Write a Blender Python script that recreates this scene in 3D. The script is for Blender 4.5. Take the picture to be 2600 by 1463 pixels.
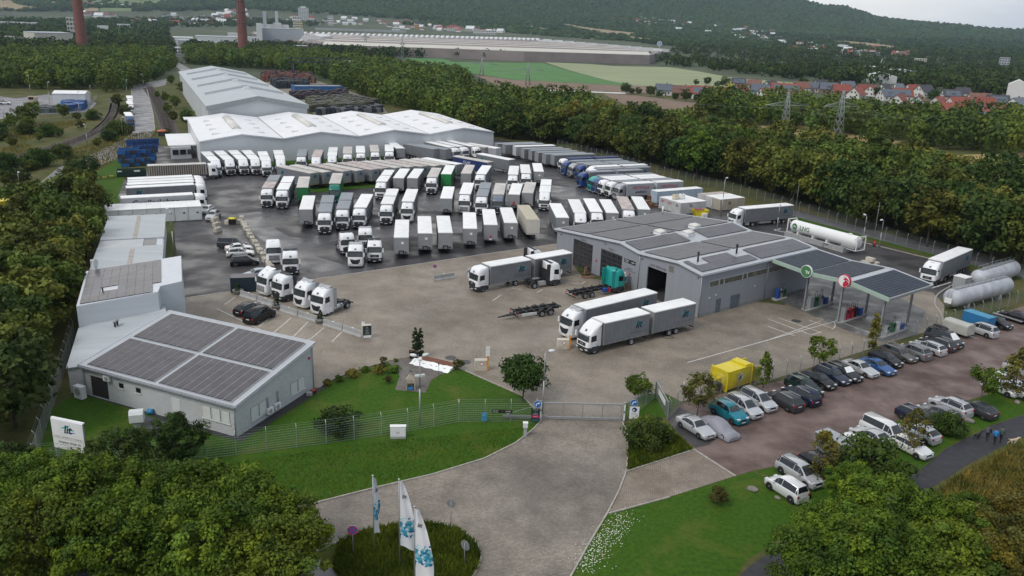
import bpy,math,random
from math import cos,sin,radians,atan2,hypot,pi
import numpy as np
from mathutils import Vector,Matrix
M4=Matrix.Identity(4)
# --- scene, camera, sky, sun
for o in list(bpy.data.objects):
 bpy.data.objects.remove(o)
SC=bpy.context.scene
COL=SC.collection
RND=random.Random(11)
NP=np.random.default_rng(5)
F_PX,PITCH,ROLL,CAM_H=2102.7,.3044006,.03412994,38.94
_F=np.array([0,cos(PITCH),-sin(PITCH)])
_U0=np.array([0,sin(PITCH),cos(PITCH)])
_R0=np.array([1.,0,0])
_R=cos(ROLL)*_R0+sin(ROLL)*_U0
_U=-sin(ROLL)*_R0+cos(ROLL)*_U0
cam=bpy.data.cameras.new("camera")
cam.sensor_width=36
cam.lens=F_PX*36/2600
cam.clip_start=.5
cam.clip_end=30000
camo=bpy.data.objects.new("camera",cam)
COL.objects.link(camo)
camo.matrix_world=Matrix(((_R[0],_U[0],-_F[0],0),(_R[1],_U[1],-_F[1],0),(_R[2],_U[2],-_F[2],CAM_H),(0,0,0,1)))
SC.camera=camo
HAZE=.00005
SUN_EL,SUN_AZ=radians(48),radians(228) # azimuth clockwise from +Y: behind the camera, to the left
W=bpy.data.worlds.new("World")
SC.world=W
W.use_nodes=True
nt=W.node_tree
nt.nodes.clear()
def I(n,k,v):
 n.inputs[k].default_value=v
def N(tree,t,**kw):
 n=tree.nodes.new(t)
 for k,v in kw.items():
  if hasattr(n,k):
   setattr(n,k,v)
  else:
   n.inputs[k.replace('_',' ')].default_value=v
 return n
out=N(nt,'ShaderNodeOutputWorld')
bg=N(nt,'ShaderNodeBackground')
sky=N(nt,'ShaderNodeTexSky',sky_type='NISHITA',sun_disc=False,sun_elevation=SUN_EL,sun_rotation=SUN_AZ,air_density=1.0,dust_density=2.0)
I(bg,'Strength',.105)
# broken overcast: a layer of pale grey cloud mixed over the clear sky, its thickness from noise on the view direction
tc=N(nt,'ShaderNodeTexCoord')
mp=N(nt,'ShaderNodeMapping')
I(mp,'Scale',(1.2,1.2,5))
nz=N(nt,'ShaderNodeTexNoise',Scale=1.3,Detail=6.0,Roughness=.55)
rp=N(nt,'ShaderNodeValToRGB')
rp.color_ramp.elements[0].position=.30
rp.color_ramp.elements[0].color=(3.6,4.2,5.2,1)
rp.color_ramp.elements[1].position=.72
rp.color_ramp.elements[1].color=(9.4,9.1,8.6,1)
mx=N(nt,'ShaderNodeMixRGB')
I(mx,'Fac',.86)
nt.links.new(tc.outputs['Generated'],mp.inputs['Vector'])
nt.links.new(mp.outputs[0],nz.inputs['Vector'])
# the cloud is thinner, and so brighter, towards the north
vd_=N(nt,'ShaderNodeVectorMath',operation='DOT_PRODUCT')
vd_.inputs[1].default_value=(-.15,.97,.17)
vr_=N(nt,'ShaderNodeMapRange')
I(vr_,'From Min',.72)
I(vr_,'From Max',.93)
I(vr_,'To Min',-.10)
I(vr_,'To Max',.26)
va_=N(nt,'ShaderNodeMath',operation='ADD')
nt.links.new(tc.outputs['Generated'],vd_.inputs[0])
nt.links.new(vd_.outputs['Value'],vr_.inputs[0])
nt.links.new(vr_.outputs[0],va_.inputs[0])
nt.links.new(nz.outputs['Fac'],va_.inputs[1])
nt.links.new(va_.outputs[0],rp.inputs[0])
nt.links.new(sky.outputs[0],mx.inputs[1])
nt.links.new(rp.outputs[0],mx.inputs[2])
nt.links.new(mx.outputs[0],bg.inputs[0])
nt.links.new(bg.outputs[0],out.inputs[0])
sl=bpy.data.lights.new("sun",'SUN')
sl.energy=1.35
sl.angle=radians(22)
sl.color=(1,.965,.91)
so=bpy.data.objects.new("sun",sl)
COL.objects.link(so)
_sd=Vector((sin(SUN_AZ)*cos(SUN_EL),cos(SUN_AZ)*cos(SUN_EL),sin(SUN_EL)))
so.rotation_euler=_sd.to_track_quat('Z','Y').to_euler()
so.location=(-60,20,90)
SC.view_settings.view_transform='Standard'
SC.view_settings.look='None'
SC.view_settings.exposure=0.4
SC.view_settings.gamma=1
SC.view_settings.use_curve_mapping=False
SC.render.engine='CYCLES'
SC.cycles.max_bounces=5
SC.cycles.diffuse_bounces=2
SC.cycles.glossy_bounces=2
SC.cycles.volume_bounces=0
SC.cycles.use_denoising=True
SC.cycles.caustics_reflective=False
# --- from the photograph's survey to places on the ground
SKYLINE=[(-1500,120),(0,125),(450,130),(1000,150),(1700,128),(1880,90),(1960,83),(2020,69),(2080,67),(2150,48),(2250,40),(2350,36),(2440,28),(2600,27),(3300,24),(5000,20)]
_sx=[a for a,b in SKYLINE]
_sy=[b for a,b in SKYLINE]
MIDE=([-1500,0,450,900,1500,2000,2600,4000],[-2,-2,4,16,6,-4,-6,-6])
def terrain(x,y):
 x=np.asarray(x,float)
 y=np.asarray(y,float)
 r=np.hypot(x,y)+1e-6
 px=1300+2102.7*np.clip(x/np.maximum(y,1e-3),-3,3)
 px=np.where(y<=0,1300+6300*np.sign(x),px)
 front=np.clip((y/r+.05)/.4,0,1)
 e1=-18.
 e2=np.interp(px,*MIDE)
 ec=np.interp(px,_sx,_sy)
 z1=CAM_H+e1*2600/2102.7
 z2=CAM_H+e2*3400/2102.7
 rc=5200
 zc=CAM_H+ec*rc/2102.7
 t=np.clip((r-3400)/(rc-3400),0,1)
 z=np.where(r<1500,0,np.where(r<2600,z1*(r-1500)/1100,np.where(r<3400,z1+(z2-z1)*(r-2600)/800,z2+(zc-z2)*(t**1.15))))
 z=np.where(r>rc,zc-(r-rc)*.02,z)
 z=z+np.clip((r-2600)/800,0,1)*5*(np.sin(x*.006+1)*np.sin(y*.005)+.6*np.sin(x*.013+y*.011))*np.clip((5400-r)/900,0,1)
 return np.maximum(z*front,0)
RY=[0,366,732,1097]
def ray(x,y):
 return _F*F_PX+_R*(x-1300)-_U*(y-731.5)
def at(x,y,z=0.):
 """ground place (or a place at height z) surveyed at photo pixel x, y"""
 d=ray(x,y)
 t=(z-CAM_H)/d[2]
 return np.array([0,0,CAM_H])+d*t
def T(c,r,a,b,z=0.):
 return at(650*c+a/3.9585,RY[r]+b/3.959,z)
def far(x,y):
 """place on the terrain, slopes included"""
 d=ray(x,y)
 d=d/np.linalg.norm(d)
 ts=np.geomspace(40,9000,1500)
 P=np.array([0,0,CAM_H])[None]+ts[:,None]*d[None]
 h=P[:,2]-terrain(P[:,0],P[:,1])
 k=np.argmax(h<0)
 if h[k]>=0:
  return None
 a,b=ts[k-1],ts[k]
 t=a+(b-a)*h[k-1]/(h[k-1]-h[k])
 p=np.array([0,0,CAM_H])+t*d
 p[2]=float(terrain(p[0],p[1]))
 return p
# --- materials
MATS={}
def mk(name,col,rough=.6,metal=0.,var=.12,scale=1.,bump=0.,bscale=None,rnd=0.,col2=None,detail=5.,spec=.5,obj=False,stretch=None,rough2=None,wet=0.,tint=False,hue=0.):
 if name in MATS:
  return MATS[name]
 m=bpy.data.materials.new(name)
 m.use_nodes=True
 t=m.node_tree
 t.nodes.clear()
 o=N(t,'ShaderNodeOutputMaterial')
 b=N(t,'ShaderNodeBsdfPrincipled')
 I(b,'Metallic',metal)
 I(b,'Roughness',rough)
 I(b,'Specular IOR Level',spec)
 t.links.new(b.outputs[0],o.inputs[0])
 if obj:
  g=N(t,'ShaderNodeTexCoord')
  vec=g.outputs['Object']
 else:
  g=N(t,'ShaderNodeNewGeometry')
  vec=g.outputs['Position']
 if stretch:
  mp=N(t,'ShaderNodeMapping')
  I(mp,'Scale',stretch)
  t.links.new(vec,mp.inputs['Vector'])
  vec=mp.outputs[0]
 c1=[max(0,min(1,c*(1-var)))for c in col[:3]]
 c2=[max(0,min(1,c*(1+var)))for c in(col2 or col)[:3]]
 n=N(t,'ShaderNodeTexNoise',Scale=scale,Detail=detail,Roughness=.6)
 t.links.new(vec,n.inputs['Vector'])
 r=N(t,'ShaderNodeValToRGB')
 r.color_ramp.elements[0].position=.32
 r.color_ramp.elements[0].color=(*c1,1)
 r.color_ramp.elements[1].position=.68
 r.color_ramp.elements[1].color=(*c2,1)
 t.links.new(n.outputs['Fac'],r.inputs[0])
 colout=r.outputs[0]
 if rnd or hue:
  oi=N(t,'ShaderNodeObjectInfo')
  hs=N(t,'ShaderNodeHueSaturation')
  mr=N(t,'ShaderNodeMapRange')
  I(mr,'To Min',1-rnd)
  I(mr,'To Max',1+rnd)
  t.links.new(oi.outputs['Random'],mr.inputs[0])
  t.links.new(mr.outputs[0],hs.inputs['Value'])
  if hue:
   ma=N(t,'ShaderNodeMath',operation='MULTIPLY')
   ma.inputs[1].default_value=7.31
   fr=N(t,'ShaderNodeMath',operation='FRACT')
   mh=N(t,'ShaderNodeMapRange')
   I(mh,'To Min',.5-hue)
   I(mh,'To Max',.5+hue*.6)
   t.links.new(oi.outputs['Random'],ma.inputs[0])
   t.links.new(ma.outputs[0],fr.inputs[0])
   t.links.new(fr.outputs[0],mh.inputs[0])
   t.links.new(mh.outputs[0],hs.inputs['Hue'])
  t.links.new(colout,hs.inputs['Color'])
  colout=hs.outputs[0]
 if tint:
  at_=N(t,'ShaderNodeAttribute',attribute_name='tint')
  mu=N(t,'ShaderNodeMixRGB',blend_type='MULTIPLY')
  I(mu,'Fac',1)
  t.links.new(colout,mu.inputs[1])
  t.links.new(at_.outputs['Color'],mu.inputs[2])
  colout=mu.outputs[0]
 t.links.new(colout,b.inputs['Base Color'])
 if wet:
  n2=N(t,'ShaderNodeTexNoise',Scale=wet,Detail=4.0)
  t.links.new(vec,n2.inputs['Vector'])
  m2=N(t,'ShaderNodeMapRange')
  I(m2,'From Min',.4)
  I(m2,'From Max',.62)
  I(m2,'To Min',rough)
  I(m2,'To Max',rough2 if rough2 is not None else .2)
  t.links.new(n2.outputs['Fac'],m2.inputs[0])
  t.links.new(m2.outputs[0],b.inputs['Roughness'])
 if bump:
  nb=N(t,'ShaderNodeTexNoise',Scale=bscale or scale*6,Detail=4.0)
  t.links.new(vec,nb.inputs['Vector'])
  bp=N(t,'ShaderNodeBump',Strength=bump,Distance=.05)
  t.links.new(nb.outputs['Fac'],bp.inputs['Height'])
  t.links.new(bp.outputs[0],b.inputs['Normal'])
 MATS[name]=m
 return m
def paver(name,ca,cb,joint,bw=.2,bh=.1,rot=0.,stain=(.5,.45,.38),big=.06,rough=.75,track=None):
 """small concrete pavers: joints, per-stone tones, wide stains"""
 m=bpy.data.materials.new(name)
 m.use_nodes=True
 t=m.node_tree
 t.nodes.clear()
 o=N(t,'ShaderNodeOutputMaterial')
 b=N(t,'ShaderNodeBsdfPrincipled',Roughness=rough)
 t.links.new(b.outputs[0],o.inputs[0])
 g=N(t,'ShaderNodeNewGeometry')
 mp=N(t,'ShaderNodeMapping')
 I(mp,'Rotation',(0,0,rot))
 t.links.new(g.outputs['Position'],mp.inputs['Vector'])
 br=N(t,'ShaderNodeTexBrick',Scale=1.0)
 I(br,'Color1',(*ca,1))
 I(br,'Color2',(*cb,1))
 I(br,'Mortar',(*joint,1))
 I(br,'Mortar Size',.012)
 I(br,'Brick Width',bw)
 I(br,'Row Height',bh)
 t.links.new(mp.outputs[0],br.inputs['Vector'])
 def nz(sc,d=5.,str_=None):
  n=N(t,'ShaderNodeTexNoise',Scale=sc,Detail=d,Roughness=.6)
  v=mp.outputs[0]
  if str_:
   q=N(t,'ShaderNodeMapping')
   I(q,'Scale',str_)
   t.links.new(v,q.inputs['Vector'])
   v=q.outputs[0]
  t.links.new(v,n.inputs['Vector'])
  return n.outputs['Fac']
 def ramp(src,a,bcol,p0=.35,p1=.65):
  r=N(t,'ShaderNodeValToRGB')
  r.color_ramp.elements[0].position=p0
  r.color_ramp.elements[0].color=(*a,1)
  r.color_ramp.elements[1].position=p1
  r.color_ramp.elements[1].color=(*bcol,1)
  t.links.new(src,r.inputs[0])
  return r.outputs[0]
 c=br.outputs['Color']
 for s,lo,hi in((big,stain,(1.08,1.06,1.04)),(big*6,(.80,.79,.77),(1.1,1.1,1.1)),(4.,(.9,.9,.88),(1.06,1.06,1.06))):
  mu=N(t,'ShaderNodeMixRGB',blend_type='MULTIPLY')
  I(mu,'Fac',1)
  t.links.new(c,mu.inputs[1])
  t.links.new(ramp(nz(s),lo,hi),mu.inputs[2])
  c=mu.outputs[0]
 t.links.new(c,b.inputs['Base Color'])
 mr=N(t,'ShaderNodeMapRange')
 I(mr,'From Min',.42)
 I(mr,'From Max',.65)
 I(mr,'To Min',rough)
 I(mr,'To Max',rough-.38)
 t.links.new(nz(.11,4.),mr.inputs[0])
 t.links.new(mr.outputs[0],b.inputs['Roughness'])
 bp=N(t,'ShaderNodeBump',Strength=.5,Distance=.01)
 t.links.new(br.outputs['Fac'],bp.inputs['Height'])
 bp.invert=True
 t.links.new(bp.outputs[0],b.inputs['Normal'])
 MATS[name]=m
 return m
def grassmat(name,dark,mid,dry,s=1.,drym=.62):
 m=bpy.data.materials.new(name)
 m.use_nodes=True
 t=m.node_tree
 t.nodes.clear()
 o=N(t,'ShaderNodeOutputMaterial')
 b=N(t,'ShaderNodeBsdfPrincipled',Roughness=.9)
 I(b,'Specular IOR Level',.15)
 t.links.new(b.outputs[0],o.inputs[0])
 g=N(t,'ShaderNodeNewGeometry')
 def nz(sc,d=6.):
  n=N(t,'ShaderNodeTexNoise',Scale=sc,Detail=d,Roughness=.65)
  t.links.new(g.outputs['Position'],n.inputs['Vector'])
  return n.outputs['Fac']
 r=N(t,'ShaderNodeValToRGB')
 r.color_ramp.elements[0].position=.3
 r.color_ramp.elements[0].color=(*dark,1)
 r.color_ramp.elements[1].position=.66
 r.color_ramp.elements[1].color=(*mid,1)
 t.links.new(nz(2.4*s),r.inputs[0])
 mr=N(t,'ShaderNodeMapRange')
 I(mr,'From Min',drym-.12)
 I(mr,'From Max',drym+.1)
 t.links.new(nz(.22*s),mr.inputs[0])
 mxx=N(t,'ShaderNodeMixRGB')
 t.links.new(mr.outputs[0],mxx.inputs['Fac'])
 t.links.new(r.outputs[0],mxx.inputs[1])
 mxx.inputs[2].default_value=(*dry,1)
 mu=N(t,'ShaderNodeMixRGB',blend_type='MULTIPLY')
 I(mu,'Fac',1)
 r2=N(t,'ShaderNodeValToRGB')
 r2.color_ramp.elements[0].position=.35
 r2.color_ramp.elements[0].color=(.72,.75,.7,1)
 r2.color_ramp.elements[1].position=.65
 r2.color_ramp.elements[1].color=(1.15,1.12,1.1,1)
 t.links.new(nz(14*s,3.),r2.inputs[0])
 t.links.new(mxx.outputs[0],mu.inputs[1])
 t.links.new(r2.outputs[0],mu.inputs[2])
 t.links.new(mu.outputs[0],b.inputs['Base Color'])
 bp=N(t,'ShaderNodeBump',Strength=.7,Distance=.08)
 t.links.new(nz(7*s,4.),bp.inputs['Height'])
 t.links.new(bp.outputs[0],b.inputs['Normal'])
 MATS[name]=m
 return m
# --- mesh helpers
class MB:
 def __init__(self):
  self.v,self.f,self.m,self.mats,self.sm=[],[],[],[],[]
 def mi(self,mat):
  if mat not in self.mats:
   self.mats.append(mat)
  return self.mats.index(mat)
 def poly(self,pts,mat,smooth=0):
  k=len(self.v)
  self.v+=[tuple(float(c)for c in p)for p in pts]
  self.f.append(tuple(range(k,k+len(pts))))
  self.m.append(self.mi(mat))
  self.sm.append(smooth)
  return self
 def hexa(self,p,mat):
  """p: 4 bottom then 4 top points, counter-clockwise seen from above"""
  k=len(self.v)
  self.v+=[tuple(float(c)for c in q)for q in p]
  for f in((0,3,2,1),(4,5,6,7),(0,1,5,4),(1,2,6,5),(2,3,7,6),(3,0,4,7)):
   self.f.append(tuple(k+i for i in f))
   self.m.append(self.mi(mat))
   self.sm.append(False)
  return self
 def box(self,x0,y0,z0,x1,y1,z1,mat):
  return self.hexa([(x0,y0,z0),(x1,y0,z0),(x1,y1,z0),(x0,y1,z0),(x0,y0,z1),(x1,y0,z1),(x1,y1,z1),(x0,y1,z1)],mat)
 def prism(self,pts,z0,z1,mat,top=None):
  """vertical prism over an outline; z1 may be a list, one height per corner"""
  n=len(pts)
  zt=z1 if isinstance(z1,(list,tuple))else[z1]*n
  zb=z0 if isinstance(z0,(list,tuple))else[z0]*n
  k=len(self.v)
  self.v+=[(float(p[0]),float(p[1]),float(zb[i]))for i,p in enumerate(pts)]+[(float(p[0]),float(p[1]),float(zt[i]))for i,p in enumerate(pts)]
  self.f.append(tuple(range(k+n-1,k-1,-1)))
  self.m.append(self.mi(mat))
  self.f.append(tuple(range(k+n,k+2*n)))
  self.m.append(self.mi(top or mat))
  self.sm+=[False,False]
  for i in range(n):
   j=(i+1)%n
   self.f.append((k+i,k+j,k+n+j,k+n+i))
   self.m.append(self.mi(mat))
   self.sm.append(False)
  return self
 def loft(self,rings,mat,cap=True,smooth=True,closed=True):
  k=len(self.v)
  n=len(rings[0])
  for r in rings:
   self.v+=[tuple(float(c)for c in p)for p in r]
  for a in range(len(rings)-1):
   for i in range(n if closed else n-1):
    j=(i+1)%n
    self.f.append((k+a*n+i,k+a*n+j,k+(a+1)*n+j,k+(a+1)*n+i))
    self.m.append(self.mi(mat))
    self.sm.append(smooth)
  if cap and closed:
   self.f.append(tuple(k+i for i in range(n-1,-1,-1)))
   self.f.append(tuple(k+(len(rings)-1)*n+i for i in range(n)))
   self.m+=[self.mi(mat)]*2
   self.sm+=[False,False]
  return self
 def tube(self,p0,p1,r0,mat,n=8,r1=None,cap=True):
  p0,p1=Vector(p0),Vector(p1)
  d=(p1-p0).normalized()
  a=d.orthogonal().normalized()
  b=d.cross(a)
  r1=r0 if r1 is None else r1
  cs=[(cos(2*pi*i/n),sin(2*pi*i/n))for i in range(n)]
  return self.loft([[p0+(a*c+b*s)*r0 for c,s in cs],[p1+(a*c+b*s)*r1 for c,s in cs]],mat,cap)
 def path(self,pts,r,mat,n=6):
  for a,b in zip(pts,pts[1:]):
   self.tube(a,b,r,mat,n)
  return self
 def build(self,name):
  me=bpy.data.meshes.new(name)
  me.from_pydata(self.v,[],self.f)
  for m in self.mats:
   me.materials.append(m)
  me.polygons.foreach_set('material_index',self.m)
  me.polygons.foreach_set('use_smooth',self.sm)
  me.update()
  return me
def obj(name,mesh,parent=None,loc=(0,0,0),rz=0.,kind=None):
 if isinstance(mesh,MB):
  mesh=mesh.build(name)
 o=bpy.data.objects.new(name,mesh)
 COL.objects.link(o)
 o.location=[float(c)for c in loc]
 if rz:
  o.rotation_euler=(0,0,rz)
 if parent is not None:
  o.parent=parent
 if kind:
  o['kind']=kind
 return o
def tag(o,label,cat,group=None):
 o['label']=label
 o['category']=cat
 if group:
  o['group']=group
 return o
def thing(name,label,cat,loc=(0,0,0),rz=0.,group=None):
 o=bpy.data.objects.new(name,None)
 COL.objects.link(o)
 o.empty_display_size=.3
 o.location=[float(c)for c in loc]
 o.rotation_euler=(0,0,rz)
 return tag(o,label,cat,group)
def inst(nodes,parent):
 """nodes: (name, mesh, loc, children[, rotation])"""
 for nd in nodes:
  o=obj(nd[0],nd[1],parent,nd[2])
  if len(nd)>4 and nd[4]is not None:
   o.rotation_euler=nd[4]
  if len(nd)>3 and nd[3]:
   inst(nd[3],o)
def struct(name,mb):
 return obj(name,mb.build(name),kind='structure')
_TX={}
def txm(body,size,mat,bold=0.,shear=0.,align='CENTER',space=1.):
 key=(body,size,mat.name,bold,shear,align,space)
 if key in _TX:
  return _TX[key]
 cu=bpy.data.curves.new("lettering",'FONT')
 cu.body=body
 cu.size=size
 cu.align_x=align
 cu.align_y='CENTER'
 cu.offset=bold
 cu.shear=shear
 cu.space_character=space
 cu.resolution_u=2
 o=bpy.data.objects.new("lettering",cu)
 COL.objects.link(o)
 bpy.context.view_layer.update()
 me=bpy.data.meshes.new_from_object(o.evaluated_get(bpy.context.evaluated_depsgraph_get()))
 bpy.data.objects.remove(o)
 me.materials.clear()
 me.materials.append(mat)
 _TX[key]=me
 return me
def join_meshes(name,parts):
 """parts: (mesh, Matrix) -> one mesh, materials kept"""
 mb=MB()
 for me,M in parts:
  k=len(mb.v)
  mb.v+=[tuple(M@v.co)for v in me.vertices]
  for p in me.polygons:
   mb.f.append(tuple(k+i for i in p.vertices))
   mb.m.append(mb.mi(me.materials[p.material_index]))
   mb.sm.append(p.use_smooth)
 return mb.build(name)
def face_rot(n,up=(0,0,1)):
 """rotation that stands a flat text/sign (its +Z out of the page, +Y up) to face direction n"""
 n=Vector(n).normalized()
 u=Vector(up)
 x=u.cross(n).normalized()
 y=n.cross(x)
 return Matrix(((x[0],y[0],n[0]),(x[1],y[1],n[1]),(x[2],y[2],n[2]))).to_euler()
# --- shared materials
white=mk('white_paint',(.78,.78,.77),.4,var=.05,scale=.8)
white2=mk('white_cab_paint',(.80,.80,.80),.28,var=.03,scale=.6)
tarp_white=mk('white_tarpaulin',(.80,.80,.78),.5,var=.08,scale=.5,obj=True,rnd=.05)
tarp_beige=mk('weathered_tarpaulin',(.52,.49,.45),.7,var=.18,scale=.45,obj=True,rnd=.08)
tarp_grey=mk('grey_tarpaulin',(.24,.26,.28),.6,var=.1,scale=.5,obj=True)
tarp_brown=mk('stained_tarpaulin',(.45,.39,.36),.75,var=.3,scale=.7,obj=True)
curtain=mk('grey_curtain',(.17,.18,.19),.55,var=.10,scale=.7,bump=.25,bscale=2.2,obj=True,rnd=.06)
curtain_lt=mk('light_grey_curtain',(.32,.33,.35),.55,var=.10,scale=.7,bump=.2,bscale=2.2,obj=True,rnd=.06)
curtain_blue=mk('navy_curtain',(.02,.035,.13),.5,var=.1,scale=.7,obj=True)
curtain_green=mk('green_curtain',(.02,.16,.045),.5,var=.12,scale=.7,obj=True)
endwall=mk('grey_end_wall',(.27,.275,.28),.5,var=.07,scale=.6,obj=True,rnd=.05)
endwall_lt=mk('pale_end_wall',(.52,.53,.53),.5,var=.07,scale=.6,obj=True)
darkplastic=mk('dark_grey_plastic',(.035,.037,.042),.5,var=.15,scale=2)
black=mk('black_plastic',(.012,.012,.013),.45,var=.1,scale=2)
glass=mk('dark_glass',(.012,.016,.018),.06,var=.2,scale=.6,obj=True,spec=.7)
glass_lt=mk('windscreen_glass',(.03,.036,.036),.08,var=.5,scale=1.4,obj=True,spec=.7)
rubber=mk('tyre_rubber',(.016,.016,.016),.8,var=.2,scale=5)
rimmat=mk('wheel_rim',(.32,.32,.33),.4,metal=.4,var=.15,scale=6)
steel=mk('galvanised_steel',(.36,.37,.38),.45,metal=.5,var=.12,scale=3)
chassis=mk('black_chassis',(.022,.022,.024),.6,var=.25,scale=3)
alu=mk('aluminium',(.5,.5,.51),.4,metal=.5,var=.12,scale=3)
redlight=mk('red_lens',(.35,.012,.015),.25,var=.1)
amber=mk('amber_lens',(.6,.2,.02),.3,var=.1)
headl=mk('headlight_glass',(.55,.57,.6),.15,var=.2,scale=6)
plate=mk('number_plate',(.72,.72,.68),.5,var=.05)
logo_k=mk('logo_black',(.012,.012,.014),.5,var=.05)
logo_t=mk('logo_teal',(.03,.40,.46),.5,var=.1)
logo_b=mk('logo_blue',(.04,.18,.50),.5,var=.1)
text_w=mk('white_lettering',(.75,.75,.75),.5,var=.04)
text_r=mk('red_lettering',(.42,.03,.06),.5,var=.05)
text_g=mk('green_lettering',(.05,.17,.08),.5,var=.05)
concrete=mk('concrete',(.34,.34,.335),.85,var=.12,scale=1.5,bump=.2,bscale=12)
concrete_lt=mk('pale_concrete',(.50,.46,.38),.9,var=.16,scale=1.2,bump=.25,bscale=10,rnd=.06)
gravel_k=mk('dark_gravel',(.035,.034,.036),.9,var=.35,scale=5,bump=.6,bscale=30)
# --- ground
meadow=grassmat('meadow',(.045,.06,.018),(.085,.10,.03),(.13,.11,.045),.5,.55)
lawn=grassmat('lawn',(.026,.066,.005),(.055,.125,.008),(.10,.12,.02),1.,.64)
longgrass=grassmat('long_grass',(.032,.058,.008),(.075,.10,.014),(.12,.115,.025),1.,.55)
asphalt=mk('wet_asphalt',(.050,.047,.048),.72,var=.30,scale=.35,wet=.16,rough2=.28,bump=.25,bscale=25,detail=9)
asphalt_lane=mk('smooth_asphalt',(.072,.071,.075),.5,var=.2,scale=.5,wet=.2,rough2=.22,bump=.1,bscale=30,detail=8)
roadasphalt=mk('road_asphalt',(.15,.15,.16),.6,var=.18,scale=.3,wet=.2,rough2=.35,detail=8)
pathasphalt=mk('path_asphalt',(.032,.032,.036),.75,var=.3,scale=1.2,bump=.2,bscale=20,detail=8)
redgravel=mk('red_gravel',(.105,.066,.055),.85,var=.3,scale=.25,col2=(.15,.105,.09),wet=.25,rough2=.5,bump=.4,bscale=18,detail=9)
pave_yard=paver('yard_pavers',(.345,.30,.245),(.27,.235,.19),(.15,.13,.105),.21,.21,.62,(.62,.60,.58),.05)
pave_road=paver('road_pavers',(.35,.305,.25),(.25,.215,.18),(.07,.062,.05),.26,.17,.1,(.50,.49,.50),.085,.7)
pave_side=paver('side_pavers',(.32,.27,.22),(.25,.21,.17),(.10,.085,.07),.24,.16,-.5,(.62,.56,.5),.12)
pave_patio=paver('patio_pavers',(.20,.18,.16),(.145,.13,.118),(.06,.055,.05),.16,.16,.3,(.7,.68,.66),.2)
stationfloor=mk('forecourt_concrete',(.10,.098,.095),.6,var=.3,scale=.5,wet=.3,rough2=.25,detail=8)
ballast=mk('track_ballast',(.075,.062,.055),.95,var=.3,scale=1.5,bump=.4,bscale=20)
soil=mk('ploughed_soil',(.185,.125,.085),.95,var=.12,scale=.05,stretch=(1,.12,1))
cropgreen=mk('green_crop',(.055,.165,.03),.9,var=.16,scale=.03,detail=8)
croppale=mk('pale_crop',(.24,.27,.14),.9,var=.16,scale=.06,stretch=(.15,1,1),detail=8)
stubble=mk('yellow_stubble',(.30,.215,.085),.95,var=.14,scale=.05,stretch=(1,.2,1),detail=8)
farmtan=mk('far_tan_field',(.26,.20,.11),.95,var=.12,scale=.02)
farmgreen=mk('far_green_field',(.13,.17,.07),.95,var=.15,scale=.02)
kerbmat=mk('kerb_stone',(.36,.33,.29),.85,var=.2,scale=2)
mb=MB()
rs=[6.]+list(np.geomspace(12,9600,150))
az=np.radians(np.concatenate([np.arange(-180,-60,6),np.arange(-60,60,.5),np.arange(60,180,6)]))
A,Rr=np.meshgrid(az,rs)
X,Y=Rr*np.sin(A),Rr*np.cos(A)
Z=terrain(X,Y)
na,nr=len(az),len(rs)
V=np.stack([X,Y,Z],-1).reshape(-1,3)
Fq=[]
for i in range(nr-1):
 b0=i*na
 for j in range(na):
  k=(j+1)%na
  Fq.append((b0+j,b0+k,b0+na+k,b0+na+j))
Fq.append(tuple(range(na-1,-1,-1)))
Fq=[f[::-1]for f in Fq]
me=bpy.data.meshes.new('ground')
me.from_pydata(V.tolist(),[],Fq)
me.materials.append(meadow)
me.materials.append(mk('far_scrub',(.030,.045,.016),.95,var=.3,scale=.012,col2=(.06,.075,.028),detail=9))
_d=np.hypot(V[:,0],V[:,1])
me.polygons.foreach_set('material_index',[int(_d[f[0]]>620)for f in Fq])
me.polygons.foreach_set('use_smooth',[True]*len(me.polygons))
obj('ground',me,kind='structure')
def sheet(name,pxs,z,mat):
 m=MB()
 pts=[at(*p)for p in pxs]
 a=sum(p[0]*q[1]-q[0]*p[1]for p,q in zip(pts,pts[1:]+pts[:1]))
 if a<0:
  pts=pts[::-1]
 m.poly([(p[0],p[1],z)for p in pts],mat)
 return struct(name,m)
YARD=[(470,757),(445,620),(440,545),(310,545),(300,500),(318,452),(385,430),(390,412),(375,362),(440,376),(500,372),(1180,338),(1250,352),(1420,376),(1560,418),(1640,445),(1700,467),(1850,512),(1960,550),(2385,662),(2470,690),(2450,730),(2380,765),(2000,760),(1500,700),(1413,619)]
sheet('yard_asphalt',YARD,.004,asphalt)
sheet('yard_lane',[(602,543),(655,538),(757,548),(692,567),(698,581),(736,602),(757,604),(860,609),(790,628),(801,651),(881,675),(945,666),(950,686),(811,706),(760,670),(700,632),(640,592)],.008,asphalt_lane)
sheet('yard_lane',[(662,534),(1000,497),(1240,470),(1400,470),(1600,500),(1560,515),(1390,500),(1300,520),(1000,543),(763,549)],.008,asphalt_lane)
sheet('yard_lane',[(765,604),(1000,572),(1380,556),(1390,580),(1060,598),(866,608)],.008,asphalt_lane)
sheet('yard_paving',[(470,757),(1413,619),(1480,705),(1990,775),(2200,720),(2368,742),(2398,775),(2395,832),(2300,857),(2160,902),(1960,964),(1730,1020),(1690,1000),(1640,1000),(1588,1025),(1578,1072),(1378,1062),(1364,1045),(1325,1005),(1165,935),(1062,903),(985,916),(955,925),(900,941),(850,960),(808,985),(780,985),(620,880),(470,800)],.012,pave_yard)
sheet('forecourt',[(1950,752),(2000,715),(2130,700),(2260,745),(2350,790),(2330,850),(2240,868),(2150,840),(2060,800)],.016,stationfloor)
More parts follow.
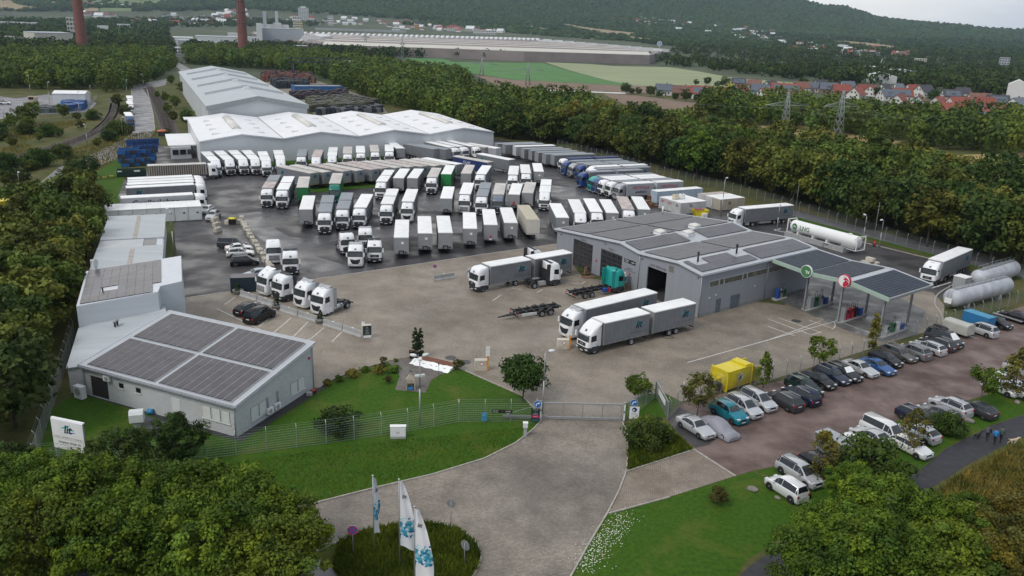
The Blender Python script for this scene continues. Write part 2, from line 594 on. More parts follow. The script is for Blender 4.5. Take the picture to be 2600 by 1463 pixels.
sheet('road',[(1378,1062),(1578,1072),(1590,1100),(1592,1150),(1588,1195),(1570,1245),(1540,1302),(1490,1385),(1440,1475),(1420,1520),(1150,1520),(1190,1480),(1213,1445),(1222,1410),(1205,1372),(1160,1342),(1090,1327),(1000,1332),(930,1347),(860,1374),(780,1400),(640,1400),(560,1340),(800,1278),(950,1240),(1100,1205),(1230,1165),(1310,1125),(1355,1090)],.008,pave_road)
sheet('main_road',[(640,1398),(780,1398),(840,1440),(900,1530),(100,1560),(-200,1500),(100,1470)],.006,roadasphalt)
sheet('roundabout_island',[(862,1376),(930,1349),(1000,1334),(1090,1329),(1160,1344),(1203,1374),(1220,1410),(1211,1445),(1188,1480),(1140,1520),(890,1520),(845,1440),(800,1402)],.004,longgrass)
sheet('side_access',[(1543,1303),(1590,1200),(1765,1143),(1868,1208),(1700,1262)],.010,pave_side)
sheet('car_park',[(1690,1062),(1735,1022),(2160,927),(2380,847),(2600,777),(2700,745),(2700,940),(2480,1010),(2330,1050),(2100,1130),(1990,1180),(1910,1195),(1868,1208),(1765,1143),(1722,1100)],.006,redgravel)
sheet('car_park_patch',[(1690,1062),(1725,1035),(1850,1085),(1800,1130),(1765,1138),(1720,1098)],.010,asphalt)
sheet('path',[(2700,1020),(2520,1080),(2400,1140),(2330,1200),(2210,1270),(2020,1360),(1900,1440),(1830,1520),(2040,1520),(2200,1390),(2340,1255),(2450,1185),(2560,1125),(2700,1070)],.006,pathasphalt)
sheet('garden_lawn',[(215,985),(604,1106),(795,990),(985,918),(1062,905),(1165,937),(1325,1007),(1364,1047),(1378,1064),(1355,1090),(1310,1125),(1230,1165),(1100,1205),(950,1240),(800,1278),(560,1340),(350,1330),(85,1200),(100,1060)],.004,lawn)
sheet('verge_lawn',[(1543,1306),(1700,1264),(1868,1210),(1910,1198),(2060,1250),(2060,1320),(1900,1420),(1820,1520),(1420,1520),(1490,1388)],.004,lawn)
sheet('verge_lawn',[(1594,1100),(1600,1075),(1660,1075),(1690,1064),(1722,1102),(1762,1143),(1592,1197),(1595,1150)],.004,longgrass)
sheet('verge_lawn',[(1590,1066),(1590,1026),(1640,1002),(1690,1002),(1720,1018),(1690,1060)],.004,lawn)
sheet('verge_lawn',[(2700,940),(2480,1012),(2330,1052),(2100,1132),(1990,1182),(1915,1196),(2060,1250),(2020,1355),(2210,1268),(2330,1198),(2400,1138),(2520,1078),(2700,1018)],.004,lawn)
sheet('verge_lawn',[(2000,552),(2385,655),(2620,720),(2620,690),(2300,605),(2000,530)],.008,lawn)
sheet('verge_lawn',[(242,440),(310,395),(318,450),(300,500),(300,530),(250,500)],.008,lawn)
sheet('verge_lawn',[(640,413),(980,396),(980,405),(640,424)],.012,lawn)
sheet('verge_lawn',[(770,478),(1000,455),(1010,470),(800,490)],.012,lawn)
sheet('verge_lawn',[(1905,553),(1950,545),(1962,556),(1940,562),(1905,562)],.012,lawn)
sheet('patio',[(985,918),(1062,903),(1165,933),(1118,952),(1095,965),(1080,998),(1003,990),(1015,955)],.016,pave_patio)
sheet('gravel_bed',[(780,972),(832,982),(612,1122),(600,1105)],.010,gravel_k)
sheet('gravel_bed',[(212,985),(600,1105),(612,1122),(440,1078),(350,1043),(215,1003)],.010,gravel_k)
sheet('service_path',[(360,1052),(440,1078),(420,1120),(355,1100)],.014,asphalt_lane)
sheet('maintenance_path',[(1960,528),(2000,530),(2300,605),(2620,690),(2620,712),(2300,628),(2010,548)],.012,mk('grey_service_path',(.12,.12,.125),.7,var=.2,scale=.5))
# the road and the railway on the left
ROADL=[(333,226),(340,330),(322,352),(240,392),(150,428),(105,465),(92,500),(20,560),(-60,640)]
ROADR=[(374,226),(390,290),(394,330),(377,362),(300,402),(235,428),(190,452),(165,490),(140,525),(60,590),(0,660)]
sheet('access_road',ROADL+ROADR[::-1],.010,roadasphalt)
sheet('access_road',[(333,226),(374,226),(420,216),(425,200),(400,205),(340,216)],.010,roadasphalt)
sheet('depot_yard',[(-40,240),(40,250),(120,240),(225,255),(245,262),(225,285),(110,290),(60,292),(-40,310)],.008,roadasphalt)
sheet('access_road',[(440,163),(452,158),(500,185),(470,190)],.010,roadasphalt)
def band(pxc,w):
 P=[at(*p)[:2]for p in pxc]
 L,Rr_=[],[]
 for i,p in enumerate(P):
  d=P[min(i+1,len(P)-1)]-P[max(i-1,0)]
  d=d/np.linalg.norm(d)
  n=np.array([-d[1],d[0]])
  L.append(p+n*w/2)
  Rr_.append(p-n*w/2)
 return P,L,Rr_
def smooth_px(pts,k=6):
 out_=[]
 n=len(pts)
 for i in range(n-1):
  p0,p1,p2,p3=pts[max(i-1,0)],pts[i],pts[i+1],pts[min(i+2,n-1)]
  for j in range(k):
   t=j/k
   out_.append(tuple(.5*((2*b)+(-a+c)*t+(2*a-5*b+4*c-d)*t*t+(-a+3*b-3*c+d)*t**3)for a,b,c,d in zip(p0,p1,p2,p3)))
 out_.append(pts[-1])
 return out_
railsteel=mk('rail_steel',(.12,.09,.07),.5,metal=.4,var=.2)
sleeper=mk('sleeper',(.10,.085,.07),.9,var=.2)
def track(pxc):
 P,L,Rg=band(smooth_px(pxc),4.2)
 m=MB()
 for i in range(len(P)-1):
  m.poly([(*Rg[i],.02),(*Rg[i+1],.02),(*L[i+1],.02),(*L[i],.02)],ballast)
 struct('railway_bed',m)
 _,a,b=band(smooth_px(pxc),1.5)
 m=MB()
 for q in(a,b):
  m.path([(*p,.14)for p in q],.06,railsteel,4)
 struct('railway_rail',m)
 m=MB()
 for i in range(len(P)-1):
  p,q=P[i],P[i+1]
  L_=np.linalg.norm(q-p)
  d=(q-p)/L_
  n=np.array([-d[1],d[0]])
  for s in np.arange(0,L_,1.2):
   c=p+d*s
   m.hexa([(*(c-n*1.25-d*.13),.02),(*(c+n*1.25-d*.13),.02),(*(c+n*1.25+d*.13),.02),(*(c-n*1.25+d*.13),.02),
     (*(c-n*1.25-d*.13),.09),(*(c+n*1.25-d*.13),.09),(*(c+n*1.25+d*.13),.09),(*(c-n*1.25+d*.13),.09)],sleeper)
 obj('railway_sleepers',m,kind='stuff')
track([(-30,446),(60,405),(130,383),(200,358),(250,330),(283,292),(292,262),(288,250)])
track([(-30,432),(60,393),(140,371),(215,345),(262,320),(287,290),(293,262)])
track([(372,224),(390,250),(405,285),(418,320),(428,345)])
track([(380,220),(400,245),(418,280),(432,318),(438,340)])
def kerb(pxs,w=.14,h=.1,closed=False,z=0.):
 m=MB()
 P=[at(*p)[:2]for p in pxs]
 for p,q in zip(P,P[1:]):
  d=(q-p)/np.linalg.norm(q-p)
  n=np.array([-d[1],d[0]])*w/2
  L_=np.linalg.norm(q-p)
  k=max(1,int(L_/1.0))
  for i in range(k):
   a=p+d*(L_*i/k+.01)
   b=p+d*(L_*(i+1)/k-.01)
   m.hexa([(*(a-n),z),(*(b-n),z),(*(b+n),z),(*(a+n),z),(*(a-n),h),(*(b-n),h),(*(b+n),h),(*(a+n),h)],kerbmat)
 return struct('kerb',m)
kerb([(560,1340),(800,1278),(950,1240),(1100,1205),(1230,1165),(1310,1125),(1355,1090),(1376,1066)])
kerb([(1580,1072),(1592,1100),(1594,1150),(1590,1197),(1572,1246),(1542,1304),(1492,1387),(1442,1477)])
kerb(smooth_px([(800,1402),(862,1375),(930,1348),(1000,1333),(1090,1328),(1160,1343),(1204,1373),(1221,1410),(1212,1445),(1189,1480)],3))
kerb([(1590,1198),(1765,1142)])
kerb([(1700,1263),(1545,1305)])
kerb([(1765,1143),(1868,1209)],.2,.03)
kerb([(472,757),(700,724),(1000,680),(1250,643),(1412,620)],.25,.05)
kerb([(1165,935),(1325,1005),(1364,1046)])
kerb([(808,986),(850,961),(900,942),(955,926),(985,917)])
kerb([(1985,561),(2200,618),(2388,664)],.2,.12)
kerb(smooth_px([(2455,705),(2400,735),(2378,752),(2374,775),(2390,800),(2396,830)],4),.2,.12)
kerb([(90,500),(104,465),(150,427),(240,391),(322,351),(340,330),(333,226)],.2,.1)
kerb([(393,330),(389,290),(373,226)],.3,.15)
kerb(smooth_px([(1903,563),(1905,552),(1950,544),(1964,556),(1940,563)],3),.2,.12)
paint=mk('road_paint',(.62,.61,.58),.7,var=.25,scale=2.)
def stripe(p,q,w=.12,z=.018):
 a,b=at(*p)[:2],at(*q)[:2]
 d=(b-a)/np.linalg.norm(b-a)
 n=np.array([-d[1],d[0]])*w/2
 m=MB().poly([(*(a-n),z),(*(b-n),z),(*(b+n),z),(*(a+n),z)],paint)
 return struct('painted_line',m)
def R2(x,y): # places surveyed on an enlarged detail of the photograph
 return 520+x/4.262,520+y/4.262
for a,b in(((130,1125),(760,1430)),((590,1320),(780,1160)),((740,1390),(935,1225)),((890,1500),(1115,1270)),((1150,1450),(1290,1330)),((1380,1480),(1480,1380)),((215,1080),(330,1000)),((300,1200),(420,1090)),((1140,1450),(960,1560))):
 stripe(R2(*a),R2(*b))
def R5(x,y):
 return 1220+x/4.262,580+y/4.262
for a,b in(((130,785),(350,635)),((220,725),(465,560)),((350,650),(450,665)),((610,695),(670,665)),((830,570),(1090,605)),((1090,605),(1135,575))):
 stripe(R5(*a),R5(*b))
def TP(x,y):
 return 1300+x/3.9585,366+y/3.959
def T33(x,y):
 return 1950+x/3.9585,732+y/3.959
for a,b in(((-200,15),(0,10)),((0,310),(430,470)),((110,300),(540,450)),((430,470),(540,440)),((410,320),(660,410)),((-20,530),(350,400)),((350,400),(530,330)),((0,385),(270,480)),((700,330),(1080,470)),((490,295),(560,320))):
 stripe(T33(*a),T33(*b),.12,.020)
for k in range(9):
 t0,t1=[radians(-70+20*(k+j))for j in(0,1)]
 c=(640,372)
 if k<8:
  stripe(T33(c[0]+35*cos(t0),c[1]+38*sin(t0)),T33(c[0]+35*cos(t1),c[1]+38*sin(t1)),.12,.020)
stripe((1745,921),(2150,808))
def T31(x,y):
 return 1950+x/3.9585,366+y/3.959
for a,b in(((60,865),(130,852)),((60,865),(200,893)),((1640,1449),(1840,1390))):
 stripe(T31(*a),T31(*b),.3)
manh=mk('cast_iron_cover',(.05,.05,.05),.6,var=.2)
for p in((1950+285/3.96,732+330/3.96),(650+1958/3.96,732+700/3.96),(650+2105/3.96,732+745/3.96)):
 c=at(*p)
 m=MB().prism([(c[0]+.7*cos(i*pi/8),c[1]+.7*sin(i*pi/8))for i in range(16)],.0,.022,manh)
 struct('ground_cover_plate',m)
# --- fields
def fieldsheet(name,pxs,mat,z=.05):
 m=MB()
 pts=[]
 n=len(pxs)
 for i in range(n):
  a,b=pxs[i],pxs[(i+1)%n]
  for k in range(4):
   p=far(a[0]+(b[0]-a[0])*k/4,a[1]+(b[1]-a[1])*k/4)
   if p is not None:
    pts.append(p)
 a=sum(p[0]*q[1]-q[0]*p[1]for p,q in zip(pts,pts[1:]+pts[:1]))
 if a<0:
  pts=pts[::-1]
 m.poly([(p[0],p[1],p[2]+z)for p in pts],mat)
 return struct(name,m)
sheet('green_field',[(1030,147),(1125,149),(1145,157),(1300,160),(1378,160),(1445,180),(1530,203),(1605,217),(1560,216),(1300,202),(1230,191),(1130,176)],.04,cropgreen)
sheet('pale_field',[(1382,158),(1500,163),(1560,168),(1700,171),(1770,181),(1850,196),(1960,206),(2100,217),(1990,222),(1760,222),(1610,218),(1535,203),(1450,180)],.04,croppale)
sheet('ploughed_field',[(1205,191),(1230,192),(1300,203),(1565,217),(1760,223),(1720,236),(1590,236),(1540,232),(1300,232)],.03,soil)
sheet('ploughed_field',[(1530,238),(1605,241),(1780,263),(1775,290),(1640,292)],.03,soil)
sheet('stubble_field',[(1930,320),(2030,318),(2150,338),(2290,360),(2210,380),(2000,376)],.03,stubble)
sheet('stubble_field',[(2390,402),(2450,393),(2600,388),(2700,388),(2700,460),(2520,448)],.03,stubble)
sheet('field_track',[(1370,227),(1590,236),(1590,239),(1370,229)],.05,paint)
for pxs,mt in(([(-60,-6),(38,3),(45,12),(120,23),(30,27),(-60,22)],farmtan),([(95,3),(178,8),(178,14),(115,12)],farmtan),([(190,2),(440,-8),(440,0),(380,16),(200,12)],farmgreen),
    ([(205,22),(250,20),(250,30),(215,30)],farmtan),([(255,20),(340,22),(335,30),(255,31)],farmgreen),([(1415,62),(1440,62),(1495,72),(1570,80),(1620,85),(1622,92),(1550,92),(1480,80)],farmtan),
    ([(1430,48),(1520,60),(1505,64)],farmtan),([(1322,62),(1410,78),(1390,83),(1330,70)],farmtan),([(1440,82),(1520,92),(1500,95),(1450,88)],farmgreen),([(1590,92),(1712,108),(1700,112),(1600,103)],farmtan),
    ([(2100,106),(2140,105),(2140,114),(2110,110)],farmgreen),([(2142,105),(2220,112),(2310,124),(2250,130),(2160,118)],farmtan),([(1580,84),(1625,84),(1625,92)],farmgreen),([(1210,56),(1300,62),(1300,72),(1230,66)],farmgreen)):
 fieldsheet('far_field',pxs,mt,1.5)
FIELDPX=[[(-60,-6),(38,3),(45,12),(120,23),(30,27),(-60,22)],[(95,3),(178,8),(178,14),(115,12)],[(190,2),(440,-8),(440,0),(380,16),(200,12)],[(205,22),(340,20),(335,30),(215,31)],[(1415,62),(1440,62),(1495,72),(1570,80),(1620,84),(1622,92),(1550,92),(1480,80)],[(1430,48),(1520,60),(1505,64)],[(1322,62),(1410,78),(1390,83),(1330,70)],[(1590,92),(1712,108),(1700,112),(1600,103)],[(2100,106),(2142,105),(2220,112),(2310,124),(2250,130),(2160,118)]]
# --- trees
def leafmat(name,col,col2,rnd=.16,hue=.02,trans=.16):
 m=mk(name,col,.75,var=.15,scale=.35,rnd=rnd,hue=hue,col2=col2,spec=.18,tint=True,detail=3)
 t=m.node_tree
 b=next(n for n in t.nodes if n.type=='BSDF_PRINCIPLED')
 o=next(n for n in t.nodes if n.type=='OUTPUT_MATERIAL')
 tr=N(t,'ShaderNodeBsdfTranslucent')
 ms=N(t,'ShaderNodeMixShader')
 ms.inputs[0].default_value=trans
 src=b.inputs['Base Color'].links[0].from_socket
 t.links.new(src,tr.inputs[0])
 t.links.new(b.outputs[0],ms.inputs[1])
 t.links.new(tr.outputs[0],ms.inputs[2])
 t.links.new(ms.outputs[0],o.inputs[0])
 return m
leaf_wood=leafmat('wood_leaves',(.052,.084,.014),(.105,.130,.024),.32,.045)
leaf_dark=leafmat('dark_leaves',(.030,.060,.014),(.052,.090,.018),.2,.02)
leaf_fresh=leafmat('fresh_leaves',(.048,.098,.012),(.10,.155,.018),.16,.015)
leaf_dry=leafmat('dry_grass',(.10,.115,.025),(.20,.17,.055),.1,.01)
leaf_grass=leafmat('grass_blades',(.042,.078,.008),(.085,.12,.012),.1,.01)
leaf_yellow=leafmat('yellowing_leaves',(.13,.13,.022),(.20,.175,.03),.1,.015)
leaf_brown=leafmat('bronze_leaves',(.062,.072,.018),(.11,.105,.024),.14,.02)
leaf_conifer=leafmat('conifer_needles',(.022,.045,.014),(.04,.066,.02),.08,.008,.1)
bark=mk('bark',(.09,.07,.055),.95,var=.3,scale=3,bump=.4,bscale=14)
def array_mesh(name,V,Fc,mat,tint=None,smooth=0):
 """V (n,3), Fc (m,k) constant-size faces, tint (n,3)"""
 me=bpy.data.meshes.new(name)
 m,k=Fc.shape
 me.vertices.add(len(V))
 me.vertices.foreach_set('co',V.astype(np.float32).ravel())
 me.loops.add(m*k)
 me.loops.foreach_set('vertex_index',Fc.astype(np.int32).ravel())
 me.polygons.add(m)
 me.polygons.foreach_set('loop_start',np.arange(0,m*k,k,dtype=np.int32))
 me.polygons.foreach_set('use_smooth',np.full(m,smooth))
 me.materials.append(mat)
 if tint is not None:
  a=me.color_attributes.new('tint','FLOAT_COLOR','POINT')
  a.data.foreach_set('color',np.concatenate([tint,np.ones((len(V),1))],1).astype(np.float32).ravel())
 me.update(calc_edges=True)
 return me
def unit(v):
 return v/(np.linalg.norm(v,axis=-1,keepdims=True)+1e-9)
def leaves(rng,C,Nn,S,asp=1.5):
 """one quad per leaf: centres, normals, sizes -> vertices"""
 t=unit(np.cross(Nn,rng.normal(size=Nn.shape)))
 b=np.cross(Nn,t)
 t=t*S[:,None]*.5*asp**.5
 b=b*S[:,None]*.5/asp**.5
 V=np.stack([C-t-b*.5,C+t*.2-b,C+t+b*.5,C-t*.2+b],1)
 return V.reshape(-1,3)
def crown(seed,h,r,base,leaf,nclump,per,shape='round',rc=.34,spread=1.,tipy=0.):
 rng=np.random.default_rng(seed)
 d=unit(rng.normal(size=(nclump,3)))
 rad=rng.uniform(.35,1.,nclump)**.6
 c=d*rad[:,None]
 if shape=='round':
  c[:,2]=c[:,2]*.95
  cz=(h+base)/2
  cc=np.stack([c[:,0]*r,c[:,1]*r,cz+c[:,2]*(h-base)/2*.9],1)
  w=np.ones(nclump)
 elif shape=='column':
  z=rng.uniform(0,1,nclump)
  prof=np.clip(np.sin(np.pi*(z*.82+.18))**.7,.12,1)
  a=rng.uniform(0,2*np.pi,nclump)
  q=rng.uniform(.3,1,nclump)**.5*.8
  cc=np.stack([np.cos(a)*q*r*prof,np.sin(a)*q*r*prof,base+z*(h-base)],1)
  w=.5+.5*prof
 else: # cone
  z=rng.uniform(0,1,nclump)**1.3
  prof=(1-z)**.8+.06
  a=rng.uniform(0,2*np.pi,nclump)
  q=rng.uniform(.5,1,nclump)**.5
  cc=np.stack([np.cos(a)*q*r*prof,np.sin(a)*q*r*prof,base+z*(h-base)],1)
  w=.35+.65*prof
 lump=1+.18*np.sin(cc[:,0]*2.1/r*2+seed)*np.cos(cc[:,1]*2.7/r*2+seed*.7)
 cc[:,:2]*=lump[:,None]
 R_=rc*r*rng.uniform(.6,1.25,nclump)*w
 idx=np.repeat(np.arange(nclump),per)
 dd=unit(rng.normal(size=(len(idx),3))+np.array([0,0,.35]))
 P=cc[idx]+dd*(R_[idx]*rng.uniform(.45,1.05,len(idx)))[:,None]*np.array([1,1,.75])
 nn=unit(dd*.9+rng.normal(size=dd.shape)*.55+np.array([0,0,.25]))
 S=leaf*rng.uniform(.65,1.3,len(idx))
 tb=rng.uniform(.68,1.32,nclump)[idx]*rng.uniform(.88,1.12,len(idx))
 ty=rng.uniform(-.06,.14+tipy,nclump)[idx]
 T_=np.stack([tb*(1+ty),tb*(1+ty*.45),tb*(1-ty)],1)
 keep=P[:,2]>base*.55
 P,nn,S,T_=P[keep],nn[keep],S[keep],T_[keep]
 V=leaves(rng,P,nn,S)
 return V,np.arange(len(V)).reshape(-1,4),np.repeat(T_,4,0),cc
def trunk_mesh(name,seed,h,base,cc,r0,limbs=6):
 rng=np.random.default_rng(seed)
 m=MB()
 zt=base+(h-base)*.55
 bend=rng.normal(size=2)*.04*h
 mid=(bend[0]*.5,bend[1]*.5,zt*.55)
 top=(bend[0],bend[1],zt)
 m.tube((0,0,-.05),mid,r0,bark,7,r0*.72)
 m.tube(mid,top,r0*.72,bark,7,r0*.3)
 for k in rng.permutation(len(cc))[:limbs]:
  t=rng.uniform(.45,.95)
  s=np.array(mid)*(1-t)+np.array(top)*t
  e=s+(cc[k]-s)*.9
  m.tube(s,e,r0*.32,bark,5,r0*.08)
 return m.build(name)
PROTO={}
def proto(key,seed,h,r,base,leaf,nclump,per,mat,shape='round',rc=.34,r0=.2,limbs=6,tipy=0.):
 V,Fc,tt,cc=crown(seed,h,r,base,leaf,nclump,per,shape,rc,tipy=tipy)
 PROTO[key]=(array_mesh('crown',V,Fc,mat,tt),trunk_mesh('trunk',seed,h,base,cc,r0,limbs),h,r)
 return V,Fc,tt
for i in range(5):
 proto(('wood',i),20+i,12,4.7,1.6,.62,46,52,leaf_wood,rc=.36,r0=.22)
for i in range(2):
 proto(('dark',i),40+i,12,5.2,1.2,.60,52,52,leaf_dark,rc=.38,r0=.25)
proto(('yellow',0),50,11,3.8,1.6,.55,42,52,leaf_yellow,rc=.34)
proto(('fresh',0),51,11,4.0,1.4,.55,44,52,leaf_fresh,rc=.36)
for i in range(3):
 proto(('near',i),60+i,8,4.1,1.2,.21,150,120,leaf_fresh,rc=.195,r0=.17,limbs=40,tipy=.22)
proto(('neardark',0),70,7,3.0,.5,.19,120,110,leaf_dark,rc=.22,r0=.15,limbs=16)
proto(('nearyellow',0),71,7,3.6,.8,.19,130,110,leaf_brown,rc=.21,r0=.14,limbs=24,tipy=.35)
proto(('globe',0),80,5.4,2.5,1.25,.24,90,60,leaf_dark,rc=.30,r0=.10,limbs=8)
proto(('globe',1),81,3.2,1.45,.9,.18,60,46,leaf_fresh,rc=.32,r0=.06)
proto(('young',0),82,4.8,1.75,1.2,.19,46,46,leaf_brown,rc=.30,r0=.055,limbs=14)
proto(('young',1),83,4.6,1.6,1.1,.19,44,44,leaf_fresh,rc=.30,r0=.055,limbs=12)
proto(('young',2),84,4.6,1.5,.9,.19,40,44,leaf_brown,'column',rc=.42,r0=.05,limbs=10,tipy=.2)
proto(('column',0),85,4.4,.85,.7,.17,46,40,leaf_fresh,'column',rc=.5,r0=.05)
proto(('column',1),86,4.6,.75,.6,.17,44,40,leaf_yellow,'column',rc=.5,r0=.05)
proto(('thuja',0),87,3.9,.42,.05,.14,60,50,leaf_conifer,'column',rc=.55,r0=.06,limbs=2)
proto(('cone',0),88,1.35,.42,.02,.09,50,40,leaf_conifer,'cone',rc=.34,r0=.03,limbs=2)
proto(('bush',0),89,2.5,2.1,.05,.20,60,60,leaf_dark,rc=.36,r0=.06,limbs=8)
proto(('bush',1),90,2.8,2.2,.05,.2,70,64,leaf_dark,rc=.34,r0=.06,limbs=8,tipy=.2)
proto(('bush',2),91,1.0,.75,.02,.13,30,34,leaf_yellow,rc=.34,r0=.03,limbs=4)
proto(('bush',3),92,1.0,.75,.02,.13,30,34,leaf_fresh,rc=.34,r0=.03,limbs=4)
proto(('bush',4),93,1.7,.85,.05,.13,40,40,leaf_brown,rc=.34,r0=.03,limbs=6)
def tree(key,p,s=1.,label='',cat='tree',group=None,name='broadleaf_tree',sz=None,rz=None):
 cm,tm,h,r=PROTO[key]
 rz=RND.uniform(0,6.28)if rz is None else rz
 t=thing(name,label,cat,p,rz,group)
 t.scale=(s,s,sz or s)
 obj('crown',cm,t)
 obj('trunk',tm,t)
 return t
def inpoly(p,poly):
 x,y=p[0],p[1]
 c=False
 n=len(poly)
 for i in range(n):
  a,b=poly[i],poly[i-1]
  if(a[1]>y)!=(b[1]>y)and x<(b[0]-a[0])*(y-a[1])/(b[1]-a[1])+a[0]:
   c=not c
 return c
def scatter(pxs,spacing,rng,jit=.38):
 P=[at(*p)[:2]for p in pxs]
 xs,ys=[p[0]for p in P],[p[1]for p in P]
 out_=[]
 y=min(ys)
 row=0
 while y<max(ys):
  x=min(xs)+(spacing/2 if row%2 else 0)
  while x<max(xs):
   q=(x+rng.uniform(-jit,jit)*spacing,y+rng.uniform(-jit,jit)*spacing)
   if inpoly(q,P):
    out_.append(q)
   x+=spacing
  y+=spacing*.87
  row+=1
 return out_
rng=random.Random(3)
ORD=['first','second','third','fourth','fifth','sixth','seventh','eighth','ninth','tenth','eleventh','twelfth','thirteenth','fourteenth','fifteenth','sixteenth','seventeenth','eighteenth','nineteenth','twentieth','twenty-first','twenty-second','twenty-third','twenty-fourth']
ZONES=[
 ('belt',[(1195,350),(1420,371),(1650,428),(1900,490),(2100,553),(2300,618),(2640,712),(2640,560),(2300,478),(2000,440),(1800,378),(1700,352),(1550,350),(1500,292),(1350,286),(1200,262)],7.0,1.0,'broadleaf tree in the wooded belt beyond the lorry park fence','trees in the belt beyond the lorry park'),
 ('mid',[(1185,345),(1060,285),(960,262),(850,216),(800,192),(700,178),(480,165),(470,142),(800,150),(1000,185),(1190,220)],8.5,1.05,'broadleaf tree in the long wood behind the white halls','trees in the wood behind the white halls'),
 ('leftwood',[(440,182),(385,212),(330,226),(270,240),(250,228),(130,228),(-60,226),(-60,150),(440,150)],9.0,.95,'broadleaf tree in the wood left of the access road','trees in the wood left of the access road'),
 ('leftnear',[(262,615),(190,760),(118,930),(40,1100),(-160,1290),(-330,900),(-200,640),(20,600),(170,560),(262,560)],5.4,.72,'broadleaf tree in the thicket left of the office','trees in the thicket left of the office'),
 ('second',[(1780,300),(1950,323),(2150,346),(2280,365),(2450,388),(2640,402),(2640,345),(2420,325),(2290,322),(2000,287),(1800,275)],9.0,1.0,'dark broadleaf tree in the grove before the red roofed houses','trees in the grove before the village'),
]
SPOTS=[]
for z,pxs,sp,sc,lab,grp in ZONES:
 for q in scatter(pxs,sp,rng):
  SPOTS.append((hypot(*q),q,z,sc,lab,grp))
SPOTS.sort(key=lambda a:a[0])
NEAR_N=262
for d,q,z,sc,lab,grp in SPOTS[:NEAR_N]:
 u=rng.random()
 s=sc*rng.uniform(.74,1.32)
 if z=='second':
  key=('dark',rng.randrange(2))if u<.8 else('wood',rng.randrange(5))
 elif u<.12:
  key=('dark',rng.randrange(2))
 elif u<.19:
  key=('fresh',0)
 elif u<.225:
  key=('yellow',0)
 else:
  key=('wood',rng.randrange(5))
 if key[0]=='yellow':
  lab,grp=lab.replace('broadleaf tree','yellowing tree'),'yellowing '+grp
 elif key[0]=='fresh':
  lab,grp=lab.replace('broadleaf tree','fresh green tree'),'fresh green '+grp
 elif key[0]=='dark' and z!='second':
  lab,grp=lab.replace('broadleaf tree','very dark tree'),'very dark '+grp
 px_=1300+F_PX*(q[0]*_R[0]+q[1]*_R[1])/(q[0]*_F[0]+q[1]*_F[1]-CAM_H*_F[2])
 if z=='belt':
  w_=next(b for a,b in((1480,'behind the far trailers'),(1680,'behind the coloured lorry cabs'),(1880,'behind the swap bodies'),(2080,'behind the gas tank'),(2330,'left of the right-hand lorry'),(9999,'behind the storage tanks'))if px_<a)
  fr_=at(px_,float(np.interp(px_,[1195,1420,1650,1900,2100,2300,2640],[350,371,428,490,553,618,712])))
  dd=hypot(*q)-hypot(fr_[0],fr_[1])
  lab=lab.split(' in the')[0]+(' at the front of' if dd<9 else ' in the middle of' if dd<26 else ' at the back of')+' the wooded belt '+w_
 elif z=='leftnear':
  lab=lab.split(' in the')[0]+' in the thicket '+('opposite the site containers' if q[1]>140 else 'opposite the grey sheds' if q[1]>112 else 'opposite the tall block' if q[1]>88 else 'opposite the office front')+(' next to the fence' if px_>150 else ' near the picture edge')
 tree(key,(q[0],q[1],0),s,lab,'tree',grp,sz=s*rng.uniform(.9,1.12))
def forest(name,spots,nper,leaf,mat,seed,rr,hh,base=.1):
 """many far trees in one mass: each a cloud of leaf clumps"""
 rg=np.random.default_rng(seed)
 S_=np.array(spots)
 n=len(S_)
 idx=np.repeat(np.arange(n),nper)
 d=unit(rg.normal(size=(n*nper,3))+np.array([0,0,.2]))
 s=rg.uniform(.7,1.25,n)
 Rr_=rr*s[idx]*rg.uniform(.55,1.05,n*nper)
 P=S_[idx]+np.stack([d[:,0]*Rr_,d[:,1]*Rr_,hh*s[idx]*(.5+.5*d[:,2]*rg.uniform(.7,1.05,n*nper))],1)
 nn=unit(d+rg.normal(size=d.shape)*.45)
 sz=leaf*rg.uniform(.7,1.3,n*nper)
 tb=rg.uniform(.6,1.35,n)[idx]*rg.uniform(.85,1.15,n*nper)
 ty=rg.uniform(-.12,.3,n)[idx]
 T_=np.stack([tb*(1+ty),tb*(1+ty*.3),tb*(1-ty)],1)
 V=leaves(rg,P,nn,sz,1.2)
 me=array_mesh(name,V,np.arange(len(V)).reshape(-1,4),mat,np.repeat(T_,4,0))
 return obj(name,me,kind='stuff')
forest('distant_wood',[(q[0],q[1],0)for d,q,z,sc,lab,grp in SPOTS[NEAR_N:]],230,1.25,leaf_wood,5,4.8,12.)
def scr(polys,n,seed,avoid=()):
 rg=random.Random(seed)
 out_=[]
 for poly,share in polys:
  xs,ys=[p[0]for p in poly],[p[1]for p in poly]
  k=0
  tries=0
  while k<n*share and tries<n*12:
   tries+=1
   p=(rg.uniform(min(xs),max(xs)),rg.uniform(min(ys),max(ys)))
   if inpoly(p,poly)and not any(inpoly(p,a)for a in avoid):
    out_.append(p)
    k+=1
 return out_
mids=scr([([(1005,146),(1010,128),(1300,128),(1500,148),(1720,148),(1960,176),(2250,200),(2250,214),(2120,212),(1960,198),(1780,176),(1700,166),(1500,158),(1140,150)],.9),
   ([(1700,135),(1960,160),(2100,172),(2250,185),(2640,215),(2640,150),(2300,140),(1960,138),(1720,125)],1.6),
   ([(2240,205),(2640,232),(2640,255),(2500,240),(2300,222)],.35),([(2020,192),(2230,200),(2640,222),(2640,200),(2260,186),(2150,180),(1960,172),(1960,182)],.7),
   ([(-60,146),(440,146),(440,112),(300,100),(-60,112)],1.0),([(470,140),(800,146),(1000,150),(1000,118),(860,122),(700,122),(470,128)],.9)],420,9)
forest('distant_wood',[tuple(far(*p))for p in mids],60,2.4,leaf_dark,6,6.5,11.)
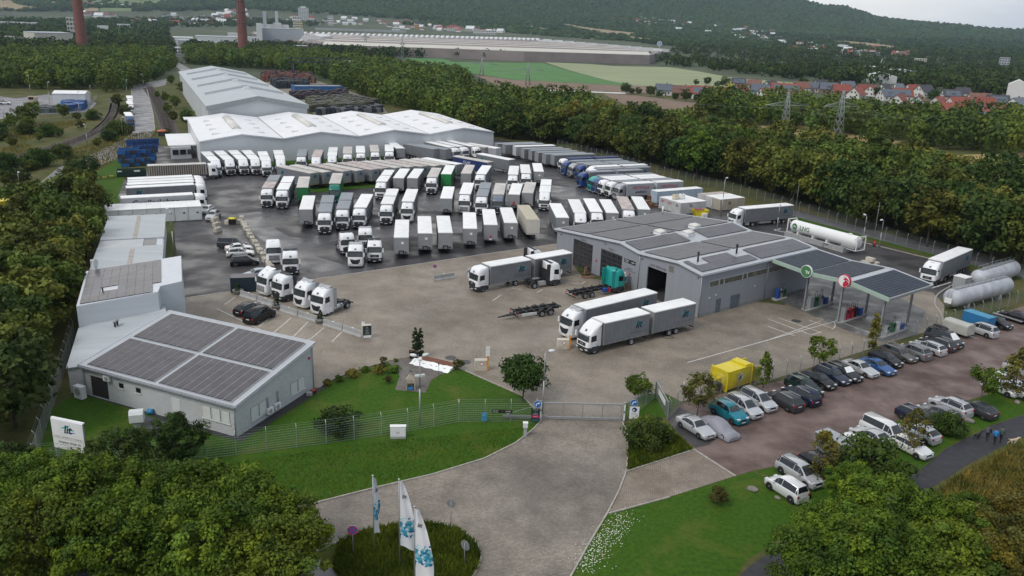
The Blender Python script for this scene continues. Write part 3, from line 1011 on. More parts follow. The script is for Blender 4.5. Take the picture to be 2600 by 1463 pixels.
FACT=[(425,70),(1000,68),(1300,88),(1660,122),(1640,135),(1320,150),(1010,128),(840,118),(640,112),(425,112)]
towns=scr([([(-60,112),(-60,30),(450,30),(640,25),(1000,48),(1300,75),(1700,118),(2000,138),(2300,142),(2640,150),(2640,105),(2200,100),(1900,85),(1500,48),(1250,55),(1000,44),(600,20),(430,22),(-60,15)],1.),([(-60,112),(-60,55),(640,50),(830,62),(660,100),(440,112)],.35)],5200,12,FIELDPX+[FACT])
forest('town_trees',[tuple(p)for p in(far(*q)for q in towns)if p is not None],26,4.2,leaf_dark,7,7.5,11.)
# the wooded hillsides: one mass of crowns
hill=scr([([(430,24),(600,18),(1000,44),(1250,56),(1500,46),(1900,84),(2200,100),(2640,108),(2640,70),(2440,60),(2200,30),(2000,-8),(1800,-40),(430,-60)],.8),([(-60,22),(450,24),(450,-60),(-60,-60)],.14),([(1000,60),(1500,100),(2000,130),(1900,84),(1500,46),(1250,56)],.1)],26000,13,FIELDPX)
ico_v=[]
ph=(1+5**.5)/2
for a,b in((1,ph),(-1,ph),(1,-ph),(-1,-ph)):
 ico_v+=[(0,a,b),(a,b,0),(b,0,a)]
ico_v=unit(np.array(ico_v,float))
ico_f=[]
for i in range(12):
 for j in range(i+1,12):
  for k in range(j+1,12):
   if all(np.linalg.norm(ico_v[a]-ico_v[b])<1.1 for a,b in((i,j),(j,k),(i,k))):
    nrm=np.cross(ico_v[j]-ico_v[i],ico_v[k]-ico_v[i])
    ico_f.append((i,j,k)if nrm@ico_v[i]>0 else(i,k,j))
ico_f=np.array(ico_f)
HP=[]
for q in hill:
 p=far(*q)
 if p is not None:
  HP.append(p)
# carry the wood on over the crest and past the picture's edges
for _ in range(9000):
 a,r=rng.uniform(-.75,.75),rng.uniform(3600,6600)
 x,y=r*sin(a),r*cos(a)
 HP.append(np.array([x,y,float(terrain(x,y))]))
HP=np.array(HP)
rg=np.random.default_rng(8)
n=len(HP)
dist=np.linalg.norm(HP,axis=1)
S_=(4.2+dist*.0013)*rg.uniform(.7,1.4,n)
V=(ico_v[None]*(1+rg.uniform(-.22,.22,(n,12,1))))*S_[:,None,None]*np.array([1,1,1.05])+HP[:,None,:]+np.array([0,0,2.])
Fh=(ico_f[None]+12*np.arange(n)[:,None,None]).reshape(-1,3)
tb=rg.uniform(.62,1.3,n)
ty=rg.uniform(-.1,.2,n)
T_=np.repeat(np.stack([tb*(1+ty),tb,tb*(1-ty)],1),12,0)
obj('hillside_forest',array_mesh('hillside_forest',V.reshape(-1,3),Fh,leaf_dark,T_),kind='stuff')
# single trees, shrubs and hedges, each with its own words
def px_tree(key,x,y,s=1.,label='',cat='tree',name='broadleaf_tree',group=None,sz=None):
 p=at(x,y)
 return tree(key,(p[0],p[1],0),s,label,cat,group,name,sz)
FG=[(60,1350,7),(215,1405,8),(360,1360,6.6),(490,1400,7.6),(630,1430,7.6),(735,1455,6.2),(110,1500,8),(310,1510,8),(560,1530,8),(700,1560,7.5),(-20,1440,7),(-90,1360,7),(440,1470,7),(200,1330,6)]
for i,(x,y,h)in enumerate(FG):
 px_tree(('near',i%3),x,y,h/8,'leafy green tree in the near left thicket, %s from the left in it'%ORD[sorted(a[0]for a in FG).index(x)],group='leafy trees in the near left thicket')
px_tree(('neardark',0),325,1275,.98,'dense dark green tree beside the white street name board',sz=1.0)
px_tree(('neardark',0),455,1185,.78,'dark green tree against the low end of the office')
px_tree(('neardark',0),30,1290,.85,'dark tree at the left edge of the garden fence')
px_tree(('bush',1),120,1290,1.2,'green shrub below the street name board','shrub','shrub')
FR=[(2110,1470,6.4,'near'),(2235,1430,7.6,'near'),(2360,1470,7.0,'near'),(2060,1560,7.0,'near'),(2210,1560,8,'near'),(2480,1500,6.8,'nearyellow'),(2590,1440,6.5,'nearyellow'),(2370,1590,8,'near'),(2540,1600,7.5,'nearyellow'),(2650,1540,7.5,'nearyellow'),(2440,1400,5.2,'near'),(2660,1330,4.8,'nearyellow')]
for i,(x,y,h,k)in enumerate(FR):
 if k=='near':
  px_tree((k,i%3),x,y,h/8,'leafy green tree beside the dark footpath, %s leafy one from the left'%ORD[sorted(a[0]for a in FR if a[3]==k).index(x)],group='leafy trees by the footpath')
 else:
  px_tree((k,0),x,y,h/7,'yellowing bushy tree on the bank by the footpath, %s from the left'%ORD[sorted(a[0]for a in FR if a[3]==k).index(x)],group='yellowing trees on the bank by the footpath')
px_tree(('globe',0),1327,1018,1.,'round dark green maple on the lawn beside the gate')
px_tree(('globe',1),1620,1020,1.,'small round green tree behind the blue arrow sign right of the gate')
px_tree(('bush',1),1645,1128,1.,'large rounded green bush in front of the white notice board at the gate','bush','bush')
px_tree(('bush',0),860,1098,1.,'round dark green shrub just inside the garden fence','shrub','shrub')
px_tree(('young',0),1768,1062,1.1,'bronze leaved young tree beside the silver coupe')
px_tree(('column',0),1937,985,1.,'slim bright green tree beside the yellow compactor')
px_tree(('young',1),2078,938,1.05,'young green tree on the fence line near the black estate cars')
px_tree(('column',1),2212,898,1.05,'slim yellow green tree on the fence near the fuel forecourt',sz=1.2)
px_tree(('young',2),2310,1148,1.0,'thin young tree in front of the big white people carrier')
px_tree(('young',1),2490,1030,1.15,'olive coloured young tree behind the black hatchback row end')
px_tree(('young',2),2575,1010,1.3,'brownish young tree at the right edge of the car park')
px_tree(('bush',1),2400,1100,.8,'bushy shrub beside the grey estate car','shrub','shrub')
px_tree(('young',2),2080,1225,1.1,'straggly young tree hiding the silver people carrier')
px_tree(('bush',1),2200,1215,1.45,'broad dark bush covering the end of the near car row','bush','bush')
px_tree(('near',1),2150,1290,.55,'green bush at the foot of the near car row','bush','bush')
px_tree(('bush',4),1822,1280,1.,'small bronze shrub on the verge beside the white van','shrub','shrub')
px_tree(('thuja',0),1054,908,1.,'left one of two slim dark conifers by the patio','tree','conifer')
px_tree(('thuja',0),1068,906,.96,'right one of two slim dark conifers by the patio','tree','conifer')
for x,y,k,s,lab in((963,948,2,1.1,'largest yellow green shrub on the lawn edge left of the patio'),(895,958,2,1.,'yellow green shrub on the lawn edge, second from the office'),(926,945,3,.7,'small green shrub between two yellow ones on the lawn edge'),(862,968,3,.7,'low green shrub on the lawn edge near the office corner'),(832,978,2,.7,'low yellowish shrub nearest the office corner'),
      (1002,946,3,.9,'bright green shrub at the corner of the patio'),(985,972,4,.55,'dull green shrub on the lawn beside the patio'),(1163,938,4,.8,'small upright shrub at the right corner of the tarpaulin'),(1005,918,3,.4,'little green shrub in a tub on the patio')):
 px_tree(('bush',k),x,y,s,lab,'shrub','shrub')
LEFTS=[(60,318,'wood',.62),(85,312,'wood',.7),(30,330,'fresh',.55),(70,335,'wood',.5),(160,300,'wood',.5),(235,300,'fresh',.36),(320,300,'wood',.5),(330,345,'wood',.34),(250,375,'wood',.28),(300,270,'wood',.5),(420,262,'fresh',.5),(425,290,'fresh',.45),(445,275,'wood',.5),(440,310,'wood',.4),(465,240,'wood',.6),(435,215,'wood',.5),(475,318,'wood',.55),(400,250,'fresh',.35),(60,470,'dark',.34),(20,480,'wood',.4),(80,505,'wood',.36),(15,530,'wood',.42),(60,530,'fresh',.3),(195,450,'dark',.45),(225,455,'dark',.5),(180,470,'wood',.42),(215,490,'wood',.5),(170,510,'wood',.5),(425,345,'dark',.22),(1010,372,'wood',.2),(150,350,'wood',.3),(100,360,'wood',.25),(30,375,'wood',.3)]
for i in range(46):
 x,y=rng.uniform(-30,300),rng.uniform(300,460)
 if not inpoly((x,y),[(-40,345),(230,285),(300,300),(330,340),(240,385),(120,425),(60,500),(-40,480)])or inpoly((x,y),[(-40,420),(60,385),(200,340),(270,290),(300,250),(300,320),(230,360),(130,395),(-40,455)]):
  continue
 px_tree(('bush',rng.choice((0,1,4,1))),x,y,rng.uniform(.8,1.9),'shrub on the rough ground between the railway and the road','shrub','shrub','shrubs between the railway and the road')
for i,(x,y,k,s)in enumerate(LEFTS):
 px_tree((k,0),x,y,s,'scrubby tree beside the access road and the railway','tree','scrub_tree','scrubby trees beside the access road')
# garden conifers in tubs are built with their tubs further down
def tufts(name,pxs,n,h,mat,seed):
 rg=np.random.default_rng(seed)
 P=[at(*p)[:2]for p in pxs]
 xs,ys=[p[0]for p in P],[p[1]for p in P]
 Q=[]
 while len(Q)<n:
  q=(rg.uniform(min(xs),max(xs)),rg.uniform(min(ys),max(ys)))
  if inpoly(q,P):
   Q.append(q)
 Q=np.array(Q)
 C=np.concatenate([Q,np.zeros((n,1))],1)
 a=rg.uniform(0,6.28,n)
 w=h*rg.uniform(.10,.22,n)
 hh=h*rg.uniform(.5,1.3,n)
 l=rg.normal(size=(n,2))*.4*hh[:,None]
 dx=np.stack([np.cos(a)*w,np.sin(a)*w,np.zeros(n)],1)
 tip=C+np.concatenate([l,hh[:,None]],1)
 V=np.stack([C-dx,C+dx,tip],1).reshape(-1,3)
 tb=rg.uniform(.7,1.3,n)
 ty=rg.uniform(-.1,.45,n)
 T_=np.repeat(np.stack([tb*(1+ty),tb*(1+.3*ty),tb*(1-ty)],1),3,0)
 obj(name,array_mesh(name,V,np.arange(len(V)).reshape(-1,3),mat,T_),kind='stuff')
tufts('long_grass',[(862,1376),(930,1349),(1000,1334),(1090,1329),(1160,1344),(1203,1374),(1220,1410),(1211,1445),(1188,1480),(890,1500),(845,1440)],24000,.42,leaf_grass,3)
tufts('long_grass',[(2640,1130),(2560,1145),(2440,1210),(2340,1290),(2260,1400),(2640,1460)],16000,.7,leaf_dry,4)
tufts('long_grass',[(1594,1140),(1600,1085),(1660,1078),(1700,1090),(1760,1143),(1592,1197)],6000,.4,leaf_grass,5)
tufts('long_grass',[(940,1242),(800,1278),(560,1335),(560,1180),(900,1130),(1330,1085),(1310,1122),(1230,1163)],9000,.18,leaf_grass,6)
tufts('long_grass',[(240,440),(320,390),(420,330),(300,345),(150,390),(0,440),(0,380),(250,300),(-20,330)],9000,.6,leaf_dry,7)
fl=MB()
wf=mk('clover_flower',(.6,.62,.5),.8)
for _ in range(520):
 t=rng.random()
 p=at(1530+60*t+rng.gauss(0,18)-55*(1-t),1440-125*t+rng.gauss(0,18))
 s=rng.uniform(.03,.06)
 fl.poly([(p[0]-s,p[1],.05),(p[0],p[1]-s,.07),(p[0]+s,p[1],.05),(p[0],p[1]+s,.08)],wf)
obj('clover_flowers',fl,kind='stuff')
# --- the buildings of the depot
cladding=mk('grey_cladding',(.27,.285,.31),.45,var=.05,scale=.4,bump=.12,bscale=3,stretch=(3,3,.02))
cladtrim=mk('pale_trim',(.55,.57,.60),.4,var=.06,scale=1)
roofmetal=mk('silver_roof_sheet',(.42,.44,.46),.4,metal=.25,var=.08,scale=.5,stretch=(1,1,1))
roofgrey=mk('grey_roof_sheet',(.40,.43,.44),.55,var=.09,scale=.35,bump=.2,bscale=2.5,stretch=(.2,3,1))
roofwhite=mk('white_membrane',(.74,.74,.74),.55,var=.05,scale=.15,detail=7)
hallwall=mk('white_hall_cladding',(.60,.615,.62),.5,var=.04,scale=.1,bump=.1,bscale=2,stretch=(2,2,.02))
hallwall2=mk('pale_hall_cladding',(.52,.54,.54),.5,var=.05,scale=.1)
solar=mk('solar_glass',(.052,.049,.060),.24,var=.25,scale=.7,spec=.45,detail=2)
solar_ws=mk('grey_solar_glass',(.085,.088,.10),.42,var=.14,scale=.4,spec=.35,detail=2)
solar_tall=mk('dusty_solar_glass',(.085,.08,.09),.25,var=.25,scale=.5,spec=.5,detail=2)
solar_blue=mk('blue_solar_glass',(.024,.034,.052),.5,var=.2,scale=.7,spec=.2,detail=2)
doordark=mk('dark_door',(.055,.058,.062),.35,var=.2,scale=1.5)
doorpane=mk('door_glazing',(.03,.03,.034),.2,var=.4,scale=1.,spec=.6)
steeldoor=mk('blue_grey_steel_door',(.10,.125,.15),.45,var=.1)
interior=mk('workshop_inside',(.045,.045,.047),.8,var=.2)
winglass=mk('clouded_window',(.12,.115,.085),.2,var=.5,scale=1.3,spec=.6)
shutter=mk('white_shutter',(.62,.64,.62),.5,var=.06,scale=2)
mint=mk('pale_green_fascia',(.34,.44,.37),.45,var=.06)
downpipe=mk('zinc_pipe',(.30,.32,.34),.45,metal=.3,var=.1)
def brickwall(name,col,ang,bw=.25,bh=.083,jt=.62):
 m=bpy.data.materials.new(name)
 m.use_nodes=True
 t=m.node_tree
 t.nodes.clear()
 o=N(t,'ShaderNodeOutputMaterial')
 b=N(t,'ShaderNodeBsdfPrincipled',Roughness=.8)
 t.links.new(b.outputs[0],o.inputs[0])
 g=N(t,'ShaderNodeNewGeometry')
 sx=N(t,'ShaderNodeSeparateXYZ')
 t.links.new(g.outputs['Position'],sx.inputs[0])
 cb=N(t,'ShaderNodeCombineXYZ')
 a1=N(t,'ShaderNodeMath',operation='MULTIPLY')
 a1.inputs[1].default_value=cos(ang)
 a2=N(t,'ShaderNodeMath',operation='MULTIPLY')
 a2.inputs[1].default_value=sin(ang)
 ad=N(t,'ShaderNodeMath',operation='ADD')
 t.links.new(sx.outputs[0],a1.inputs[0])
 t.links.new(sx.outputs[1],a2.inputs[0])
 t.links.new(a1.outputs[0],ad.inputs[0])
 t.links.new(a2.outputs[0],ad.inputs[1])
 t.links.new(ad.outputs[0],cb.inputs[0])
 t.links.new(sx.outputs[2],cb.inputs[1])
 br=N(t,'ShaderNodeTexBrick',Scale=1.)
 I(br,'Color1',(*[c*1.05 for c in col],1))
 I(br,'Color2',(*[c*.9 for c in col],1))
 I(br,'Mortar',(*[c*jt for c in col],1))
 I(br,'Mortar Size',.012)
 I(br,'Brick Width',bw)
 I(br,'Row Height',bh)
 t.links.new(cb.outputs[0],br.inputs['Vector'])
 n=N(t,'ShaderNodeTexNoise',Scale=.5,Detail=5.)
 t.links.new(g.outputs['Position'],n.inputs['Vector'])
 mr=N(t,'ShaderNodeMapRange')
 I(mr,'To Min',.85)
 I(mr,'To Max',1.12)
 t.links.new(n.outputs['Fac'],mr.inputs[0])
 mu=N(t,'ShaderNodeMixRGB',blend_type='MULTIPLY')
 I(mu,'Fac',1)
 t.links.new(br.outputs['Color'],mu.inputs[1])
 t.links.new(mr.outputs[0],mu.inputs[2])
 t.links.new(mu.outputs[0],b.inputs['Base Color'])
 bp=N(t,'ShaderNodeBump',Strength=.4,Distance=.01)
 bp.invert=True
 t.links.new(br.outputs['Fac'],bp.inputs['Height'])
 t.links.new(bp.outputs[0],b.inputs['Normal'])
 return m
brick_a=brickwall('white_brick_front',(.56,.575,.58),radians(156),.30,.14,.5)
brick_b=brickwall('white_brick_side',(.56,.575,.58),radians(69),.30,.14,.5)
class Fr:
 """a building's own axes: s along the front, t into the depth"""
 def __init__(self,O,u,v):
  self.O,self.u,self.v=np.array(O[:2],float),np.array(u[:2],float),np.array(v[:2],float)
  self.u/=np.linalg.norm(self.u)
  self.v/=np.linalg.norm(self.v)
 def __call__(self,s,t,z=0.):
  p=self.O+self.u*s+self.v*t
  return(p[0],p[1],z)
 def box(self,mb,s0,s1,t0,t1,z0,z1,mat):
  """z0, z1 numbers or 4 corner heights (s0t0, s1t0, s1t1, s0t1)"""
  b=z0 if isinstance(z0,(list,tuple))else[z0]*4
  c=z1 if isinstance(z1,(list,tuple))else[z1]*4
  q=[(s0,t0),(s1,t0),(s1,t1),(s0,t1)]
  if self.u[0]*self.v[1]-self.u[1]*self.v[0]<0:
   q=[q[i]for i in(0,3,2,1)]
   b=[b[i]for i in(0,3,2,1)]
   c=[c[i]for i in(0,3,2,1)]
  mb.hexa([self(*q[i],b[i])for i in range(4)]+[self(*q[i],c[i])for i in range(4)],mat)
  return mb
 def nrm(self):
  return-self.v
def prof(tab):
 xs,ys=[a for a,b in tab],[b for a,b in tab]
 return lambda s:float(np.interp(s,xs,ys))
def panels(parent,fr,zf,s0,s1,t0,t1,ps,pt,mat,gs=.03,gt=.03,lift=.10,skip=(),lim=None,over=None,zt=None):
 """lay a block of solar panels on a sloping roof; zf(s) or zt(s,t) is the roof height"""
 ns,ntt=max(1,round((s1-s0)/ps)),max(1,round((t1-t0)/pt))
 ds,dt=(s1-s0)/ns,(t1-t0)/ntt
 h=zt or(lambda s,t:zf(s))
 out_=[]
 for i in range(ns):
  for j in range(ntt):
   a,b,c,d=s0+i*ds+gs,s0+(i+1)*ds-gs,t0+j*dt+gt,t0+(j+1)*dt-gt
   if any(q[0]<(a+b)/2<q[1]and q[2]<(c+d)/2<q[3]for q in skip):
    continue
   out_.append((a,b,c,d))
 mesh=None
 O=fr(s0+gs,t0+gt,h(s0+gs,t0+gt)+lift)
 for a,b,c,d in out_:
  z00=h(a,c)+lift
  if lim is not None and lim[0]<=0:
   q=[h(a,c),h(b,c),h(b,d),h(a,d)]
   fr.box(over,a,b,c,d,[z+lift for z in q],[z+lift+.04 for z in q],mat)
   continue
  if mesh is None:
   q=[h(a,c)-h(a,c),h(b,c)-h(a,c),h(b,d)-h(a,c),h(a,d)-h(a,c)]
   f0=Fr((0,0),fr.u,fr.v)
   mm=MB()
   f0.box(mm,0,b-a,0,d-c,q,[z+.04 for z in q],mat)
   mesh=mm.build('solar_panel')
  obj('solar_panel',mesh,parent,fr(a,c,z00))
  if lim is not None:
   lim[0]-=1
# ---- workshop with wash bay and fuel canopy
G=Fr((26.9,112.8),(-16.5,25.7),(12.0,9.46))
gp=prof([(-.5,6.45),(0,6.5),(4.6,7.05),(13.4,6.35),(18.0,6.95),(35.6,5.3),(36,5.26)])
GL,GD=35.6,27.5
garage=thing('workshop','grey clad lorry workshop with gate doors and solar panels on its folded roof','building')
cuts=sorted({0,4.6,7.16,11.45,13.4,14.98,16.0,17.56,18.0,23.02,25.23,30.63,GL})
openings=[(7.16,11.45,4.75),(14.98,16.0,2.0),(17.56,23.02,4.78),(25.23,30.63,4.75)]
m=MB()
for a,b in zip(cuts,cuts[1:]):
 zb=next((h for p,q,h in openings if p<=a and b<=q),0)
 G.box(m,a,b,0,.22,zb,[gp(a),gp(b),gp(b),gp(a)],cladding)
G.box(m,0,.22,.22,GD,0,gp(0)-.05,cladding)
G.box(m,GL-.22,GL,.22,GD,0,gp(GL)-.05,cladding)
for a,b in zip(cuts,cuts[1:]):
 G.box(m,max(a,.22),min(b,GL-.22),GD-.22,GD,0,[gp(max(a,.22))-.01,gp(min(b,GL-.22))-.01,gp(min(b,GL-.22))-.01,gp(max(a,.22))-.01],cladding)
obj('wall',m,garage)
m=MB()
G.box(m,12.6,12.8,.22,20,0,6.2,interior)
G.box(m,.3,12.6,19.8,20,0,6.2,interior)
G.box(m,.22,GL-.22,.22,GD-.22,.018,.03,interior)
obj('partition',m,garage)
for a,b in((-.35,4.6),(4.6,13.4),(13.4,18.0),(18.0,35.95)):
 m=MB()
 G.box(m,a,b,-.3,GD+.3,[gp(a),gp(b),gp(b),gp(a)],[gp(a)+.12,gp(b)+.12,gp(b)+.12,gp(a)+.12],roofmetal)
 obj('roof',m,garage)
m=MB()
for a,b in((-.4,4.6),(4.6,13.4),(13.4,18.0),(18.0,36.0)):
 for t0,t1 in((-.42,-.3),(GD+.3,GD+.42)):
  G.box(m,a,b,t0,t1,[gp(a)-.12,gp(b)-.12,gp(b)-.12,gp(a)-.12],[gp(a)+.2,gp(b)+.2,gp(b)+.2,gp(a)+.2],cladtrim)
G.box(m,-.47,-.35,-.42,GD+.42,gp(0)-.15,gp(0)+.14,cladtrim)
obj('roof_edge',m,garage)
for s,t in((-.08,-.1),(13.35,-.1),(-.1,15.4)):
 obj('downpipe',MB().tube(G(s,t,0),G(s,t,6.3),.07,downpipe,8),garage)
def sectional(a,b,h,t=.14,cols=4,rows=6):
 m=MB()
 G.box(m,a,b,t,t+.06,.02,h,doordark)
 d=obj('gate_door',m,garage)
 w,hh=(b-a)/cols,(h-.3)/rows
 mm=MB()
 Fr((0,0),G.u,G.v).box(mm,.07,w-.07,-.02,0,.07,hh-.07,doorpane)
 me_=mm.build('door_pane')
 for i in range(cols):
  for j in range(rows):
   obj('door_pane',me_,d,G(a+i*w,t,.15+j*hh))
sectional(17.58,23.0,4.76)
sectional(25.25,30.61,4.73)
m=MB()
G.box(m,15.02,15.96,.10,.16,.03,1.97,steeldoor)
d=obj('door',m,garage)
obj('door_handle',MB().box(-.03,-.03,-.06,.03,.03,.06,alu),d,G(15.15,.07,1.05))
def wallsign(txt,s,z,size,mat=logo_k,t=-.012,fr=G,par=None,bold=.004,space=1.):
 o=obj('lettering',txm(txt,size,mat,bold,space=space),par or garage,fr(s,t,z))
 o.rotation_euler=face_rot((*fr.nrm(),0))
 return o
GN=Fr(G.O,G.u,(-G.u[1],G.u[0]))
if np.dot(GN.v,G.v)<0:
 GN.v=-GN.v
wallsign('TOR 2',27.9,5.05,.55,par=garage,fr=GN)
wallsign('TOR 1',20.3,5.15,.55,par=garage,fr=GN)
wallsign('LKW-W\u00c4SCHE',9.2,5.12,.55,par=garage,fr=GN)
m=MB()
G.box(m,5.83,6.8,-.05,-.0,5.2,6.05,mk('vent_louvre',(.16,.15,.12),.6))
obj('vent',m,garage)
m=MB()
GN.box(m,14.3,17.0,-.04,-.005,4.05,4.65,logo_k)
b=obj('sign_board',m,garage)
for txt,s,z,sz,mt in(('SERVICE',16.35,4.46,.24,text_w),('PARTNER',16.35,4.20,.17,text_w),('\u2228',15.55,4.36,.5,steel),('LDW',14.85,4.33,.34,text_w)):
 wallsign(txt,s,z,sz,mt,-.05,GN,b)
wallsign('ANMELDUNG',15.6,3.2,.2,logo_k,-.012,GN)
wallsign('WERKSTATT UND WASCHANLAGE',15.6,2.88,.17,logo_k,-.012,GN)
m=MB()
GN.box(m,16.35,17.3,-.03,-.004,1.1,1.75,mk('sky_blue_print',(.12,.42,.55),.5,var=.3,scale=3))
GN.box(m,16.35,17.3,-.03,-.004,1.75,2.4,shutter)
obj('poster',m,garage)
for s,z in((15.5,2.35),(24.1,2.4)):
 c=GN(s,-.02,z)
 m=MB().tube(GN(s,-.03,z),GN(s,-.005,z),.22,text_r,16)
 obj('prohibition_sign',m,garage)
for s in(.8,12.9,22.0,34.4):
 m=MB()
 G.box(m,s-.2,s+.2,-.25,-.02,gp(s)-.75,gp(s)-.6,steel)
 obj('floodlight',m,garage)
# right wall: window band and doors (axes along the depth)
GS=Fr(G.O,G.v,-G.u if False else G.u)
m=MB()
def sidebox(mb,t0,t1,z0,z1,mat,s0=-.06,s1=-.003):
 return G.box(mb,s0,s1,t0,t1,z0,z1,mat)
for t0,t1 in((1.8,3.9),(4.02,5.0),(5.12,9.3),(9.42,10.4),(10.52,15.4),(15.7,24.5)):
 w=obj('window',sidebox(MB(),t0,t1,4.25,5.15,cladtrim,-.05,-.002),garage)
 k=max(1,round((t1-t0)/1.05))
 for i in range(k):
  a=t0+.06+(t1-t0-.12)*i/k
  obj('pane',sidebox(MB(),a+.02,a+(t1-t0-.12)/k-.02,4.31,5.09,winglass,-.075,-.05),w)
for t0,t1 in((3.8,4.83),(7.13,8.18),(8.2,9.25)):
 d=obj('door',sidebox(MB(),t0,t1,.03,2.1,steeldoor,-.06,-.002),garage)
 obj('door_handle',sidebox(MB(),t0+.1,t0+.2,1.,1.12,alu,-.1,-.06),d)
m=MB()
sidebox(m,.0,15.6,.02,.45,mk('plinth',(.24,.24,.235),.8),-.03,-.001)
obj('plinth',m,garage)
for t,z in((2.0,2.5),(3.4,2.75),(12.6,2.6)):
 obj('wall_lamp',sidebox(MB(),t,t+.2,z,z+.2,white,-.1,-.004),garage)
LIM=[296]
over=MB()
zroof=lambda s:gp(s)+.12
SK=[(22.5,25.2,9.6,12.6),(14.0,18.0,12.5,16.5),(20.2,23.0,18.3,21.3)]
for s0,s1,t0,t1 in((.35,4.3,.3,13.2),(5.6,12.9,.3,12.8),(13.9,17.6,.3,12.3),(18.4,26.6,.3,13.2),(27.0,35.2,.3,13.2),(.35,4.3,14.0,27.2),(5.6,12.9,13.4,27.2),(13.9,17.6,16.6,27.2),(18.4,26.6,13.8,27.2),(27.0,35.2,13.8,27.2)):
 panels(garage,G,zroof,s0,s1,t0,t1,1.65,1.02,solar_ws,.012,.012,.09,[(2.4,4.6,1.4,4.6),(2.4,4.6,10.5,14),(18.4,20.4,8.2,11.4),(18.4,20.4,17.,20.)],LIM,over)
obj('solar_panels',over,garage,kind='stuff')
dome=mk('milky_dome',(.62,.60,.55),.3,var=.1)
for s,t in((18.9,9.8),(16.4,14.2),(18.9,18.5)):
 z=zroof(s)
 m=MB()
 G.box(m,s-.85,s+.85,t-.85,t+.85,z-.1,z+.35,white)
 rings=[]
 for k in range(5):
  a=k/4*pi/2
  rr=.85*cos(a)+.02
  rings.append([G(s+rr*x,t+rr*y,z+.35+.45*sin(a))for x,y in((-1,-1),(1,-1),(1,1),(-1,1))])
 m.loft(rings,dome)
 obj('skylight',m,garage)
for s,t in((3.6,2.8),(3.6,11.8)):
 z=zroof(s)
 m=MB().tube(G(s,t,z),G(s,t,z+1.1),.14,black,10).tube(G(s,t,z+1.1),G(s,t,z+1.5),.17,black,10)
 obj('flue',m,garage)
obj('vent_pipe',MB().tube(G(34.5,26,5.4),G(34.5,26,6.9),.14,white,8),garage)
# canopy
cp=prof([(-20.4,6.08),(-14.1,6.72),(-13.0,6.68),(-7.0,6.22),(-.5,6.48)])
can=thing('fuel_canopy','wavy solar roofed fuel station canopy on grey steel columns','canopy')
for a,b in((-20.4,-14.1),(-14.1,-13.0),(-13.0,-7.0),(-7.0,-.5)):
 m=MB()
 q=[cp(a),cp(b),cp(b),cp(a)]
 G.box(m,a,b,15.9,27.5,[z-.25 for z in q],q,roofmetal)
 obj('roof',m,can)
 m=MB()
 G.box(m,a,b,15.72,15.9,[z-.42 for z in q],[z+.14 for z in q],mint)
 obj('fascia',m,can)
 m=MB()
 G.box(m,a,b,27.5,27.65,[z-.3 for z in q],[z+.16 for z in q],cladtrim)
 obj('fascia',m,can)
m=MB()
G.box(m,-20.55,-20.4,15.72,27.65,cp(-20.4)-.3,cp(-20.4)+.1,steel)
obj('edge_beam',m,can)
L2=[300]
for a,b in((-20.2,-14.3),(-12.9,-7.15),(-6.85,-.75)):
 panels(can,G,cp,a,b,16.1,27.3,.62,1.65,solar_blue,.03,.01,.08,(),L2,None)
for s,t in((-6.6,16.9),(-12.6,16.9),(-19.3,16.9),(-6.6,24.3),(-12.6,24.3),(-19.3,24.3)):
 m=MB()
 for a,b in((-.16,-.12),(.12,.16)):
  G.box(m,s-.12,s+.12,t+a,t+b,0,cp(s)-.25,steel)
 G.box(m,s-.02,s+.02,t-.12,t+.12,0,cp(s)-.25,steel)
 G.box(m,s-.12,s+.12,t-.9,t+.16,cp(s)-.45,cp(s)-.25,steel)
 obj('column',m,can)
def disc_sign(par,fr,s,z,r,rim,face,name='badge'):
 m=MB().tube(fr(s,15.70,z),fr(s,15.35,z),r,rim,28).tube(fr(s,15.35,z),fr(s,15.32,z),r*.9,face,28)
 return obj(name,m.build(name),par)
green_s=mk('sign_green',(.06,.20,.07),.45,var=.05)
red_s=mk('sign_red',(.50,.02,.05),.45,var=.05)
GC=Fr(G(0,15.31)[:2],G.u,GN.v)
b=disc_sign(can,G,-7.07,6.45,.92,shutter,green_s)
obj('lettering',txm('rhv',.95,text_w,.02),b,GC(-7.07,0,6.45)).rotation_euler=face_rot((*GN.nrm(),0))
b=disc_sign(can,G,-13.5,6.75,.92,red_s,text_w)
m=MB()
GZ=Fr(G(-13.5,15.31)[:2],-G.u,GN.v)
for pts in([(-.75,.25),(-.5,.60),(.1,.62),(-.28,.28)],[(-.62,-.05),(-.15,.22),(.15,.6),(.6,.4),(.78,.1),(.35,.25)],[(-.5,-.6),(.05,-.1),(.2,.2),(.78,0),(.72,-.4),(.2,-.78)]):
 m.poly([GZ(x,0,6.75+y)for x,y in pts],red_s)
obj('emblem',m,b)
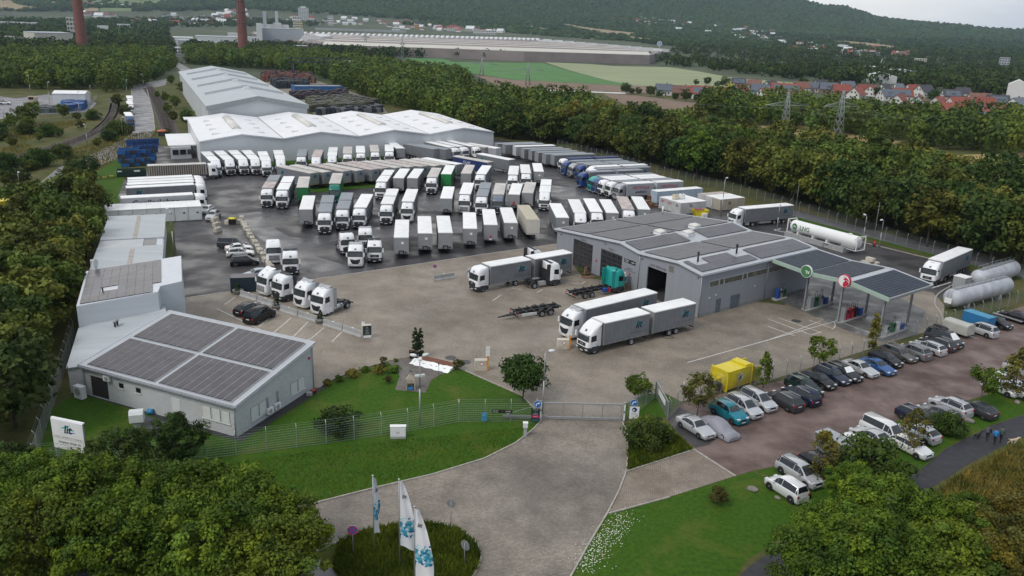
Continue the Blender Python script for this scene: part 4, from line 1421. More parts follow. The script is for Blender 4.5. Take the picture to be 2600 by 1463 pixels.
# pumps and islands
def island(s,t0,t1,items,lab):
 t=thing('pump_island',lab,'pump island')
 m=MB()
 P=[G(s+.65*sin(a),(t0 if cos(a)<0 else t1)+.65*cos(a))for a in np.linspace(0,2*pi,17)[:-1]]
 if sum(p[0]*q[1]-q[0]*p[1]for p,q in zip(P,P[1:]+P[:1]))<0:
  P=P[::-1]
 m.prism([(p[0],p[1])for p in P],0,.16,concrete)
 obj('plinth',m,t)
 for k,dt,w,d_,h,mt in items:
  m=MB()
  G.box(m,s-d_/2,s+d_/2,t0+dt,t0+dt+w,.16,h,mt)
  nm={'p':'fuel_pump','b':'cabinet','w':'bin'}[k]
  o=obj(nm,m.build(nm),t)
  if k=='p':
   m=MB()
   G.box(m,s-d_/2-.02,s-d_/2-.001,t0+dt+.08,t0+dt+w-.08,h-.55,h-.15,black)
   obj('display',m,o)
   p0,p1=G(s,t0+dt+.1,h),G(s,t0+dt+.1,h+.8)
   p2=G(s-.3,t0+dt+.1,h+.95)
   p3=G(s-.45,t0+dt+.1,.9)
   obj('hose',MB().path([p0,p1,p2,p3],.03,black,5),o)
blue_p=mk('blue_plastic',(.02,.07,.28),.45,var=.1)
green_p=mk('green_plastic',(.025,.13,.05),.45,var=.1)
grey_p=mk('grey_enamel',(.33,.34,.34),.5,var=.1)
island(-1.0,17.2,19.2,[('w',.1,.55,.6,1.7,blue_p),('p',.9,.6,.5,1.5,grey_p),('p',1.7,.6,.5,1.4,green_p)],'pump island with blue tank against the workshop wall')
island(-6.6,17.4,23.6,[('b',.6,1.0,.6,1.9,grey_p),('p',2.0,.7,.6,1.7,green_p),('p',3.4,.6,.6,1.8,grey_p),('w',4.6,.8,.7,1.2,blue_p)],'pump island with green pumps and a blue bin under the middle of the canopy')
island(-12.6,17.4,23.6,[('b',.5,.5,.6,1.9,grey_p),('p',1.3,.7,.6,1.7,red_s),('p',2.5,.7,.6,1.7,red_s),('p',3.6,.35,.6,1.7,black),('w',4.7,.8,.7,1.3,blue_p)],'pump island with two red pumps and a blue bin')
island(-19.3,17.4,23.6,[('p',1.0,.6,.5,1.4,grey_p),('p',2.6,.6,.5,1.5,green_p),('b',3.5,.9,.6,1.4,shutter),('w',4.8,.8,.7,1.0,blue_p)],'outermost pump island with white cabinet and a blue bin')
# ---- office
F0=np.array([-26.3,72.4])
O_=Fr(F0,(-45.3+26.3,80.8-72.4),(-21.7+26.3,84.4-72.4))
OL,OD=20.77,12.85
oz=lambda s,t:3.4+1.85*t/OD
off=thing('office_building','white brick office with a sloping roof of four solar panel blocks','building')
m=MB()
fo=[(13.1,12.4),(15.5,14.8)]
m2=MB()
O_.box(m,0,OL,0,.3,0,3.3,brick_a)
obj('front_wall',m,off)
m=MB()
O_.box(m,0,.3,.3,OD,0,[oz(0,.3)-.08,oz(0,.3)-.08,oz(0,OD)-.08,oz(0,OD)-.08],brick_b)
obj('side_wall',m,off)
m=MB()
O_.box(m,.3,OL,OD-.3,OD,0,oz(0,OD)-.08,brick_a)
O_.box(m,OL-.3,OL,.3,OD-.3,0,[oz(0,.3)-.1,oz(0,.3)-.1,oz(0,OD-.3)-.1,oz(0,OD-.3)-.1],brick_b)
obj('back_wall',m,off)
m=MB()
q=[oz(0,-.25),oz(0,-.25),oz(0,OD+.25),oz(0,OD+.25)]
O_.box(m,-.25,OL+.2,-.25,OD+.25,[z-.1 for z in q],[z+.12 for z in q],roofmetal)
roof=obj('roof',m,off)
m=MB()
O_.box(m,-.33,-.25,-.3,OD+.3,[z-.14 for z in q],[z+.17 for z in q],cladtrim)
O_.box(m,-.25,OL+.2,OD+.25,OD+.33,oz(0,OD)-.1,oz(0,OD)+.2,cladtrim)
O_.box(m,OL+.2,OL+.28,-.3,OD+.3,[z-.14 for z in q],[z+.17 for z in q],cladtrim)
obj('verge_board',m,off)
m=MB()
O_.box(m,-.3,OL+.25,-.42,-.25,3.2,3.36,downpipe)
obj('gutter',m,off)
zo=lambda s,t:oz(s,t)+.12
for s0,s1 in((.5,9.9),(10.5,20.0)):
 for t0,t1 in((.15,6.0),(6.6,12.4)):
  panels(off,O_,None,s0,s1,t0,t1,1.045,1.7,solar,.035,.008,.08,zt=zo)
m=MB()
for s0,s1 in((.5,9.9),(10.5,20.0)):
 k=round((s1-s0)/1.045)
 for i in range(k+1):
  s=s0+(s1-s0)*i/k
  for t0,t1 in((.1,6.05),(6.55,12.45)):
   qq=[zo(0,t0),zo(0,t0),zo(0,t1),zo(0,t1)]
   O_.box(m,s-.03,s+.03,t0,t1,[z+.02 for z in qq],[z+.105 for z in qq],alu)
obj('panel_rails',m,off)
def wopen(fr,par,a,b,z0,z1,face,frame=.05,t=-.02,nm='window',child='roller_shutter'):
 m=MB()
 fr.box(m,a,b,t,-.001,z0,z1,steel)
 w=obj(nm,m.build(nm),par)
 m=MB()
 fr.box(m,a+frame,b-frame,t-.02,t,z0+frame,z1-frame,face)
 obj(child,m.build(child),w)
 m=MB()
 fr.box(m,a-.06,b+.06,t-.1,-.001,z0-.07,z0,shutter)
 obj('sill',m,w)
 return w
for a,b in((.7,1.75),(1.9,2.95),(3.1,4.2)):
 wopen(O_,off,a,b,1.2,2.55,shutter)
wopen(O_,off,12.4,13.1,1.9,2.5,glass,child='pane')
wopen(O_,off,14.8,15.5,1.9,2.5,glass,child='pane')
m=MB()
O_.box(m,7.1,8.2,-.03,-.001,.05,2.4,shutter)
d=obj('door',m,off)
obj('door_handle',O_.box(MB(),7.2,7.3,-.09,-.03,1.05,1.12,black),d)
m=MB()
O_.box(m,17.2,19.6,-.03,-.001,.2,2.45,mk('brown_black_gate',(.03,.027,.028),.55))
g_=obj('double_gate',m,off)
for i in range(8):
 obj('board',O_.box(MB(),17.24+i*.29,17.24+i*.29+.26,-.05,-.03,.24,2.41,mk('brown_black_gate',(.03,.027,.028),.55)),g_)
def acunit(fr,s,z,w=.85,h=.6,d_=.3,par=off,nm='air_conditioner'):
 m=MB()
 fr.box(m,s,s+w,-d_-.08,-.08,z,z+h,white)
 o=obj(nm,m.build(nm),par)
 m=MB()
 c=fr(s+w*.4,-d_-.085,z+h/2)
 c2=fr(s+w*.4,-d_-.10,z+h/2)
 m.tube(c,c2,h*.4,grey_p,16)
 obj('fan_grille',m,o)
 m=MB()
 fr.box(m,s+.1,s+.15,-d_,-.001,z-.1,z,steel)
 fr.box(m,s+w-.15,s+w-.1,-d_,-.001,z-.1,z,steel)
 obj('bracket',m,o)
acunit(O_,16.5,2.45)
OS=Fr(F0,O_.v,O_.u) # along the right-hand wall, t runs inwards
acunit(OS,4.5,.45)
acunit(OS,5.7,.45)
for a,b in((8.7,10.15),(10.3,11.4),(3.2,4.5),(4.6-.0,4.61)):
 pass
for a,b in((8.75,9.9),(10.05,11.2),(3.5,4.6),(2.2,3.35)):
 wopen(OS,off,a,b,.7,2.1,shutter)
for s in(4.85,6.5):
 m=MB().tube(OS(s,-.08,.2),OS(s,-.08,2.2),.11,downpipe,8)
 obj('duct',m,off)
m=MB()
for s,t in((.05,-.35),(OL-.2,-.35)):
 m.tube(O_(s,t+.25,0),O_(s,t+.25,3.2),.06,downpipe,6)
m.tube(OS(OD-.05,-.1,0),OS(OD-.05,-.1,5.1),.05,downpipe,6)
obj('downpipe',m,off)
m=MB().tube(OS(12.2,-.1,3.8),OS(12.2,-.02,3.8),.16,red_s,10)
obj('alarm_box',m,off)
# ---- wedge link roof and the tall solar-roofed block
link=thing('link_building','low link building with a wedge of pale sheet roof between office and tall block','building')
P=[(-46.95,81.0),(-45.35,80.95),(-40.95,93.0),(-43.2,97.0),(-50.8,91.2)]
ZT=[2.95,3.2,4.95,4.75,3.5]
obj('wall',MB().prism(P,0,[z-.1 for z in ZT],brick_a),link)
cx,cy=np.mean(P,0)
P2=[(cx+(x-cx)*1.03,cy+(y-cy)*1.03)for x,y in P]
P2[1],P2[2]=(-45.6,80.85),(-41.05,92.9)
obj('roof',MB().prism(P2,[z-.1 for z in ZT],ZT,roofgrey),link)
for dx in(0,.5):
 c=(-46.3-dx*.1,91.3-dx)
 obj('roof_vent',MB().tube((*c,4.),(*c,4.55),.12,black,8).tube((*c,4.55),(*c,4.75),.2,steel,8),link)
tall=thing('tall_block','tall white clad block with a dusty solar roof behind the office','building')
P=[(-51.0,91.5),(-42.9,95.2),(-43.5,97.4),(-41.4,98.9),(-46.0,110.4),(-56.9,105.6)]
zt_=lambda x,y:6.0+1.05*((x+51)*.925+(y-91.5)*.38)/10.5
clad_lt=mk('pale_rib_cladding',(.50,.53,.56),.5,var=.05,scale=.4,bump=.3,bscale=9,stretch=(.02,.02,3))
obj('wall',MB().prism(P,0,[zt_(*p)-.05 for p in P],clad_lt),tall)
obj('roof',MB().prism(P,[zt_(*p)-.05 for p in P],[zt_(*p)+.12 for p in P],cladtrim),tall)
TF=Fr((-51.0,91.5),(.925,.38),(-5.9,14.1))
ztt=lambda s,t:zt_(*TF(s,t)[:2])+.12
panels(tall,TF,None,.3,9.3,.5,15.0,1.02,1.72,solar_tall,.012,.012,.06,[(1.9,3.9,3.6,5.4),(8.2,9.5,.3,3.8)],zt=ztt)
m=MB()
TF.box(m,1.0,2.0,15.3,15.8,0,1,steel)
c=TF(1.2,15.6)
m=MB().tube((c[0],c[1],5.6),(c[0],c[1],6.6),.05,steel,6)
ring=[]
for k in range(4):
 a=k/3*.9
 ring.append([(c[0]-.1+.15*a*a,c[1]+.75*a*cos(b),6.9+.75*a*sin(b))for b in np.linspace(0,2*pi,15)[:-1]])
m.loft(ring,shutter,cap=0)
obj('satellite_dish',m,tall)
c=TF(2.6,4.4)
obj('roof_vent',MB().tube((c[0],c[1],6.3),(c[0],c[1],6.9),.1,black,8),tall)
# ---- low grey-roofed sheds
LF=Fr((-57.6,106.4),(.93,.367),(-.365,.93))
sheds=thing('grey_roofed_sheds','long low sheds with grey sheet roofs and translucent strips','building')
m=MB()
LF.box(m,0,9.2,0,42.6,0,3.8,clad_lt)
obj('wall',m,sheds)
skyl=mk('translucent_sheet',(.33,.30,.26),.5,var=.25,scale=1.5)
for t0,t1,mt in((0,19.5,roofgrey),(19.5,24.7,roofmetal),(24.7,42.8,roofgrey)):
 m=MB()
 z=3.8 if mt is roofmetal else 3.9
 LF.box(m,-.2,9.4 if mt is roofgrey else 6.3,t0,t1,3.78,z+.12,mt)
 obj('roof',m,sheds)
 if mt is roofgrey:
  k=0
  while t0+k*2.2+1.9<t1:
   m=MB()
   LF.box(m,4.6,5.25,t0+k*2.2+.1,t0+k*2.2+2.2,z+.125,z+.15,skyl)
   obj('rooflight',m,sheds)
   k+=1
m=MB()
LF.box(m,6.4,8.2,19.8,24.4,3.75,3.9,solar_tall)
obj('glass_roof',m,sheds)
m=MB()
LF.box(m,8.3,9.2,19.6,24.6,3.5,3.6,roofgrey)
obj('flat_roof',m,sheds)
m=MB()
LF.box(m,9.2,9.4,.0,42.6,3.55,3.75,downpipe)
obj('gutter',m,sheds)
for t in(12,30):
 m=MB()
 LF.box(m,-.55,-.1,t,t+.5,3.3,4.1,white)
 obj('vent',m,sheds)
# ---- white site containers
pw=mk('white_container_paint',(.62,.64,.64),.5,var=.08,scale=.6)
CF=Fr((-62.7,162.4),(-.915,-.403),(-.403,.915))
for k in range(7):
 t=thing('site_container',['white site container at the right end of its row, door on the yard side','white site container second from the right end of its row','white site container third from the right end of its row','white site container in the middle of its row','white site container third from the trees in its row','white site container second from the trees in its row','white site container half under the trees at the left end'][k],'container',group='white site containers in a row')
 a=k*2.52
 m=MB()
 CF.box(m,a+.02,a+2.48,0,6.0,.1,2.75,pw)
 obj('body',m,t)
 m=MB()
 CF.box(m,a,a+2.5,-.05,6.05,2.75,2.9,tarp_white)
 obj('roof',m,t)
 m=MB()
 CF.box(m,a+.3,a+1.3,-.04,-.002,.15,2.2,shutter)
 d=obj('door',m,t)
 m=MB()
 CF.box(m,a+.6,a+1.0,-.05,-.04,1.5,1.8,darkplastic)
 obj('notice',m,d)
# ---- the white saw-roofed halls by the yard
hd=np.array([.865,.502])
hn=np.array([-.502,.865])
H=Fr((-66.1,240.0),hd,hn*57+hd*6)
hz=prof([(-24.3,6.3),(-12.8,7.95),(-1.3,6.35),(9.8,7.95),(21.4,6.3),(32.7,7.85),(44.5,6.2),(56.4,7.8),(67.5,6.2)])
hs=[-24.3,-12.8,-1.3,9.8,21.4,32.7,44.5,56.4,67.5]
hall=thing('white_warehouse','white warehouse with four shallow gables behind the lorry rows','building')
m=MB()
for a,b in zip(hs,hs[1:]):
 H.box(m,a,b,0,.3,0,[hz(a)-.05,hz(b)-.05,hz(b)-.05,hz(a)-.05],hallwall)
 H.box(m,a,b,56.7,57,0,[hz(a)-.05,hz(b)-.05,hz(b)-.05,hz(a)-.05],hallwall)
H.box(m,hs[0],hs[0]+.3,.3,56.7,0,hz(hs[0])-.06,hallwall)
H.box(m,hs[-1]-.3,hs[-1],.3,56.7,0,hz(hs[-1])-.06,hallwall)
obj('wall',m,hall)
for i,(a,b)in enumerate(zip(hs,hs[1:])):
 m=MB()
 q=[hz(a),hz(b),hz(b),hz(a)]
 H.box(m,a,b,-.3,57.3,[z-.05 for z in q],[z+.1 for z in q],roofwhite)
 obj('roof_slope',m,hall)
 c=(a+b)/2
 for t in(9,20,31,42):
  m=MB()
  s=c+(.6 if i%2 else-.6)
  H.box(m,s-1,s+1,t-.7,t+.7,hz(s)+.02,hz(s)+.42,roofwhite)
  obj('smoke_vent',m,hall)
for r in(-12.8,9.8,32.7,56.4):
 m=MB()
 rings=[]
 for t in(13,44):
  rings.append([H(r+1.3*cos(x),t,hz(r)+.0+.75*sin(x))for x in np.linspace(0,pi,8)])
 m.loft(rings,dome)
 obj('ridge_rooflight',m,hall)
m=MB()
for r in(-1.3,21.4,44.5):
 H.box(m,r-.35,r+.35,0,57,hz(r)+.105,hz(r)+.13,downpipe)
obj('valley_gutter',m,hall)
m=MB()
for a,b in zip(hs,hs[1:]):
 q=[hz(a),hz(b),hz(b),hz(a)]
 H.box(m,a,b,-.42,-.3,[z-.2 for z in q],[z+.16 for z in q],cladtrim)
obj('gable_trim',m,hall)
m=MB()
H.box(m,-32,-24.4,14,40,3.4,3.7,roofwhite)
o=obj('loading_canopy',m,hall)
m=MB()
H.box(m,-31.5,-26,12.4,13.8,0,3.3,hallwall2)
for k in range(3):
 H.box(m,-31+k*2,-29.4+k*2,12.2,12.4,1.2,2.6,glass)
obj('dock_house',m,hall)
# ---- the long hall behind
B=Fr((-105.2,285.1),(29.5,17.0),(-81.1,181.2))
bz=prof([(-.5,10),(0,10.),(17,13.2),(34,10.)])
big=thing('long_warehouse','long pale grey warehouse with a ridged roof in the distance','building')
m=MB()
for a,b in((0,17),(17,34)):
 B.box(m,a,b,0,.4,0,[bz(a),bz(b),bz(b),bz(a)],hallwall2)
 B.box(m,a,b,194.6,195,0,[bz(a),bz(b),bz(b),bz(a)],hallwall2)
B.box(m,0,.4,.4,194.6,0,9.95,hallwall2)
B.box(m,33.6,34,.4,194.6,0,9.95,hallwall2)
obj('wall',m,big)
for a,b in((-.6,17),(17,34.6)):
 m=MB()
 za,zb=bz(a),bz(b)
 B.box(m,a,b,-.6,195.6,[za,zb,zb,za],[za+.25,zb+.25,zb+.25,za+.25],roofgrey)
 obj('roof_slope',m,big)
for t in(40,80,120,160):
 m=MB()
 for a,b in((2,17),(17,32)):
  B.box(m,a,b,t,t+.3,[bz(a)+.3,bz(b)+.3,bz(b)+.3,bz(a)+.3],[bz(a)+1.1,bz(b)+1.1,bz(b)+1.1,bz(a)+1.1],hallwall2)
 obj('fire_wall',m,big)
 m=MB()
 B.box(m,16,18,t-8,t-6,13.2,14.1,white)
 obj('roof_vent',m,big)
m=MB()
for a,b in((-.6,17),(17,34.6)):
 B.box(m,a,b,-.75,-.6,[bz(a)-1.2,bz(b)-1.2,bz(b)-1.2,bz(a)-1.2],[bz(a)+.3,bz(b)+.3,bz(b)+.3,bz(a)+.3],mk('grey_gable_band',(.26,.28,.28),.5))
obj('gable_band',m,big)
m=MB()
B.box(m,-7,-.1,20,28,3.5,3.8,roofwhite)
obj('porch',m,big)
# --- lorries
cabpaint={'white':white2,'blue':mk('blue_cab_paint',(.025,.06,.20),.3,var=.05),'teal':mk('teal_cab_paint',(.02,.33,.30),.35,var=.05),'silver':mk('silver_cab_paint',(.40,.41,.42),.3,metal=.3,var=.05),
   'green':mk('dark_green_cab_paint',(.01,.16,.115),.35,var=.06),'greyblue':mk('grey_blue_cab_paint',(.15,.18,.22),.35,var=.06),'midblue':mk('dull_blue_cab_paint',(.05,.09,.2),.35,var=.05)}
_CACHE={}
def cch(key,fn):
 if key not in _CACHE:
  _CACHE[key]=fn()
 return _CACHE[key]
def wheel_nodes(x,y,r=.5,w=.32,big=True):
 def tyre():
  m=MB()
  n=18
  rings=[]
  for yy,rr in((-w/2,r*.62),(-w/2,r*.93),(-w/2*.8,r),(w/2*.8,r),(w/2,r*.93),(w/2,r*.62)):
   rings.append([(rr*cos(2*pi*i/n),yy,rr*sin(2*pi*i/n))for i in range(n)])
  m.loft(rings,rubber,cap=0)
  return m.build('wheel')
 def rim():
  m=MB()
  n=14
  for sg in(-1,1):
   rings=[[(rr*cos(2*pi*i/n),sg*yy,rr*sin(2*pi*i/n))for i in range(n)]for rr,yy in((r*.63,w/2-.02),(r*.5,w/2-.10),(r*.25,w/2-.10),(r*.16,w/2+.0),(.01,w/2))]
   m.loft(rings if sg<0 else[q[::-1]for q in rings],rimmat,cap=0)
  return m.build('rim')
 return('wheel',cch(('tyre',r,w),tyre),(x,y,r),[('rim',cch(('rim',r,w),rim),(0,0,0),[])])
def litlogo(size,k=logo_k,c=logo_t,c2=logo_b):
 def f():
  tx=txm('lit',size*1.3,k,.032*size,.25)
  m=MB()
  z=-.002
  s=size
  m.poly([(-.95*s,.05*s,z),(-.25*s,.12*s,z),(.55*s,.62*s,z),(-.1*s,.45*s,z)],c)
  m.poly([(-.55*s,-.42*s,z),(.9*s,-.28*s,z),(.95*s,-.16*s,z),(.1*s,-.24*s,z)],c2)
  m.poly([(-.2*s,-.10*s,z),(1.0*s,.02*s,z),(.8*s,.14*s,z),(.2*s,.10*s,z)],c)
  return join_meshes('logo',[(tx,M4),(m.build('swoosh'),M4)])
 return cch(('logo',size,k.name),f)
def boxm(name,*a):
 return cch((name,)+tuple(x if not hasattr(x,'name')else x.name for x in a),lambda:MB().box(*a).build(name))
SIDE_R=(pi/2,0,0) # sheet facing -Y
SIDE_L=(pi/2,0,pi) # sheet facing +Y
FRONT=(pi/2,0,pi/2) # sheet facing +X
def body_nodes(x1,L,side,roof,front,z0=1.05,z1=4.0,words=None,logo=True,coupling=False,rear=True,notice=False,ends=None):
 """a box body from x1 backwards; curtain sides with posts, a tarpaulin roof, front wall and rear doors"""
 x0=x1-L
 key=(x1,L,side.name,roof.name,front.name,z0,z1)
 def body():
  m=MB()
  m.box(x0+.05,-1.25,z0+.28,x1-.05,1.25,z1-.1,side)
  for sg in(-1,1): # curtain folds and pillars
   k=int(L/.68)
   for i in range(k):
    xx=x0+.3+(L-.6)*i/(k-1)
    m.box(xx-.025,sg*1.25,z0+.3,xx+.025,sg*1.265,z1-.12,side)
  return m.build('curtain_body')
 def rf():
  m=MB()
  r=[[(x,y*w,z)for y,z in((-1.275,z1-.16),(-1.275,z1-.03),(-1.2,z1),(-.4,z1+.015),(.4,z1+.015),(1.2,z1),(1.275,z1-.03),(1.275,z1-.16))]for x,w in((x0,1),(x0+L*.33,.999),(x0+L*.66,1),(x1,1))]
  m.loft(r,roof,smooth=0)
  return m.build('roof')
 def rail():
  m=MB()
  for sg in(-1,1):
   a,b=sorted((sg*1.2,sg*1.275))
   m.box(x0,a,z0,x1,b,z0+.26,curtain if side is curtain else side)
   k=int(L/.9)
   for i in range(k+1):
    xx=x0+.04+(L-.08)*i/k
    a2,b2=sorted((sg*1.275,sg*1.29))
    m.box(xx-.02,a2,z0+.02,xx+.02,b2,z0+.24,alu)
  m.box(x0,-1.2,z0+.05,x1,1.2,z0+.2,chassis)
  return m.build('side_rail')
 def fw():
  m=MB()
  m.box(x1-.05,-1.25,z0,x1,1.25,z1-.16,front)
  for a,b,c,d in((-1.27,-1.17,z0,z1-.1),(1.17,1.27,z0,z1-.1),(-1.17,1.17,z0,z0+.12),(-1.17,1.17,z1-.28,z1-.1)):
   m.box(x1,a,c,x1+.025,b,d,front)
  return m.build('front_wall')
 out_=[('curtain_body',cch(('cb',)+key,body),(0,0,0),[]),('roof',cch(('rf',)+key,rf),(0,0,0),[]),
   ('side_rail',cch(('sr',)+key,rail),(0,0,0),[]),('front_wall',cch(('fw',)+key,fw),(0,0,0),[])]
 if rear:
  for sg in(-1,1):
   a,b=sorted((sg*.01,sg*1.25))
   d=boxm('rear_door',x0-.04,a,z0,x0,b,z1-.18,ends or front)
   out_.append(('rear_door',d,(0,0,0),[('lock_bar',boxm('lock_bar',x0-.07,sg*.35-.02,z0+.1,x0-.04,sg*.35+.02,z1-.25,steel),(0,0,0),[])]))
 if coupling:
  def cpl():
   m=MB()
   for y in(-.38,.38):
    m.box(x1+.025,y-.07,z0+.02,x1+.12,y+.07,z0+.62,black)
   m.box(x1+.025,-.38,z0+.50,x1+.12,.38,z0+.62,black)
   m.box(x1+.025,.62,z0+.15,x1+.09,.9,z0+.42,black)
   m.box(x1+.025,-.95,z0+.32,x1+.05,-.85,z0+.42,tarp_white)
   return m.build('coupling_panel')
  out_.append(('coupling_panel',cch(('cpl',x1,z0),cpl),(0,0,0),[]))
 if notice:
  out_.append(('notice',boxm('notice',x1+.026,-.02,z0+1.75,x1+.032,.42,z0+2.15,tarp_white),(0,0,0),[]))
 if logo:
  lg=litlogo(1.05)
  xx=x0+min(L*.24,2.3)
  out_+=[('logo',lg,(xx,-1.275,z0+1.75),[],SIDE_R),('logo',lg,(xx,1.275,z0+1.75),[],SIDE_L)]
  sl=txm('LOGISTIK \u00b7 INFORMATION \u00b7 TRANSPORT',.17,logo_k)
  out_+=[('lettering',sl,(xx,-1.275,z0+.75),[],SIDE_R),('lettering',sl,(xx,1.275,z0+.75),[],SIDE_L)]
 for w in words or():
  tx,size,mat,x,z=w[:5]
  me_=txm(tx,size,mat,.01*size,w[5]if len(w)>5 else 0)
  out_+=[('lettering',me_,(x,-1.28,z),[],SIDE_R),('lettering',me_,(x,1.28,z),[],SIDE_L)]
 return out_
def trailer_gear(xs,xleg=None,xfront=-.2,xrear=-13.6,drawbar=None):
 def ch():
  m=MB()
  for y in(-.45,.45):
   m.box(xrear+.1,y-.07,.72,xfront,y+.07,1.08,chassis)
  for x in np.arange(xrear+.4,xfront,1.4):
   m.box(x-.05,-.45,.8,x+.05,.45,.95,chassis)
  for x in xs:
   m.box(x-.07,-.95,.43,x+.07,.95,.57,chassis)
  if drawbar:
   m.hexa([(xfront,-.3,.55),(drawbar,-.06,.5),(drawbar,.06,.5),(xfront,.3,.55),(xfront,-.3,.75),(drawbar,-.06,.62),(drawbar,.06,.62),(xfront,.3,.75)],chassis)
  m.box(xrear-.03,-1.2,.45,xrear+.07,1.2,.58,chassis)
  return m.build('chassis')
 k=tuple(xs)+(xleg,xfront,xrear,drawbar)
 o=[('chassis',cch(('ch',)+k,ch),(0,0,0),[])]
 for x in xs:
  for y in(-1.04,1.04):
   o.append(wheel_nodes(x,y,.5,.36))
 for y in(-1.0,1.0):
  o.append(('tail_light',boxm('tail_light',xrear-.05,y-.2,.82,xrear,y+.2,.95,redlight),(0,0,0),[]))
  if xleg:
   o.append(('landing_leg',boxm('landing_leg',xleg-.07,y*.75-.07,.0,xleg+.07,y*.75+.07,1.05,chassis),(0,0,0),[]))
  if xleg:
   o.append(('side_guard',boxm('side_guard',xs[0]+1.0,y*1.2-.02,.5,xleg-.4,y*1.2+.02,.9,alu),(0,0,0),[]))
 return o
CABSEC={ # z, front x, half width, back x
 'high':[(.32,2.50,1.20),(.5,2.6,1.25),(1.0,2.62,1.25),(1.9,2.58,1.25),(2.8,2.36,1.23),(3.15,2.16,1.19),(3.5,1.80,1.12),(3.72,1.35,1.04),(3.8,.95,.98)],
 'box':[(.32,2.50,1.20),(.5,2.6,1.25),(1.0,2.6,1.25),(1.9,2.57,1.25),(2.75,2.40,1.24),(3.2,2.30,1.22),(3.55,2.1,1.17),(3.74,1.75,1.06),(3.8,1.3,.95)],
 'dome':[(.32,2.42,1.16),(.5,2.52,1.2),(1.0,2.55,1.2),(1.75,2.5,1.2),(2.5,2.28,1.18),(2.85,2.02,1.18),(3.3,1.62,1.19),(3.75,1.0,1.16),(3.97,.5,1.1)],
}
def cab_nodes(style,col,lower,shape='high',logo=True,deflector=None,tint=None,grille_v=False):
 paint=cabpaint[col]
 low=darkplastic if lower=='dark' else paint
 sec=CABSEC[shape]
 def plan(z,xf,w,xb=.38):
  return[(xb,-w,z),(xf-.55,-w,z),(xf-.16,-w+.06,z),(xf-.03,-w+.3,z),(xf,-.4,z),(xf,.4,z),(xf-.03,w-.3,z),(xf-.16,w-.06,z),(xf-.55,w,z),(xb,w,z)]
 def body():
  m=MB()
  rings=[plan(*s)for s in sec]
  kk=3
  m.loft(rings[:3],low,cap=0)
  m.loft(rings[2:],paint,cap=0)
  m.poly(rings[-1],paint)
  m.poly(rings[0][::-1],low)
  return m.build('cab')
 def S(z):
  zs=[s[0]for s in sec]
  return float(np.interp(z,zs,[s[1]for s in sec])),float(np.interp(z,zs,[s[2]for s in sec]))
 def strip(z0,z1,i0,i1,mat,off=.015,inset=0.):
  m=MB()
  for a,b in((z0,z1),):
   n=3
   for q in range(n):
    za,zb=a+(b-a)*q/n,a+(b-a)*(q+1)/n
    pa,pb=plan(za,*S(za)),plan(zb,*S(zb))
    for i in range(i0,i1):
     P=[pa[i],pa[i+1],pb[i+1],pb[i]]
     P=[(x+off,y*(1+off*.4),z)for x,y,z in P]
     m.poly(P,mat,True)
  return m
 ws0,ws1=(1.95,2.78)if shape!='dome' else(1.75,2.55)
 g=tint or glass_lt
 key=(style,col,lower,shape,g.name,grille_v)
 o=[('cab',cch(('cab',)+key,body),(0,0,0),[])]
 o.append(('windscreen',cch(('ws',)+key,lambda:strip(ws0,ws1,2,7,g).build('windscreen')),(0,0,0),[]))
 def sidew(sg):
  m=MB()
  y0,y1=S(ws0+.05)[1]+.008,S(ws1)[1]+.008
  P=[(1.12,sg*y0,ws0+.02),(2.02,sg*y0,ws0-.05),(1.98,sg*y1,ws1-.08),(1.12,sg*y1,ws1-.02)]
  m.poly(P if sg<0 else P[::-1],glass)
  return m.build('side_window')
 for sg in(-1,1):
  o.append(('side_window',cch(('sw',sg)+key,lambda sg=sg:sidew(sg)),(0,0,0),[]))
 def grille():
  m=MB()
  if grille_v:
   x=lambda z:S(z)[0]+.03
   m.poly([(x(.75),-.42,.75),(x(.75),.42,.75),(x(1.1),.72,1.1),(x(1.62),.85,1.62),(x(1.45),0,1.45),(x(1.62),-.85,1.62),(x(1.1),-.72,1.1)],darkplastic)
   for z in(.9,1.05,1.2,1.35):
    m.box(x(z),-.5,z-.02,x(z)+.03,.5,z+.02,black)
  elif style=='M':
   m.box(S(1.2)[0],-.72,1.15,S(1.2)[0]+.035,.72,1.6,darkplastic)
   m.box(S(1.2)[0]+.035,-.3,1.33,S(1.2)[0]+.045,.3,1.42,alu)
  elif style=='S':
   for z in(.85,1.02,1.2,1.38,1.55):
    m.box(S(z)[0],-.85,z-.045,S(z)[0]+.03,.85,z+.045,black)
  else:
   x=lambda z:S(z)[0]+.03
   m.poly([(x(.75),-.8,.75),(x(.75),.8,.75),(x(1.5),.95,1.5),(x(1.66),.45,1.66),(x(1.66),-.45,1.66),(x(1.5),-.95,1.5)],darkplastic)
   for z in(.9,1.1,1.3):
    m.box(x(z),-.75,z-.03,x(z)+.02,.75,z+.03,black)
   m.tube((x(1.42),0,1.42),(x(1.42)+.035,0,1.42),.14,alu,14)
  return m.build('grille')
 o.append(('grille',cch(('gr',)+key,grille),(0,0,0),[]))
 o.append(('number_plate',boxm('number_plate',S(.5)[0]+.005,-.26,.42,S(.5)[0]+.02,.26,.53,plate),(0,0,0),[]))
